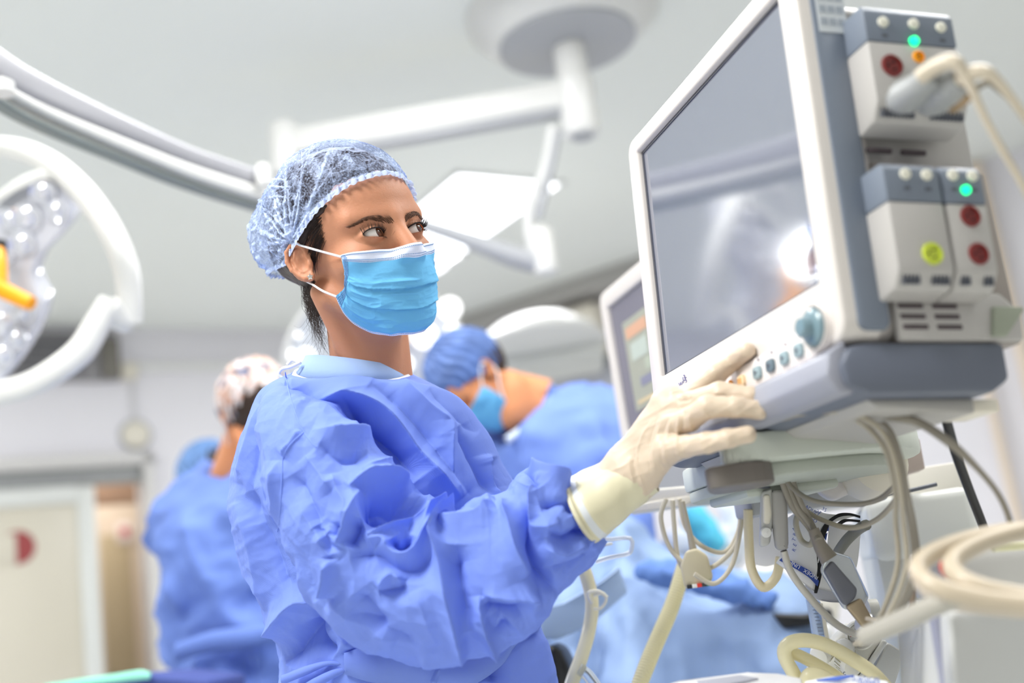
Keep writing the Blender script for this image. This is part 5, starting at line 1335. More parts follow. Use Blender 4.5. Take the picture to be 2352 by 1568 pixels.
def loft(name, st, nu, nv, m, parent, folds=(), noise=None, expo=2.3, prox=None, close=None, thick=0.0):
    """st: stations (centre xyz, axis a vector, axis b vector): closed elliptical rings through smooth stations"""
    S = np.array([np.concatenate([np.asarray(x, float) for x in s_]) for s_ in st])
    C_ = catmull(S, 24); L = np.r_[0, np.cumsum(np.linalg.norm(np.diff(C_[:, :3], axis=0), axis=1))]; L /= L[-1]
    u = np.linspace(0, 1, nu)
    C_ = np.stack([np.interp(u, L, C_[:, k]) for k in range(9)], 1)
    a = np.linspace(0, 2 * math.pi, nv, endpoint=False)
    ca, sa = np.cos(a), np.sin(a)
    ce = np.sign(ca) * np.abs(ca) ** (2 / expo); se = np.sign(sa) * np.abs(sa) ** (2 / expo)
    V = C_[:, None, :3] + ce[None, :, None] * C_[:, None, 3:6] + se[None, :, None] * C_[:, None, 6:9]
    V = V.reshape(-1, 3)
    N = grid_normals(V, nu, nv, True)
    cen = np.repeat(C_[:, :3], nv, 0)
    if ((V - cen) * N).sum() < 0: N = -N
    toC = CAM - V; toC /= np.linalg.norm(toC, axis=1, keepdims=True)
    d = apply_folds(V, N, folds, toC)
    if noise is not None: d = d + noise(V, np.repeat(u, nv), np.tile(a, nu))
    V = V + N * d[:, None]
    idx = np.arange(nu * nv).reshape(nu, nv); nx = np.roll(idx, -1, 1)
    Fc = np.stack([idx[:-1], nx[:-1], nx[1:], idx[1:]], -1).reshape(-1, 4)
    return V, Fc, idx
def creases(V, seed, f, n=9):
    """straight sharp creases in a few directions that come and go, as in stiff non-woven cloth"""
    r = np.random.default_rng(seed); out = 0
    wv = fbm(V * 9, seed, 2)
    for i in range(n):
        d = r.normal(size=3); d /= np.linalg.norm(d)
        x = (V @ d) * f * r.uniform(.6, 1.6) + wv * 0.35 + r.uniform()
        tri = 1 - np.abs((x % 1) * 2 - 1)
        m_ = np.clip(vnoise(V * 8 + 17 * i, seed + i) * 2.0 - 0.25, 0, 1)
        out = out + m_ * np.clip(tri * 2 - 1, 0, 1)
    return out
rgt = _R * np.array([1, 1, 0]); rgt /= np.linalg.norm(rgt); fwd = np.array([-rgt[1], rgt[0], 0])
def tring(xl, yl, xr, yr, d, depth, tilt=0.0, squeeze=1.0):
    a, b = P(xl, yl, d), P(xr, yr, d)
    c = (a + b) / 2; ax = (b - a) / 2
    return (c, ax, fwd * depth + np.array([0, 0, tilt]))
# ---- torso of the gown, from the hem up to the neck
D = 1.40
st = [
    (P(1010, 2450, 1.42), rgt * 0.25, fwd * 0.20),
    (P(1000, 2050, 1.42), rgt * 0.215, fwd * 0.18),
    tring(655, 1700, 1300, 1700, D, .145),
    tring(655, 1580, 1276, 1560, D, .135),
    tring(655, 1500, 1246, 1455, D, .125),
    tring(640, 1440, 1224, 1400, D, .120),
    tring(590, 1340, 1219, 1330, D, .125),
    tring(562, 1270, 1214, 1240, D, .13),
    tring(546, 1180, 1190, 1140, D, .135),
    tring(552, 1080, 1152, 1060, D, .135),
    tring(572, 1000, 1112, 985, D, .13),
    tring(598, 925, 1062, 925, D, .12),
    tring(620, 892, 1012, 893, 1.395, .105, .010),
    tring(648, 868, 972, 872, 1.39, .088, .018),
    tring(672, 856, 944, 862, 1.385, .072, .024),
]
torso_folds = [
    # (crop coordinates of the photograph) ridge > 0, valley < 0
    ([(265, 185), (280, 290), (345, 455)], -3.5, 5, 7), ([(262, 190), (272, 300), (335, 455)], 2.5, 6, 4),
    ([(520, 285), (560, 400), (640, 470), (760, 560), (850, 660)], -16, 30, 42),
    ([(400, 330), (480, 300), (545, 285), (640, 310), (720, 360), (790, 440), (860, 540), (950, 640), (1045, 750)], 10, 24, 22),
    ([(290, 210), (340, 330), (430, 350)], 3, 14, 10), ([(310, 270), (400, 380), (500, 460)], -4, 14, 18),
    ([(640, 240), (760, 330), (900, 480), (980, 600), (1100, 740)], -5, 22, 26),
    ([(1000, 400), (1000, 520), (1010, 640), (1060, 740)], 4, 12, 20), ([(1040, 420), (1110, 560), (1190, 740)], -6, 18, 22),
    ([(1170, 545), (1185, 640), (1205, 750)], 6, 8, 14), ([(1195, 560), (1215, 650), (1225, 720)], -7, 10, 14),
    ([(760, 200), (900, 330), (1020, 420)], 3, 16, 20), ([(900, 260), (1010, 370), (1130, 450)], -2.5, 16, 12),
    ([(160, 330), (110, 500), (60, 680)], 3, 12, 16), ([(200, 300), (160, 460), (120, 700), (140, 860)], -4, 16, 22),
    ([(250, 340), (220, 500), (190, 640), (230, 880)], 3, 14, 12),
    ([(60, 760), (110, 900), (150, 1060), (200, 1230)], 4, 14, 22), ([(100, 720), (180, 900), (260, 1080), (330, 1180)], -5, 20, 22),
    ([(450, 1200), (340, 1180), (270, 1260), (230, 1370), (215, 1440)], 8, 16, 22),
    ([(455, 1225), (400, 1300), (330, 1390), (275, 1475)], -9, 22, 26), ([(380, 1290), (420, 1370), (500, 1430)], -8, 18, 18),
    ([(500, 1260), (520, 1340), (560, 1420)], 5, 14, 14), ([(600, 1320), (640, 1380), (700, 1410)], -4, 14, 14),
    ([(250, 560), (300, 700), (280, 900)], -3, 14, 20),
    ([(1210, 1230), (1300, 1240), (1350, 1220)], 5, 10, 14), ([(1130, 1250), (1200, 1300), (1300, 1310)], -6, 18, 18),
    ([(1240, 1350), (1310, 1330), (1385, 1320)], 5, 8, 8), ([(1250, 1370), (1320, 1352), (1390, 1340)], -5, 8, 12),
    ([(1400, 1350), (1430, 1450), (1460, 1568)], 3, 12, 14), ([(1180, 1400), (1190, 1480), (1180, 1568)], -5, 16, 16),
    ([(950, 1490), (930, 1540), (920, 1580)], 4, 14, 14), ([(1080, 1480), (1100, 1568)], -4, 18, 18),
]
def torso_noise(V, u, a):
    n = 0.0036 * ridged(V * np.array([6, 6, 3.5]) + 3, 21, 2) + 0.0011 * ridged(V * np.array([26, 26, 18]), 22, 2) + 0.0004 * fbm(V * 130, 23, 2)
    chest = np.clip(((V - P(700, 1000, 1.3)) @ rgt) / 0.10, 0, 1)
    n = (n + 0.0042 * creases(V, 61, 11) + 0.0016 * creases(V, 67, 30)) * (1 - 0.62 * chest)
    return n * np.clip((0.985 - u) / 0.10, 0.12, 1)
V, Fc, _i = loft('gown', st, 620, 620, gown_m, woman, torso_folds, torso_noise, expo=2.25)
gown = mesh('gown', V, Fc, gown_m, woman)
gown['label'] = 'crinkled blue surgical gown'
# inner scrub collar: pale band around the neck, under the gown
def ring_band(name, pts_lo, pts_hi, m, parent, thick=0.003, n=160):
    lo = catmull(pts_lo, 12, True); hi = catmull(pts_hi, 12, True)
    k = len(lo); V = []; 
    c = (lo.mean(0) + hi.mean(0)) / 2
    rows = [lo, lo * .5 + hi * .5, hi]
    rows = [r + (r - c) * np.array([1, 1, 0]) * 0.0 for r in rows]
    inner = [r - (r - c) / np.maximum(np.linalg.norm(r - c, axis=1, keepdims=True), 1e-6) * thick for r in rows[::-1]]
    R_ = rows + inner
    V = np.concatenate(R_); nr = len(R_); Fc = []
    for i in range(nr):
        j = (i + 1) % nr
        for q in range(k): p = (q + 1) % k; Fc.append((i * k + q, i * k + p, j * k + p, j * k + q))
    return mesh(name, V, Fc, m, parent)
def neck_ring(xl, yl, xr, yr, d, dep, front_drop):
    a, b = P(xl, yl, d), P(xr, yr, d); c = (a + b) / 2; ax = (b - a) / 2
    return [c + ax * math.cos(t) + fwd * dep * math.sin(t) + np.array([0, 0, front_drop * math.sin(t)]) for t in np.linspace(0, 2 * math.pi, 16, endpoint=False)]
scrub_m = mat('scrub_fabric', (146, 172, 214), 0.8, bump=0.15, bscale=200)
ring_band('scrub_collar', neck_ring(676, 866, 942, 870, 1.385, .070, .022), neck_ring(702, 818, 924, 846, 1.385, .054, .006), scrub_m, woman)
ring_band('neck_binding', neck_ring(668, 862, 948, 866, 1.385, .075, .025), neck_ring(676, 851, 940, 856, 1.385, .071, .027), mat('binding_white', (232, 234, 240), 0.7, bump=0.3, bscale=260), woman, 0.004)
# white tie at the back of the neck
tm = Multi()
tm.tube([P(652, 872, 1.36), P(640, 858, 1.36), P(650, 846, 1.36), P(668, 842, 1.35), P(690, 832, 1.35)], 0.0022, n=5, seg=6)
tm.tube([P(690, 834, 1.35), P(672, 826, 1.36), P(660, 838, 1.36)], 0.002, n=5, seg=6)
tm.build('neck_tie', mat('tie_white', (240, 240, 244), 0.7), woman)
# raglan seam lines on the gown
def on_gown(pts, h=0.0015):
    """points of the photograph laid on the gown mesh"""
    from mathutils.bvhtree import BVHTree
    out = []
    for x, y in pts:
        r = P(x, y, 1.0) - CAM; r /= np.linalg.norm(r)
        best = None
        for b in GBVH:
            h_ = b.ray_cast(Vector(CAM), Vector(r))
            if h_[0] is not None and (best is None or h_[3] < best): best = h_[3]
        out.append(CAM + r * ((best if best else 1.35) - h))
    return out
from mathutils.bvhtree import BVHTree
def bvh(V, Fc): return BVHTree.FromPolygons([tuple(v) for v in V], [tuple(int(i) for i in f) for f in Fc])

# ---- right sleeve
def sring(cx, cy, d, hw, nx, ny, depth):
    """hw px half width along the image direction (nx, ny); depth m"""
    n = math.hypot(nx, ny); c = P(cx, cy, d); a = P(cx + hw * nx / n, cy + hw * ny / n, d) - c
    return (c, a, depth)
ss = [
    (675, 960, 1.345, 62, 0.92, -0.4, .055),
    (715, 1020, 1.30, 92, 0.93, -0.36, .07),
    (752, 1085, 1.27, 122, 0.94, -0.34, .08),
    (800, 1165, 1.25, 146, 0.90, -0.43, .085),
    (850, 1245, 1.235, 162, 0.82, -0.57, .085),
    (915, 1312, 1.225, 176, 0.66, -0.75, .085),
    (1000, 1345, 1.215, 172, 0.38, -0.92, .085),
    (1085, 1330, 1.205, 172, 0.0, -1, .082),
    (1178, 1302, 1.20, 164, -0.05, -1.0, .078),
    (1243, 1232, 1.20, 150, -0.14, -0.99, .066),
    (1290, 1200, 1.20, 126, -0.25, -0.97, .06),
    (1325, 1188, 1.20, 94, -0.42, -0.90, .048),
    (1350, 1178, 1.20, 66, -0.48, -0.87, .036),
]
sst = []
for i, (cx, cy, d, hw, nx, ny, dep) in enumerate(ss):
    c, a, _ = sring(cx, cy, d, hw, nx, ny, dep)
    c0 = P(*ss[max(i - 1, 0)][:3]); c1 = P(*ss[min(i + 1, len(ss) - 1)][:3]); t = c1 - c0; t /= np.linalg.norm(t)
    b = np.cross(t, a); b /= np.linalg.norm(b)
    if b @ _F < 0: b = -b
    sst.append((c, a, b * dep))
sleeve_folds = [
    ([(380, 455), (450, 485), (560, 495), (640, 500), (720, 535), (790, 590), (830, 660)], 8, 16, 16),
    ([(420, 520), (520, 580), (620, 560)], -4, 16, 18),
    ([(600, 620), (700, 600), (740, 560)], 4, 12, 14),
    ([(540, 700), (600, 660), (700, 650), (780, 670), (860, 690), (920, 720), (948, 790)], 9, 14, 14),
    ([(600, 830), (680, 800), (780, 780), (880, 790)], -22, 34, 34),
    ([(650, 760), (760, 730), (860, 750)], -8, 20, 22),
    ([(610, 920), (700, 880), (800, 850), (900, 830), (1000, 800)], 9, 14, 12),
    ([(620, 930), (690, 930), (720, 975), (780, 1010), (840, 1000), (900, 930), (980, 840), (1050, 755)], 9, 13, 16),
    ([(740, 930), (775, 965), (830, 920)], -7, 9, 12),
    ([(560, 1010), (680, 1000), (760, 1060), (850, 1060), (950, 960)], -6, 20, 26),
    ([(1050, 750), (1130, 770), (1200, 755)], 4, 12, 16),
    ([(1000, 820), (1080, 790), (1160, 800)], -4, 14, 18),
    ([(970, 900), (1050, 865), (1130, 850), (1200, 800)], 6, 10, 18),
    ([(960, 860), (962, 980), (985, 1110), (1015, 1230), (1045, 1350), (1052, 1465)], 11, 8, 26),
    ([(1020, 960), (1030, 1080), (1060, 1200), (1090, 1300)], -9, 24, 26),
    ([(1125, 1180), (1150, 1290), (1180, 1380), (1192, 1440)], 9, 12, 14),
    ([(1150, 1250), (1200, 1330), (1260, 1290)], -7, 16, 20),
    ([(1140, 1170), (1260, 1180), (1400, 1170)], 6, 16, 24),
    ([(1130, 1210), (1260, 1230), (1340, 1210)], -8, 18, 20),
    ([(1350, 690), (1335, 800), (1345, 900), (1380, 1010), (1430, 1110), (1478, 1165)], -15, 18, 20),
    ([(1400, 660), (1360, 760), (1352, 860), (1400, 880), (1480, 855)], 9, 12, 14),
    ([(1230, 760), (1270, 860), (1290, 980), (1340, 1090)], 7, 24, 26),
    ([(1365, 580), (1395, 640), (1470, 680), (1520, 700)], 7, 12, 12),
    ([(1350, 590), (1340, 640), (1400, 720)], -7, 12, 14),
    ([(1400, 790), (1500, 770), (1540, 820)], -5, 12, 12),
    ([(1420, 880), (1500, 920), (1580, 880), (1620, 900)], -6, 14, 18),
    ([(1400, 960), (1500, 980), (1600, 930)], 5, 14, 20),
    ([(1430, 1060), (1540, 1040), (1640, 970)], -4, 18, 20),
    ([(680, 1150), (740, 1085), (800, 1120)], 6, 9, 11), ([(680, 1160), (760, 1145), (810, 1130)], -4, 10, 14),
    ([(590, 1160), (640, 1230), (700, 1330)], -5, 24, 28),
    ([(480, 1010), (478, 1090), (465, 1180)], 9, 8, 14), ([(500, 960), (520, 900), (560, 790), (600, 700)], 7, 14, 14),
    ([(545, 960), (580, 900), (600, 840)], -8, 14, 14),
    ([(470, 640), (500, 720), (530, 780), (520, 860)], 5, 12, 16), ([(410, 870), (460, 920), (480, 990)], -5, 12, 12),
    ([(470, 880), (440, 940), (480, 1000)], 3, 8, 10), ([(510, 860), (490, 920)], -4, 8, 10),
    ([(250, 580), (242, 740), (228, 890)], 5, 6, 14), ([(262, 560), (300, 520), (340, 455)], 4, 6, 10),
    ([(300, 640), (380, 760), (430, 880)], -4, 18, 20), ([(360, 560), (420, 640), (470, 720)], 4, 14, 14),
    ([(240, 900), (300, 1000), (360, 1110), (420, 1190)], -5, 20, 20),
    ([(330, 760), (420, 900), (520, 1010)], 3, 16, 16), ([(480, 1190), (600, 1300), (760, 1380)], 4, 18, 22),
    ([(560, 1250), (700, 1320), (860, 1400)], -4, 22, 22), ([(850, 1440), (960, 1470), (1050, 1466)], 5, 16, 10),
    ([(860, 1150), (900, 1260), (940, 1380)], 3, 26, 30),
]
def sleeve_noise(V, u, a):
    env = np.clip(u * 8, 0.2, 1)
    n = 0.0030 * ridged(V * np.array([9, 9, 8]) + 11, 31, 3) + 0.0008 * ridged(V * np.array([30, 30, 30]), 33, 2) + 0.0003 * fbm(V * 140, 35, 2)
    cuff = np.clip((u - 0.9) / 0.1, 0, 1)
    n = n + 0.0046 * creases(V, 71, 10) + 0.0014 * creases(V, 77, 32)
    return n * env * (1 - 0.4 * cuff) + 0.0030 * cuff * np.sin(a * 17 + 2 * np.sin(a * 3))
Vs, Fs_, _i = loft('sleeve', sst, 560, 560, gown_m, woman, sleeve_folds, sleeve_noise, expo=2.1)
sleeve = mesh('sleeve', Vs, Fs_, gown_m, woman)
BG_, BS_ = bvh(V, Fc), bvh(Vs, Fs_)
GBVH = [BG_, BS_]
seam_m = mat('gown_seam', (120, 146, 228), 0.8)
def cpx(p): return [(520 + a / 1.941, 760 + b / 1.941) for a, b in p]
sm_ = Multi()
for pts in ([(262, 182), (272, 240), (290, 310), (318, 390), (348, 455), (400, 520)], [(345, 450), (290, 500), (254, 560), (248, 640), (244, 740), (238, 820), (228, 895)]):
    c = catmull([(a, b, 0) for a, b in cpx(pts)], 6)[:, :2]
    sm_.tube(on_gown(c, 0.0002), 0.0007, n=1, seg=6)
sm_.build('raglan_seam', seam_m, gown)
# ---- left arm of the gown, hidden behind the body, hanging relaxed
la_ = [(P(985, 985, 1.50), 0.055), (P(1050, 1090, 1.54), 0.055), (P(1085, 1230, 1.56), 0.052), (P(1085, 1380, 1.52), 0.048), (P(1080, 1480, 1.45), 0.04)]
tube('left_sleeve', [a for a, _ in la_], [b for _, b in la_], gown_m, woman, seg=40)
# ---- belt and ties
def strip(name, rows, m, parent, thick=0.003):
    """rows: list of (top point, bottom point)"""
    t = catmull([r[0] for r in rows], 8); b = catmull([r[1] for r in rows], 8); n = len(t)
    nrm = np.zeros_like(t); 
    for i in range(n):
        tg = t[min(i + 1, n - 1)] - t[max(i - 1, 0)]; k = np.cross(tg, b[i] - t[i]); nrm[i] = k / max(np.linalg.norm(k), 1e-9)
    if (nrm.mean(0) @ _F) > 0: nrm = -nrm
    mid = (t + b) / 2 + nrm * 0.002
    V = np.concatenate([t, mid, b, b - nrm * thick, t - nrm * thick]); Fc = []
    for i in range(n - 1):
        for r in range(5): s = (r + 1) % 5; Fc.append((r * n + i, r * n + i + 1, s * n + i + 1, s * n + i))
    Fc.append(tuple(r * n for r in range(5))); Fc.append(tuple(r * n + n - 1 for r in range(4, -1, -1)))
    return mesh(name, V, Fc, m, parent)
GBVH = [BG_]
def brow(pts, h): return on_gown(cpx(pts), h)


tpx = on_gown([(790, 1500), (850, 1480), (920, 1470), (1000, 1500), (1080, 1512), (1150, 1490), (1180, 1450), (1215, 1410), (1236, 1392)], 0.005)
btx = on_gown([(792, 1548), (850, 1566), (920, 1574), (1000, 1580), (1080, 1575), (1150, 1530), (1180, 1488), (1215, 1452), (1240, 1442)], 0.005)
strip('belt', list(zip(tpx, btx)), gown_m, woman)
strip('belt_tie', list(zip([P(645, 1552, 1.30), P(700, 1530, 1.29), P(750, 1518, 1.285), P(790, 1520, 1.285)], [P(648, 1572, 1.30), P(700, 1552, 1.29), P(750, 1530, 1.285), P(790, 1530, 1.285)])), gown_m, woman)
strip('belt_tie', list(zip([P(660, 1600, 1.29), P(715, 1562, 1.28), P(760, 1540, 1.28), P(795, 1532, 1.283)], [P(700, 1610, 1.29), P(740, 1574, 1.28), P(770, 1556, 1.28), P(797, 1545, 1.283)])), gown_m, woman)
# ---- legs and shoes below the gown (out of view, they carry her)
cx_, cy_ = P(1000, 2050, 1.42)[:2]
for s in (-1, 1):
    p0 = np.array([cx_, cy_, 0.55]) + rgt * 0.09 * s
    tube('trouser_leg', [p0 + np.array([0, 0, 0.30]), p0 + np.array([0, 0, 0.05]), p0 + np.array([0.0, 0, -0.2]), p0 + np.array([0, 0, -0.46])], [0.085, 0.078, 0.065, 0.055], scrub_m, woman, seg=24)
    ft = rgt * 0.6 - fwd * 0.8; ft /= np.linalg.norm(ft)
    tube('shoe', [np.array([p0[0], p0[1], 0.05]) - ft * 0.07, np.array([p0[0], p0[1], 0.052]), np.array([p0[0], p0[1], 0.045]) + ft * 0.10, np.array([p0[0], p0[1], 0.035]) + ft * 0.16], [0.03, 0.045, 0.042, 0.022], enamel_white, woman, seg=20)

# ---- gloved right hand
def HPx(x, y, d): return P(1240 + x / 3.137, 760 + y / 3.137, d)
pIdx = hit(1720, 806, ML(0, 0, 0.016), m3); dI = proj(pIdx)[2]
fing = {
    'index': ([HPx(905, 520, 1.170), HPx(1090, 455, 1.158), HPx(1270, 310, 1.150), HPx(1400, 210, 1.150), HPx(1492, 142, dI + 0.003)], [.0120, .0112, .0104, .0094, .0082]),
    'middle': ([HPx(940, 570, 1.160), HPx(1090, 520, 1.140), HPx(1300, 445, 1.118), HPx(1520, 478, 1.105), HPx(1640, 560, 1.10)], [.0122, .0115, .0108, .0098, .0086]),
    'ring': ([HPx(950, 680, 1.150), HPx(1080, 640, 1.125), HPx(1210, 545, 1.098), HPx(1420, 548, 1.088), HPx(1580, 572, 1.085)], [.0120, .0116, .0110, .0100, .0088]),
    'little': ([HPx(930, 850, 1.14), HPx(1050, 830, 1.115), HPx(1200, 805, 1.092), HPx(1360, 775, 1.08), HPx(1500, 745, 1.076)], [.0115, .0110, .0100, .0090, .0080]),
    'thumb': ([HPx(760, 760, 1.215), HPx(900, 640, 1.235), HPx(1060, 560, 1.24), HPx(1180, 520, 1.235), HPx(1270, 480, 1.23)], [.016, .0145, .0125, .0115, .0095]),
}
wr_ = [HPx(330, 1230, 1.198), HPx(480, 1140, 1.192), HPx(640, 1030, 1.186)]
def to_pts(k): return fing[k][0]
def hand_sdf(p):
    p = p.astype(np.float32) + OH
    d = None
    for k, (pts, rs) in fing.items():
        e = d_chain(p, pts, rs, 0.003)
        if d is None: d = e
        elif k == 'thumb': d = smin(d, e, 0.006)
        else: d = smin(d, e, 0.0028)
    # palm: metacarpals fanning from the wrist
    wA = HPx(640, 1010, 1.190); 
    for k, r0, r1, off in (('index', .018, .0135, (-30, -70)), ('middle', .019, .014, (0, -20)), ('ring', .019, .0138, (20, 40)), ('little', .018, .0130, (40, 95))):
        a = HPx(640 + off[0], 1030 + off[1], 1.188); b = fing[k][0][0]; c_ = fing[k][0][1]
        d = smin(d, d_cap(p, a, b, r0, r1), 0.009)
        d = smin(d, d_cap(p, b, b * .6 + c_ * .4, r1, r1 * 0.9), 0.004)
    d = smin(d, d_cap(p, HPx(700, 880, 1.205), HPx(860, 760, 1.215), .018, .016), 0.010)
    # wrist and forearm (flattened)
    d = smin(d, d_cap(p, wr_[2], wr_[1], 0.0270, 0.0235), 0.014)
    d = smin(d, d_cap(p, wr_[1], wr_[0], 0.0235, 0.0235), 0.01)
    # creases across the back of the glove
    return d
OH = HPx(900, 800, 1.16)
allp = np.concatenate([np.array(v[0]) for v in fing.values()] + [np.array(wr_)])
lo = allp.min(0) - OH - 0.045; hi = allp.max(0) - OH + 0.045
Vh, Fh = surface_nets(hand_sdf, lo, hi, 0.00125)
Vh = Vh + OH
# trim everything behind the cuff seam
axis = HPx(640, 1010, 1.19) - HPx(330, 1200, 1.198); axis /= np.linalg.norm(axis)
Nh = normals_of(Vh, Fh)
if ((Vh - Vh.mean(0)) * Nh).sum() < 0: Nh = -Nh
q = px_of(Vh); toC = CAM - Vh; toC /= np.linalg.norm(toC, axis=1, keepdims=True)
facing = np.clip((Nh * toC).sum(1) * 2, 0, 1)
def hf_(pts, amp, wl, wr):
    c = catmull([(1240 + a / 3.137, 760 + b / 3.137, 0) for a, b in pts], 5)[:, :2]
    d, t, s = seg_dist(q, [tuple(x) for x in c]); w = np.where(s > 0, wr, wl)
    return amp * .001 * np.exp(-(d / w)) * np.clip(np.minimum(t, 1 - t) / .15, 0, 1) * facing
dz = 0
for pts, amp in (([(830, 620), (740, 760), (700, 900), (720, 1010)], 1.6), ([(860, 600), (800, 760), (780, 900), (800, 1040)], -1.5), ([(880, 640), (840, 780), (820, 900), (850, 1040)], 1.8),
                 ([(930, 620), (880, 760), (870, 900), (900, 1040)], -1.5), ([(960, 600), (920, 760), (905, 880), (930, 1000)], 1.6), ([(1010, 520), (1010, 640), (990, 760), (1010, 900), (1060, 970)], 2.6),
                 ([(1045, 560), (1030, 660), (1020, 760)], -2.0), ([(690, 880), (680, 980), (720, 1080)], -1.4), ([(650, 900), (650, 1000), (690, 1120)], 1.3), ([(900, 860), (980, 830), (1040, 880)], 1.3),
                 ([(930, 460), (1000, 440), (1060, 480)], 1.6), ([(980, 500), (1060, 500), (1100, 470)], -1.6), ([(1100, 560), (1080, 640), (1100, 740)], 1.5), ([(760, 1200), (740, 1100), (700, 1000)], 1.2),
                 ([(1230, 470), (1300, 440), (1360, 470)], .8), ([(1180, 560), (1230, 600), (1240, 660)], -1.0)):
    dz = dz + hf_(pts, amp, 3.2, 3.6)
Vh = Vh + Nh * (dz + 0.00055 * ridged((Vh - OH) @ np.stack([axis * 25, np.cross(axis, _F) * 110, _F * 40], 1), 41, 2))[:, None]
glove = mesh('gloved_hand', Vh, Fh, glove_m, woman)
glove['label'] = 'cream latex gloved right hand with spread fingers'
# long cuff of the glove over the sleeve end
def cr(xa, ya, xb, yb, d, dep):
    a, b = HPx(xa, ya, d), HPx(xb, yb, d); c = (a + b) / 2; ax = (b - a) / 2
    bb = np.cross(axis, ax); bb /= np.linalg.norm(bb); bb = bb if bb @ _F > 0 else -bb
    return (c, ax, bb * dep)
cst = [cr(175, 1070, 415, 1500, 1.20, .058), cr(196, 1062, 440, 1494, 1.20, .058), cr(214, 1058, 462, 1490, 1.20, .056), cr(300, 1015, 560, 1400, 1.198, .050), cr(450, 945, 660, 1310, 1.194, .040), cr(600, 860, 765, 1228, 1.190, .034), cr(690, 800, 860, 1150, 1.186, .031)]
def cuff_noise(V, u, a):
    return 0.0004 * ridged(V * 30, 51, 2) + 0.0016 * np.exp(-((u - 0.03) / 0.03) ** 2) + 0.0004 * np.sin(u * 19 + a) * (u > .2)
Vc, Fcu, ic = loft('cuff', cst, 150, 140, None, None, (), cuff_noise, expo=2.0)
cuff = mesh('glove_cuff', Vc, Fcu, [glove_cuff_m, mat('cuff_grey_band', (214, 218, 222), 0.45)], woman)
uu_ = np.repeat(np.arange(149) / 149, 140); cuff.data.polygons.foreach_set('material_index', ((uu_ > 0.09) & (uu_ < 0.17)).astype(np.int32))
cuff['label'] = 'rolled cream cuff of the latex glove'
# ================================================================== PEOPLE IN THE BACKGROUND
def head_at(c, f, up, scale=1.0):
    f = np.asarray(f, float); f /= np.linalg.norm(f); u = np.asarray(up, float); u = u - f * (u @ f); u /= np.linalg.norm(u)
    l = np.cross(u, f); A = np.stack([f, l, u]) * scale
    return lambda p: np.asarray(c) + np.asarray(p, float) @ A
def body_mesh(name, fn, c0, ext, h, m, parent, noise=None):
    c0 = np.asarray(c0, float)
    V, Fc = surface_nets(lambda p: fn(p), np.array(ext[0]), np.array(ext[1]), h)
    if noise is not None:
        N = normals_of(V, Fc)
        if ((V - V.mean(0)) * N).sum() < 0: N = -N
        V = V + N * noise(V)[:, None]
    return mesh(name, V + c0, Fc, m, parent)
def gown_noise(seed, k=1.0):
    return lambda V: k * (0.016 * ridged(V * np.array([5, 5, 3.2]), seed, 2) + 0.010 * creases(V, seed + 3, 6, 7) + 0.004 * ridged(V * 14, seed + 5, 2))
def simple_head(w, T, capcol, cap_name, face_mask=True, pattern=None, mirror=1):
    V, Fc = surface_nets(lambda p: smin(face_sdf(p), np.minimum(ear_sdf(p.astype(np.float32), -1), ear_sdf(p.astype(np.float32), 1)), 0.004), (-0.125, -0.105, -0.16), (0.130, 0.105, 0.142), 0.0036)
    mesh('head', T(V), Fc, skin_b, w)
    def cp(p):
        p = p.astype(np.float32); d = d_ell(p, (-0.016, 0, 0.050), (0.106, 0.088, 0.096))
        return np.maximum(d, -(p[:, 2] - (-0.010 + 0.55 * np.clip(p[:, 0] + 0.02, -0.07, .2))))
    V, Fc = surface_nets(cp, (-0.14, -0.11, -0.06), (0.12, 0.11, 0.16), 0.0032)
    N = normals_of(V, Fc); th_ = np.arctan2(V[:, 1], V[:, 0] - 0.0)
    N = N if ((V - V.mean(0)) * N).sum() > 0 else -N
    V = V + N * (0.003 * np.sin(th_ * 22 + 3 * vnoise(V * 20, 3)) + 0.002 * ridged(V * 40, 4, 2))[:, None]
    c = mesh(cap_name, T(V), Fc, capcol, w)
    def hr_(p):
        p = p.astype(np.float32); q = p.copy(); q[:, 1] = np.abs(q[:, 1]); d = d_ell(q, (-0.022, 0, 0.030), (0.098, 0.0775, 0.088))
        return np.maximum(np.maximum(d, q[:, 2] - 0.03), np.maximum(q[:, 0] - 0.0, -0.045 - q[:, 2]))
    V, Fc = surface_nets(hr_, (-0.13, -0.09, -0.06), (0.02, 0.09, 0.05), 0.004)
    mesh('hair', T(V), Fc, hair_m, w)
    if face_mask:
        def mk_(p):
            d = np.abs(mask_hull(p) - 0.002) - 0.0012; p = p.astype(np.float32)
            z1 = 0.004 + 0.0 * p[:, 0]
            return np.maximum(np.maximum(d, p[:, 2] + 0.008), np.maximum(0.035 - p[:, 0] - 0.0 * p[:, 2], -0.125 - p[:, 2]))
        V, Fc = surface_nets(mk_, (0.02, -0.09, -0.13), (0.13, 0.09, 0.02), 0.0026)
        k = mesh('face_mask', T(V), Fc, mask_m, w)
        for s in (-1, 1):
            tube('ear_loop', [T(x) for x in ((0.040, s * .066, -0.012), (0.020, s * 0.076, 0.004), (-0.005, s * 0.083, 0.018), (-0.022, s * 0.080, 0.0))], 0.0022, loop_m, k, seg=8)
            tube('ear_loop', [T(x) for x in ((0.036, s * .064, -0.070), (0.015, s * 0.074, -0.045), (-0.012, s * 0.080, -0.024), (-0.022, s * 0.080, -0.004))], 0.0022, loop_m, k, seg=8)
    return c
cap_blue = mat('cap_blue_pleated', (84, 112, 170), 0.6, var=0.5, vscale=26)
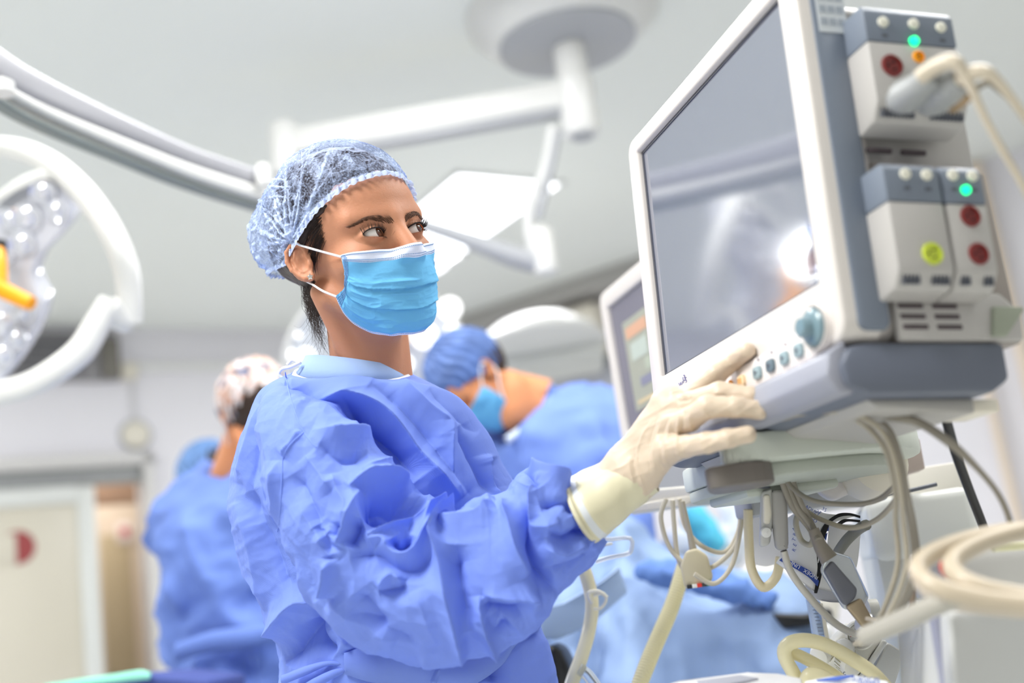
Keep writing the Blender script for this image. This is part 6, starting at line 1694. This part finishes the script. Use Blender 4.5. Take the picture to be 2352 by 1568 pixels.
# ---- the man at the right, bent over the table
d = 2.75
Hm = P(1098, 878, d)
man = thing('person', 'bearded surgeon in blue cap and mask bending forward between the woman and the monitor', 'person', P(1330, 1200, d + .15) * np.array([1, 1, 0]))
man['label'] = 'surgeon in pleated blue cap bending his masked face down behind the reaching arm'
T = head_at(Hm, (-0.50, -0.30, -0.80), (-0.62, -0.1, 0.75), 0.98)
simple_head(man, T, cap_blue, 'hair_cap')
def R0(x, y, dd): return P(x, y, dd) - Hm
nk0, nk1 = R0(1165, 905, d), R0(1262, 985, d + .05)
body_mesh('neck', lambda p: smin(d_cap(p, nk0, nk1, .058, .072), d_cap(p, nk0, R0(1170, 940, d - .02), .05, .05), .02), Hm, (np.minimum(nk0, nk1) - .1, np.maximum(nk0, nk1) + .1), 0.007, skin_b, man)
beard = body_mesh('beard', lambda p: d_ell(p, R0(1155, 955, d - .02), (.022, .03, .038)), Hm, (R0(1150, 945, d - .045) - .06, R0(1150, 945, d - .045) + .06), 0.005, hair_m, man)
def man_sdf(p):
    e = d_ell(p, R0(1300, 1040, d + .08), (.20, .20, .17))
    e = smin(e, d_ell(p, R0(1295, 1130, d + .16), (.22, .18, .22)), .08)
    e = smin(e, d_cap(p, R0(1360, 1030, d - .05), R0(1395, 1230, d - .14), .085, .075), .05)
    e = smin(e, d_cap(p, R0(1395, 1230, d - .14), R0(1200, 1270, d - .22), .075, .055), .05)
    e = smin(e, d_cap(p, R0(1230, 1060, d + .22), R0(1180, 1240, d + .2), .08, .06), .05)
    e = smin(e, d_cap(p, R0(1320, 1200, d + .26), R0(1360, 1900, d + .42), .18, .17), .08)
    e = ssub(e, d_cap(p, R0(1150, 960, d), R0(1255, 985, d + .04), .085, .075), .015)
    return e
body_mesh('gown', man_sdf, Hm, ((-.45, -.55, -1.35), (.65, .65, .12)), 0.012, gown_b, man, gown_noise(91, 1.3))
tube('collar_trim', [P(1165, 1010, d - .09), P(1200, 985, d - .07), P(1235, 945, d - .02), P(1262, 912, d + .04)], 0.010, mat('collar_pale', (210, 222, 240), 0.7), man, seg=10)
tube('green_undershirt', [P(1232, 918, d + .03), P(1250, 905, d + .05), P(1268, 905, d + .08)], 0.015, mat('scrub_green', (60, 190, 150), 0.7), man, seg=10)
for s_ in (-.1, .1): tube('trouser_leg', [Hm * np.array([1, 1, 0]) + np.array([.30 + s_, .40, .5]), Hm * np.array([1, 1, 0]) + np.array([.30 + s_, .42, .05])], [.09, .06], scrub_m, man, seg=16)
# ---- the person with the patterned cap, seen from behind
d = 2.75
Hb = P(588, 962, d)
pb = thing('person', 'person seen from behind in pale patterned cap and blue gown, left of the woman', 'person', P(560, 1300, d + .1) * np.array([1, 1, 0]))
pat = mat('cap_patterned', (226, 216, 214), 0.7, var=0.0)
nt = pat.node_tree; vo = nt.nodes.new('ShaderNodeTexNoise'); vo.inputs['Scale'].default_value = 28; vo.inputs['Detail'].default_value = 2
cr_ = nt.nodes.new('ShaderNodeValToRGB'); cr_.color_ramp.interpolation = 'EASE'
for pos, col in ((0.36, (92, 106, 136)), (0.44, (214, 178, 156)), (0.54, (226, 222, 226)), (0.64, (206, 160, 138))):
    e_ = cr_.color_ramp.elements.new(pos); e_.color = s2l(col) + (1,)
tcn = nt.nodes.new('ShaderNodeTexCoord'); nt.links.new(tcn.outputs['Object'], vo.inputs['Vector']); nt.links.new(vo.outputs['Fac'], cr_.inputs[0]); nt.links.new(cr_.outputs[0], nt.nodes['Principled BSDF'].inputs['Base Color'])
T = head_at(Hb, (-0.45, 0.85, -0.30), (-0.12, .2, 1.0), 1.0)
c_ = simple_head(pb, T, pat, 'hair_cap', face_mask=True); c_['label'] = 'pale cap with brown and grey patches'
def Rb(x, y, dd): return P(x, y, dd) - Hb
body_mesh('neck', lambda p: d_cap(p, Rb(560, 1010, d), Rb(530, 1130, d + .03), .050, .062), Hb, (Rb(520, 1150, d) - .12, Rb(600, 980, d) + .12), 0.007, skin_b, pb)
def pb_sdf(p):
    e = d_ell(p, Rb(570, 1215, d + .03), (.17, .15, .11))
    e = smin(e, d_cap(p, Rb(512, 1200, d), Rb(650, 1190, d), .080, .082), .04)
    e = smin(e, d_cap(p, Rb(545, 1230, d + .04), Rb(560, 1420, d + .02), .165, .16), .06)
    e = smin(e, d_cap(p, Rb(492, 1225, d - .01), Rb(462, 1340, d - .03), .074, .072), .04)
    e = smin(e, d_cap(p, Rb(462, 1340, d - .03), Rb(490, 1440, d + .12), .070, .055), .04)
    e = smin(e, d_cap(p, Rb(690, 1230, d), Rb(700, 1380, d), .078, .07), .04)
    e = smin(e, d_cap(p, Rb(560, 1440, d + .02), Rb(600, 2050, d + .05), .15, .23), .05)
    e = ssub(e, d_ell(p, Rb(540, 1110, d + .02), (.075, .07, .05)), .015)
    return e
body_mesh('gown', pb_sdf, Hb, ((-.40, -.35, -1.30), (.40, .45, -.05)), 0.011, gown_b, pb, gown_noise(131, 1.9))
# belt fold across the lower back
strip('belt', list(zip([P(400, 1480, d - .2), P(480, 1452, d - .22), P(560, 1440, d - .23), P(660, 1420, d - .2)], [P(402, 1520, d - .2), P(480, 1500, d - .22), P(560, 1492, d - .23), P(660, 1470, d - .2)])), gown_b, pb, 0.01)
for s_ in (-.1, .1): tube('trouser_leg', [Hb * np.array([1, 1, 0]) + np.array([s_, .06, .5]), Hb * np.array([1, 1, 0]) + np.array([s_, .06, .04])], [.09, .06], scrub_m, pb, seg=16)
# ---- third person, only the blue cap shows over the shoulder
d = 3.5
Hc = P(484, 1108, d)
pc_ = thing('person', 'third person with a mottled blue cap bending low at the far left', 'person', P(500, 1300, d + .25) * np.array([1, 1, 0]))
T = head_at(Hc, (-0.55, 0.35, -0.75), (-0.5, .4, .75), 0.95)
simple_head(pc_, T, mat('cap_blue_mottled', (110, 150, 206), 0.6, var=0.4, vscale=30), 'hair_cap')
def Rc(x, y, dd): return P(x, y, dd) - Hc
body_mesh('gown', lambda p: smin(smin(d_cap(p, Rc(560, 1165, d + .1), Rc(640, 1300, d + .25), .14, .19), d_cap(p, Rc(530, 1210, d), Rc(500, 1400, d - .05), .07, .05), .04), d_cap(p, Rc(640, 1320, d + .25), Rc(650, 1900, d + .25), .17, .19), .06), Hc, ((-.3, -.3, -1.25), (.6, .7, .2)), 0.014, gown_b, pc_, gown_noise(171, .6))

# ================================================================== TABLE, DRAPES, PATIENT SIDE
d = 2.05
tA, tB = P(1235, 1430, 2.1), P(1790, 1400, 2.0)
dx_ = (tB - tA) * np.array([1, 1, 0]); LT = np.linalg.norm(dx_); dx_ /= LT; dyt = np.array([-dx_[1], dx_[0], 0])
ot = thing('operating_table', 'operating table hidden under the pale blue drape', 'table', np.array([tA[0], tA[1], 0]) + dx_ * LT / 2 + dyt * .3)
OT = lambda u, v, z: frame(np.array([tA[0], tA[1], z]) + dx_ * u + dyt * v, dx_, dyt, (0, 0, 1))
box('table_top', (LT * .7, .26, .05), OT(LT / 2, .25, .78), dark_grey_plastic, ot, bev=0.01)
box('pedestal', (.22, .26, .72), OT(LT / 2, .25, .39), enamel_grey, ot, bev=0.02)
box('foot_plate', (.6, .34, .05), OT(LT / 2, .25, .026), dark_grey_plastic, ot, bev=0.01)
Od = np.array([tA[0], tA[1], 0])
def dl3(x, y, dd): v = P(x, y, dd) - Od; return np.array([v @ dx_, v @ dyt, v[2]])
hump = [dl3(1290, 1455, 2.25), dl3(1430, 1362, 2.3), dl3(1520, 1375, 2.3), dl3(1660, 1425, 2.25), dl3(1750, 1470, 2.2)]
def drape_sdf(p):
    p = p.astype(np.float32)
    c = np.array([LT * .5, .25, .64], np.float32); b = np.array([LT * .5 - .05, .17, .27], np.float32)
    q = np.abs(p - c) - b; e = np.linalg.norm(np.maximum(q, 0), axis=1) + np.minimum(q.max(1), 0) - .05
    e = smin(e, d_chain(p, hump, [.10, .115, .10, .085, .06]), .07)
    fl = 0.5 + 0.5 * np.sin(p[:, 0] * 40 + 2.0 * np.sin(p[:, 2] * 5) + 3 * np.sin(p[:, 0] * 9))
    low = np.clip((.95 - p[:, 2]) / .35, 0, 1)
    return e - (low + .65) * 0.070 * (fl ** 1.5 - .4) - 0.25 * low * low * 0.12
V, Fc = surface_nets(drape_sdf, (-.20, -.16, .33), (LT + .2, .75, 1.22), 0.011)
N = normals_of(V, Fc); N = N if ((V - V.mean(0)) * N).sum() > 0 else -N
V = V + N * (0.020 * ridged(V * np.array([6, 6, 3]), 201, 3) + 0.010 * creases(V, 205, 7, 6))[:, None]
dr_o = mesh('surgical_drape', Od + V[:, :1] * dx_ + V[:, 1:2] * dyt + V[:, 2:] * np.array([0, 0, 1.0]), Fc, drape_m)
tag(dr_o, 'pale blue surgical drape falling in folds over the operating table', 'drape')
# darker blue drape fold lying over the right half
bfold = thing('drape_fold', 'darker blue cloth strip folded along the top of the pale drape', 'drape', P(1650, 1330, 2.05))
body_mesh('cloth', lambda p: d_chain(p, [P(1480, 1310, 2.10) - P(1650, 1330, 2.05), P(1570, 1322, 2.08) - P(1650, 1330, 2.05), P(1680, 1350, 2.05) - P(1650, 1330, 2.05), P(1770, 1378, 2.03) - P(1650, 1330, 2.05)], [.015, .026, .024, .012]), P(1650, 1330, 2.05), ((-.2, -.1, -.12), (.16, .12, .12)), 0.006, mat('blue_cloth_dark', (92, 126, 190), 0.8), bfold, lambda V: 0.006 * ridged(V * 30, 7, 2))
# sharp pale flap at the left with the black bolster under it
t = slab3('drape_flap', [(1228, 1398, 1.75), (1290, 1385, 1.78), (1380, 1335, 1.82), (1420, 1300, 1.86), (1440, 1360, 1.86), (1350, 1440, 1.80), (1275, 1470, 1.76), (1248, 1465, 1.74)], 0.02, mat('pale_drape', (182, 206, 240), 0.8, transl=0.15), bev=0.004); tag(t, 'light blue drape flap hanging just right of the woman\'s belt', 'drape')
t = slab3('leg_bolster', [(1252, 1478, 1.72), (1285, 1488, 1.72), (1310, 1540, 1.72), (1325, 1700, 1.72), (1275, 1700, 1.72)], 0.10, black_plastic, bev=0.012); tag(t, 'black padded bolster below the light flap beside the woman', 'bolster')
# cyan and white cloth bundle, white padding, black strap
def blob(name, label, cat, chain, rs, dd, m, ns=0.006):
    t = thing(name, label, cat, P(*chain[0], dd)); o0 = P(*chain[0], dd); pts = [P(x, y, dd) - o0 for x, y in chain]
    lo = np.min(pts, 0) - max(rs) - .03; hi = np.max(pts, 0) + max(rs) + .03
    if len(pts) == 1: pts = pts + [pts[0] + 1e-4]; rs = rs * 2
    body_mesh('cloth' if 'cloth' in name or 'bundle' in name else 'padding', lambda p: d_chain(p, pts, rs, 0.02), o0, (lo, hi), max(max(rs) / 12, .004), m, t, lambda V: ns * ridged(V * 16, 5, 2))
    return t
blob('cloth_bundle', 'bright cyan cloth behind the hanging leads', 'cloth', [(1600, 1195), (1640, 1240)], [.036, .028], 2.9, mat('cyan_cloth', (96, 205, 236), 0.8))
blob('cloth_bundle', 'white cloth around the cyan one behind the leads', 'cloth', [(1560, 1250), (1650, 1272), (1700, 1215), (1690, 1160)], [.045, .055, .055, .05], 3.05, mat('white_cloth', (236, 240, 246), 0.8))
blob('padded_rest', 'cream padded rest lying on the right end of the table', 'padding', [(1760, 1340), (1830, 1365), (1880, 1385)], [.05, .055, .045], 2.3, mat('padding_cream', (228, 224, 214), 0.8))
t = slab3('strap', [(1772, 1408, 2.0), (1850, 1412, 2.0), (1912, 1395, 2.0), (1915, 1425, 2.0), (1860, 1438, 2.0), (1800, 1446, 2.0)], 0.06, black_plastic, bev=0.008); tag(t, 'black strap under the cream padded rest', 'strap')
t = slab3('linen_stack', [(1800, 1440, 2.1), (1870, 1436, 2.1), (1915, 1430, 2.1), (1930, 1560, 2.1), (1935, 1700, 2.1), (1820, 1700, 2.1)], 0.05, mat('linen_white', (222, 222, 222), 0.8), bev=0.015); tag(t, 'pale linen hanging below the black strap', 'linen')
# mint and dark blue covered tray at the lower left
mt = thing('instrument_table', 'instrument table with mint green cloth edge at the bottom left', 'table', P(230, 1700, 2.3) * np.array([1, 1, 0]))
slab3('cover', [(100, 1580, 2.25), (240, 1560, 2.2), (350, 1550, 2.2), (480, 1562, 2.2), (480, 2200, 2.2), (100, 2200, 2.25)], 0.18, mat('dark_blue_cover', (70, 84, 150), 0.8), mt, bev=0.01)
tube('mint_edge', [P(100, 1578, 2.24), P(180, 1568, 2.22), P(260, 1558, 2.2), P(320, 1550, 2.19), P(345, 1552, 2.19)], [0.005, 0.008, 0.009, 0.010, 0.006], mat('mint_cloth', (150, 226, 204), 0.8), mt, seg=10)
# ================================================================== HOSES AND THE CLUTTER BELOW THE MONITOR
def corr(name, pts, r, m, label, rib=0.004, amp=0.0012, cat='hose'):
    p = catmull([P(*q) for q in pts], 40); L = np.r_[0, np.cumsum(np.linalg.norm(np.diff(p, axis=0), axis=1))]
    n = int(L[-1] / rib * 6); u_ = np.linspace(0, L[-1], n); q = np.stack([np.interp(u_, L, p[:, k]) for k in range(3)], 1)
    o = mesh(name, *sweep(q, r + amp * np.sin(u_ / rib * 2 * math.pi), 18), m); return tag(o, label, cat)
corr('breathing_hose', [(1572, 1300, 1.62), (1563, 1330, 1.6), (1540, 1400, 1.58), (1505, 1480, 1.55), (1470, 1568, 1.52), (1430, 1680, 1.5)], 0.0105, mat('hose_yellow_ribbed', (255, 248, 208), 0.35, transl=0.2), 'pale yellow ribbed breathing hose crossing the drape')
sh_ = thing('drain_tube', 'smooth cream tube with a clip hanging left of the ribbed hose', 'tube', P(1350, 1400, 1.55))
tube('tube', [P(1338, 1296, 1.56), P(1352, 1340, 1.56), P(1360, 1390, 1.55), P(1352, 1450, 1.54), P(1335, 1510, 1.52), P(1310, 1580, 1.5), P(1280, 1700, 1.5)], 0.0095, mat('tube_cream_clear', (240, 234, 204), 0.2, coat=0.5, transl=0.2), sh_, seg=18)
tube('tube_clip', [P(1362, 1368, 1.53), P(1385, 1362, 1.53), P(1392, 1378, 1.53), P(1380, 1396, 1.53), P(1364, 1398, 1.53)], 0.0022, mat('clip_white', (236, 232, 214), 0.3), sh_, seg=8)
tube('clip_tail', [P(1360, 1385, 1.53), P(1352, 1362, 1.53), P(1375, 1358, 1.53), P(1395, 1372, 1.53)], 0.0026, bpy.data.materials['clip_white'], sh_, seg=8)
tube('clear_joint', [P(1330, 1535, 1.5), P(1350, 1550, 1.5), P(1372, 1580, 1.5)], 0.008, clear_plastic, sh_, seg=12)
cl = thing('clear_bracket', 'transparent plastic bracket by the glove cuff over the drape', 'bracket', P(1410, 1250, 1.5))
tube('frame', [P(1375, 1262, 1.5), P(1382, 1240, 1.5), P(1405, 1238, 1.5), P(1448, 1236, 1.5), P(1450, 1262, 1.5), P(1440, 1272, 1.5), P(1400, 1280, 1.5), P(1368, 1290, 1.5)], 0.0030, mat('clear_edge', (236, 242, 250), 0.08, coat=1.0, transm=0.4), cl, n=3, seg=8)
box('tab', (0.018, 0.007, 0.004), Matrix.Translation(P(1392, 1250, 1.49)), enamel_white, cl, bev=0.002)
o = tube('cream_tube', [P(1718, 1170, 1.42), P(1720, 1240, 1.42), P(1726, 1305, 1.42), P(1752, 1348, 1.42), P(1782, 1325, 1.42), P(1792, 1280, 1.42)], 0.0060, mat('tube_cream', (236, 224, 188), 0.3, transl=0.2), seg=14); tag(o, 'cream tube hanging in a U left of the cuff', 'tube')
# big pale plastic bag behind the sensor
t = slab3('clear_bag', [(1712, 1150, 1.55), (1762, 1140, 1.55), (1800, 1145, 1.55), (1806, 1290, 1.55), (1760, 1302, 1.55), (1728, 1296, 1.55)], 0.01, mat('bag_plastic', (216, 216, 218), 0.25, alpha=0.75), bev=0.003); tag(t, 'pale translucent plastic bag behind the hanging clip sensor', 'bag')
# ---- blood pressure cuff
bpc = thing('blood_pressure_cuff', 'folded white blood pressure cuff with blue printed band', 'blood pressure cuff', P(1860, 1260, 1.36))
cuff_w = mat('cuff_white', (226, 226, 226), 0.8, bump=0.1, bscale=300); cuff_b = mat('cuff_blue', (52, 78, 160), 0.7); cuff_k = mat('cuff_black', (14, 14, 18), 0.8); cuff_g = mat('cuff_grey', (176, 178, 186), 0.8)
def cloth_quad(name, rows, m, parent, th=0.0015, nu=24):
    """rows of control points from the photograph with distance, lofted to a cloth sheet with thickness"""
    C_ = [catmull([P(*q) for q in r], nu) for r in rows]; n = len(C_[0]); Rr = []
    for i in range(n): Rr.append(catmull([c[i] for c in C_], 8))
    G = np.array(Rr); a, b = G.shape[:2]; Nn = grid_normals(G.reshape(-1, 3), a, b).reshape(a, b, 3)
    if (Nn.reshape(-1, 3) @ _F).mean() > 0: Nn = -Nn
    V = np.concatenate([G.reshape(-1, 3), (G - Nn * th).reshape(-1, 3)]); ix = np.arange(a * b).reshape(a, b); Fc = []
    for i in range(a - 1):
        for j in range(b - 1):
            q = (ix[i, j], ix[i + 1, j], ix[i + 1, j + 1], ix[i, j + 1]); Fc.append(q); Fc.append(tuple(a * b + k for k in q[::-1]))
    bd = list(ix[:, 0]) + list(ix[-1, 1:]) + list(ix[-2::-1, -1]) + list(ix[0, -2:0:-1])
    for k in range(len(bd)): l = (k + 1) % len(bd); Fc.append((bd[k], bd[l], bd[l] + a * b, bd[k] + a * b))
    return mesh(name, V, Fc, m, parent)
cloth_quad('outer_layer', [[(1806, 1190, 1.38), (1850, 1168, 1.36), (1905, 1180, 1.355), (1975, 1182, 1.36)], [(1800, 1230, 1.37), (1840, 1220, 1.35), (1888, 1215, 1.345), (1900, 1212, 1.35)], [(1795, 1268, 1.365), (1830, 1275, 1.345), (1876, 1290, 1.34), (1882, 1290, 1.345)], [(1782, 1292, 1.36), (1815, 1316, 1.345), (1862, 1352, 1.34), (1874, 1362, 1.345)]], cuff_w, bpc)
cloth_quad('blue_band', [[(1797, 1279, 1.358), (1826, 1292, 1.341), (1862, 1312, 1.336), (1881, 1334, 1.338)], [(1790, 1286, 1.357), (1821, 1302, 1.340), (1856, 1324, 1.335), (1878, 1346, 1.337)]], cuff_b, bpc, 0.001)
ex_ = P(1869, 1322, 1.3345) - P(1826, 1296, 1.3385); ex_ /= np.linalg.norm(ex_); zf = -_F - ex_ * (-_F @ ex_); zf /= np.linalg.norm(zf); ey_ = np.cross(zf, ex_)
tx = text_mesh('band_text', 'INDEX   LINE', 0.0062, frame(P(1847, 1309, 1.3335), -ex_, -ey_, zf), cuff_w, bpc); 
for k, (x, y) in enumerate(((1866, 1172), (1880, 1176), (1893, 1170), (1862, 1190), (1872, 1196))): text_mesh('cuff_print', ('ADULT', '27', '35', 'cm', 'O')[k], 0.006, frame(P(x, y, 1.345), ex_, np.cross(zf, ex_), zf), cuff_b, bpc)
for k in range(5): text_mesh('cuff_print', 'ARTERY'[k], 0.006, frame(P(1824 + (k % 2) * 2, 1215 + k * 12, 1.3455), ey_, -ex_, zf), cuff_b, bpc)
cloth_quad('black_lining', [[(1900, 1196, 1.345), (1925, 1180, 1.342), (1952, 1178, 1.342), (1976, 1184, 1.345)], [(1903, 1204, 1.345), (1926, 1188, 1.342), (1952, 1184, 1.342), (1976, 1190, 1.345)]], cuff_k, bpc)
cloth_quad('black_lining', [[(1918, 1206, 1.345), (1940, 1192, 1.342), (1976, 1194, 1.345)], [(1924, 1212, 1.345), (1945, 1198, 1.342), (1976, 1200, 1.345)]], cuff_k, bpc)
cloth_quad('black_edge', [[(1898, 1200, 1.343), (1884, 1225, 1.341), (1877, 1270, 1.34), (1878, 1315, 1.34), (1872, 1362, 1.34)], [(1906, 1203, 1.345), (1895, 1232, 1.343), (1886, 1270, 1.342), (1888, 1315, 1.342), (1877, 1362, 1.342)]], cuff_k, bpc)
cloth_quad('blue_tab', [[(1889, 1212, 1.348), (1904, 1210, 1.350)], [(1888, 1222, 1.348), (1903, 1219, 1.350)]], cuff_b, bpc)
prism('arrow_print', [(0, .006), (-.0035, -.004), (0, -.002), (.0035, -.004)], 0, .0004, frame(P(1895, 1232, 1.346), ex_, np.cross(zf, ex_), zf), cuff_b, bpc)
cloth_quad('inner_fold', [[(1904, 1206, 1.365), (1940, 1204, 1.36), (1978, 1206, 1.36)], [(1896, 1280, 1.36), (1935, 1282, 1.36), (1970, 1290, 1.36)], [(1876, 1350, 1.36), (1925, 1362, 1.36), (1950, 1366, 1.36)]], cuff_w, bpc)
cloth_quad('lower_flap', [[(1846, 1335, 1.37), (1876, 1345, 1.365), (1930, 1350, 1.365)], [(1856, 1362, 1.37), (1884, 1376, 1.365), (1940, 1382, 1.365)], [(1866, 1372, 1.37), (1892, 1380, 1.365), (1932, 1382, 1.365)]], cuff_g, bpc)
# ---- flow tube, gauge panel, knobs
ft = thing('flow_tube', 'clear graduated plastic flow tube below the cuff', 'flow tube', P(1885, 1430, 1.42))
slab3('clear_body', [(1852, 1372, 1.42), (1884, 1378, 1.42), (1910, 1490, 1.40), (1872, 1490, 1.40)], 0.02, mat('clear_blue_plastic', (196, 214, 240), 0.08, transm=0.55), ft, bev=0.003)
slab3('scale_strip', [(1882, 1385, 1.415), (1890, 1385, 1.415), (1908, 1482, 1.396), (1898, 1482, 1.396)], 0.006, mat('scale_cream', (206, 202, 186), 0.4), ft, bev=0.001)
for k in range(12): slab3('scale_mark', [(1865 + k * 2.0, 1392 + k * 8, 1.411 - k * .0018), (1876 + k * 2.0, 1392 + k * 8, 1.411 - k * .0018), (1876 + k * 2.0, 1393.4 + k * 8, 1.411 - k * .0018), (1865 + k * 2.0, 1393.4 + k * 8, 1.411 - k * .0018)], 0.001, dark_grey_plastic, ft, bev=0)
gp = thing('suction_regulator', 'cream suction regulator with gauge and knobs at the bottom', 'regulator', P(1950, 1500, 1.33))
cream_g = mat('regulator_cream', (236, 234, 224), 0.35)
slab3('panel', [(1952, 1432, 1.335), (2030, 1468, 1.325), (2004, 1500, 1.325), (1955, 1580, 1.32), (1850, 1590, 1.33), (1862, 1525, 1.335)], 0.05, cream_g, gp, bev=0.004)
slab3('side_rib', [(2030, 1468, 1.315), (2040, 1474, 1.315), (1985, 1560, 1.315), (1970, 1560, 1.315)], 0.03, mat('rib_white', (224, 224, 220), 0.35), gp, bev=0.003)
slab3('side_case', [(2040, 1474, 1.33), (2080, 1500, 1.34), (2050, 1590, 1.34), (1985, 1580, 1.33)], 0.06, mat('side_case', (206, 206, 202), 0.4), gp, bev=0.004)
gx, gy, gz = axes_from(-_F + np.array([-.15, 0, .1]))
gf = lambda x, y, dd: frame(P(x, y, dd), gx, gy, gz)
lathe('gauge_rim', [(0.0155, -.01), (0.0165, 0.004), (0.0145, 0.006), (0.0135, 0.001), (0, 0.001)], gf(1975, 1458, 1.315), cream_g, gp, 32)
gd = lathe('gauge_dial', [(0.0128, 0.0012), (0, 0.0014)], gf(1975, 1458, 1.314), mat('dial_white', (236, 238, 240), 0.3), gp, 32)
for k in range(7):
    a = math.radians(-30 + k * 40); box('dial_mark', (0.0014, 0.0026, 0.0003), gf(1975, 1458, 1.312) @ Matrix.Rotation(a, 4, 'Z') @ Matrix.Translation((0, .010, 0)), mat('dial_red', (190, 70, 50), 0.5) if k == 0 else (bpy.data.materials['dial_red'] if k % 3 == 0 else dark_grey_plastic), gd, bev=0)
box('needle', (0.0007, 0.010, 0.0004), gf(1975, 1458, 1.3115) @ Matrix.Rotation(.5, 4, 'Z') @ Matrix.Translation((0, .004, 0)), black_plastic, gd, bev=0)
tube('bright_fitting', [P(1972, 1425, 1.30), P(1992, 1432, 1.30), P(2006, 1440, 1.30)], [0.011, 0.013, 0.009], metal, gp, seg=18)
for k, (x, y, r_, ax_k) in enumerate(((1888, 1498, .0125, (-.6, -.6, -.35)), (1940, 1490, .0115, (-.2, -.9, .2)), (1950, 1522, .0135, (.2, -.8, -.4)))):
    a1, a2, a3 = axes_from(np.array(ax_k)); kk = lathe('knob', [(r_ * .8, -.012), (r_, -.010)] + [(r_, .004), (r_ * .85, .010), (r_ * .5, .012), (0, .0125)], frame(P(x, y, 1.31), a1, a2, a3), cream_g if k != 1 else enamel_white, gp, 28)
    mg = Multi()
    for q in range(20):
        an = 2 * math.pi * q / 20; c0 = frame(P(x, y, 1.31), a1, a2, a3)
        mg.tube([c0 @ Vector((r_ * math.cos(an), r_ * math.sin(an), -.009)), c0 @ Vector((r_ * math.cos(an), r_ * math.sin(an), .003))], .0006, n=1, seg=5)
    mg.build('grip_ribs', mat('knob_khaki', (196, 190, 158), 0.4) if k == 0 else bpy.data.materials['knob_khaki'], kk)
text_mesh('panel_text', 'Vac', 0.0085, frame(P(1930, 1546, 1.30), gx, gy, gz), dark_grey_plastic, gp)
tube('white_cap', [P(1993, 1402, 1.33), P(2015, 1400, 1.33)], 0.013, cream_g, gp, seg=18)
# yellow silicone tubes
for k, (pts, lb) in enumerate(((([(1868, 1640, 1.24), (1830, 1560, 1.24), (1802, 1505, 1.24), (1812, 1478, 1.24), (1850, 1470, 1.24), (1900, 1482, 1.24), (1960, 1515, 1.24), (2010, 1550, 1.24), (2060, 1610, 1.24)]), 'large yellow silicone tube arching over the regulator'),
                              (([(1816, 1497, 1.255), (1850, 1512, 1.25), (1900, 1540, 1.25), (1950, 1575, 1.25), (1990, 1620, 1.25)]), 'straight yellow silicone tube inside the arch'),
                              (([(1846, 1620, 1.22), (1852, 1562, 1.22), (1868, 1548, 1.22), (1900, 1560, 1.22), (1950, 1600, 1.22)]), 'short low yellow silicone tube bend at the bottom edge'))):
    o = tube('silicone_tube', [P(*q) for q in pts], 0.0078 if k != 1 else 0.0068, yellow_tube, seg=18); tag(o, lb, 'tube', 'yellow silicone tubes')
# tray and printed pack at the bottom edge
ty = thing('cart_tray', 'white tray edge at the bottom below the drape', 'tray', P(1700, 1600, 1.15))
slab3('tray_top', [(1520, 1574, 1.10), (1560, 1560, 1.11), (1718, 1541, 1.15), (1765, 1552, 1.15), (1790, 1549, 1.14), (1840, 1556, 1.13), (1850, 1640, 1.05), (1500, 1640, 1.05)], 0.02, mat('tray_white', (236, 236, 238), 0.3), ty, bev=0.002, back=(0, 0, -1))
slab3('grey_recess', [(1600, 1562, 1.108), (1700, 1549, 1.125), (1742, 1556, 1.125), (1640, 1576, 1.10)], 0.003, mat('recess_grey', (176, 178, 190), 0.4), ty, bev=0.0005, back=(0, 0, -1))
pk_ = thing('printed_pack', 'white packet printed with blue letters at the bottom edge', 'packet', P(1950, 1600, 1.12))
slab3('packet', [(1848, 1562, 1.12), (1900, 1553, 1.13), (1962, 1548, 1.13), (2040, 1562, 1.12), (2070, 1640, 1.08), (1840, 1640, 1.08)], 0.012, mat('packet_white', (236, 238, 242), 0.5), pk_, bev=0.002, back=(0, .2, -1))
slab3('blue_stripe', [(1875, 1560, 1.1195), (1930, 1551, 1.1225), (1962, 1549, 1.122), (1925, 1559, 1.1185)], 0.002, mat('packet_blue', (84, 116, 206), 0.5), pk_, bev=0.0003, back=(0, .2, -1))
for k, s_ in enumerate(('SURGICAL', 'GLOVES', 'STERILE')): text_mesh('packet_text', s_, 0.006, frame(P(1990 + k * 4, 1560 + k * 6, 1.095), _R, _U, -_F), bpy.data.materials['packet_blue'], pk_)
# ------------------------------------------------------------------ tidy
for o in bpy.data.objects:
    if '_rooted' in o: del o['_rooted']
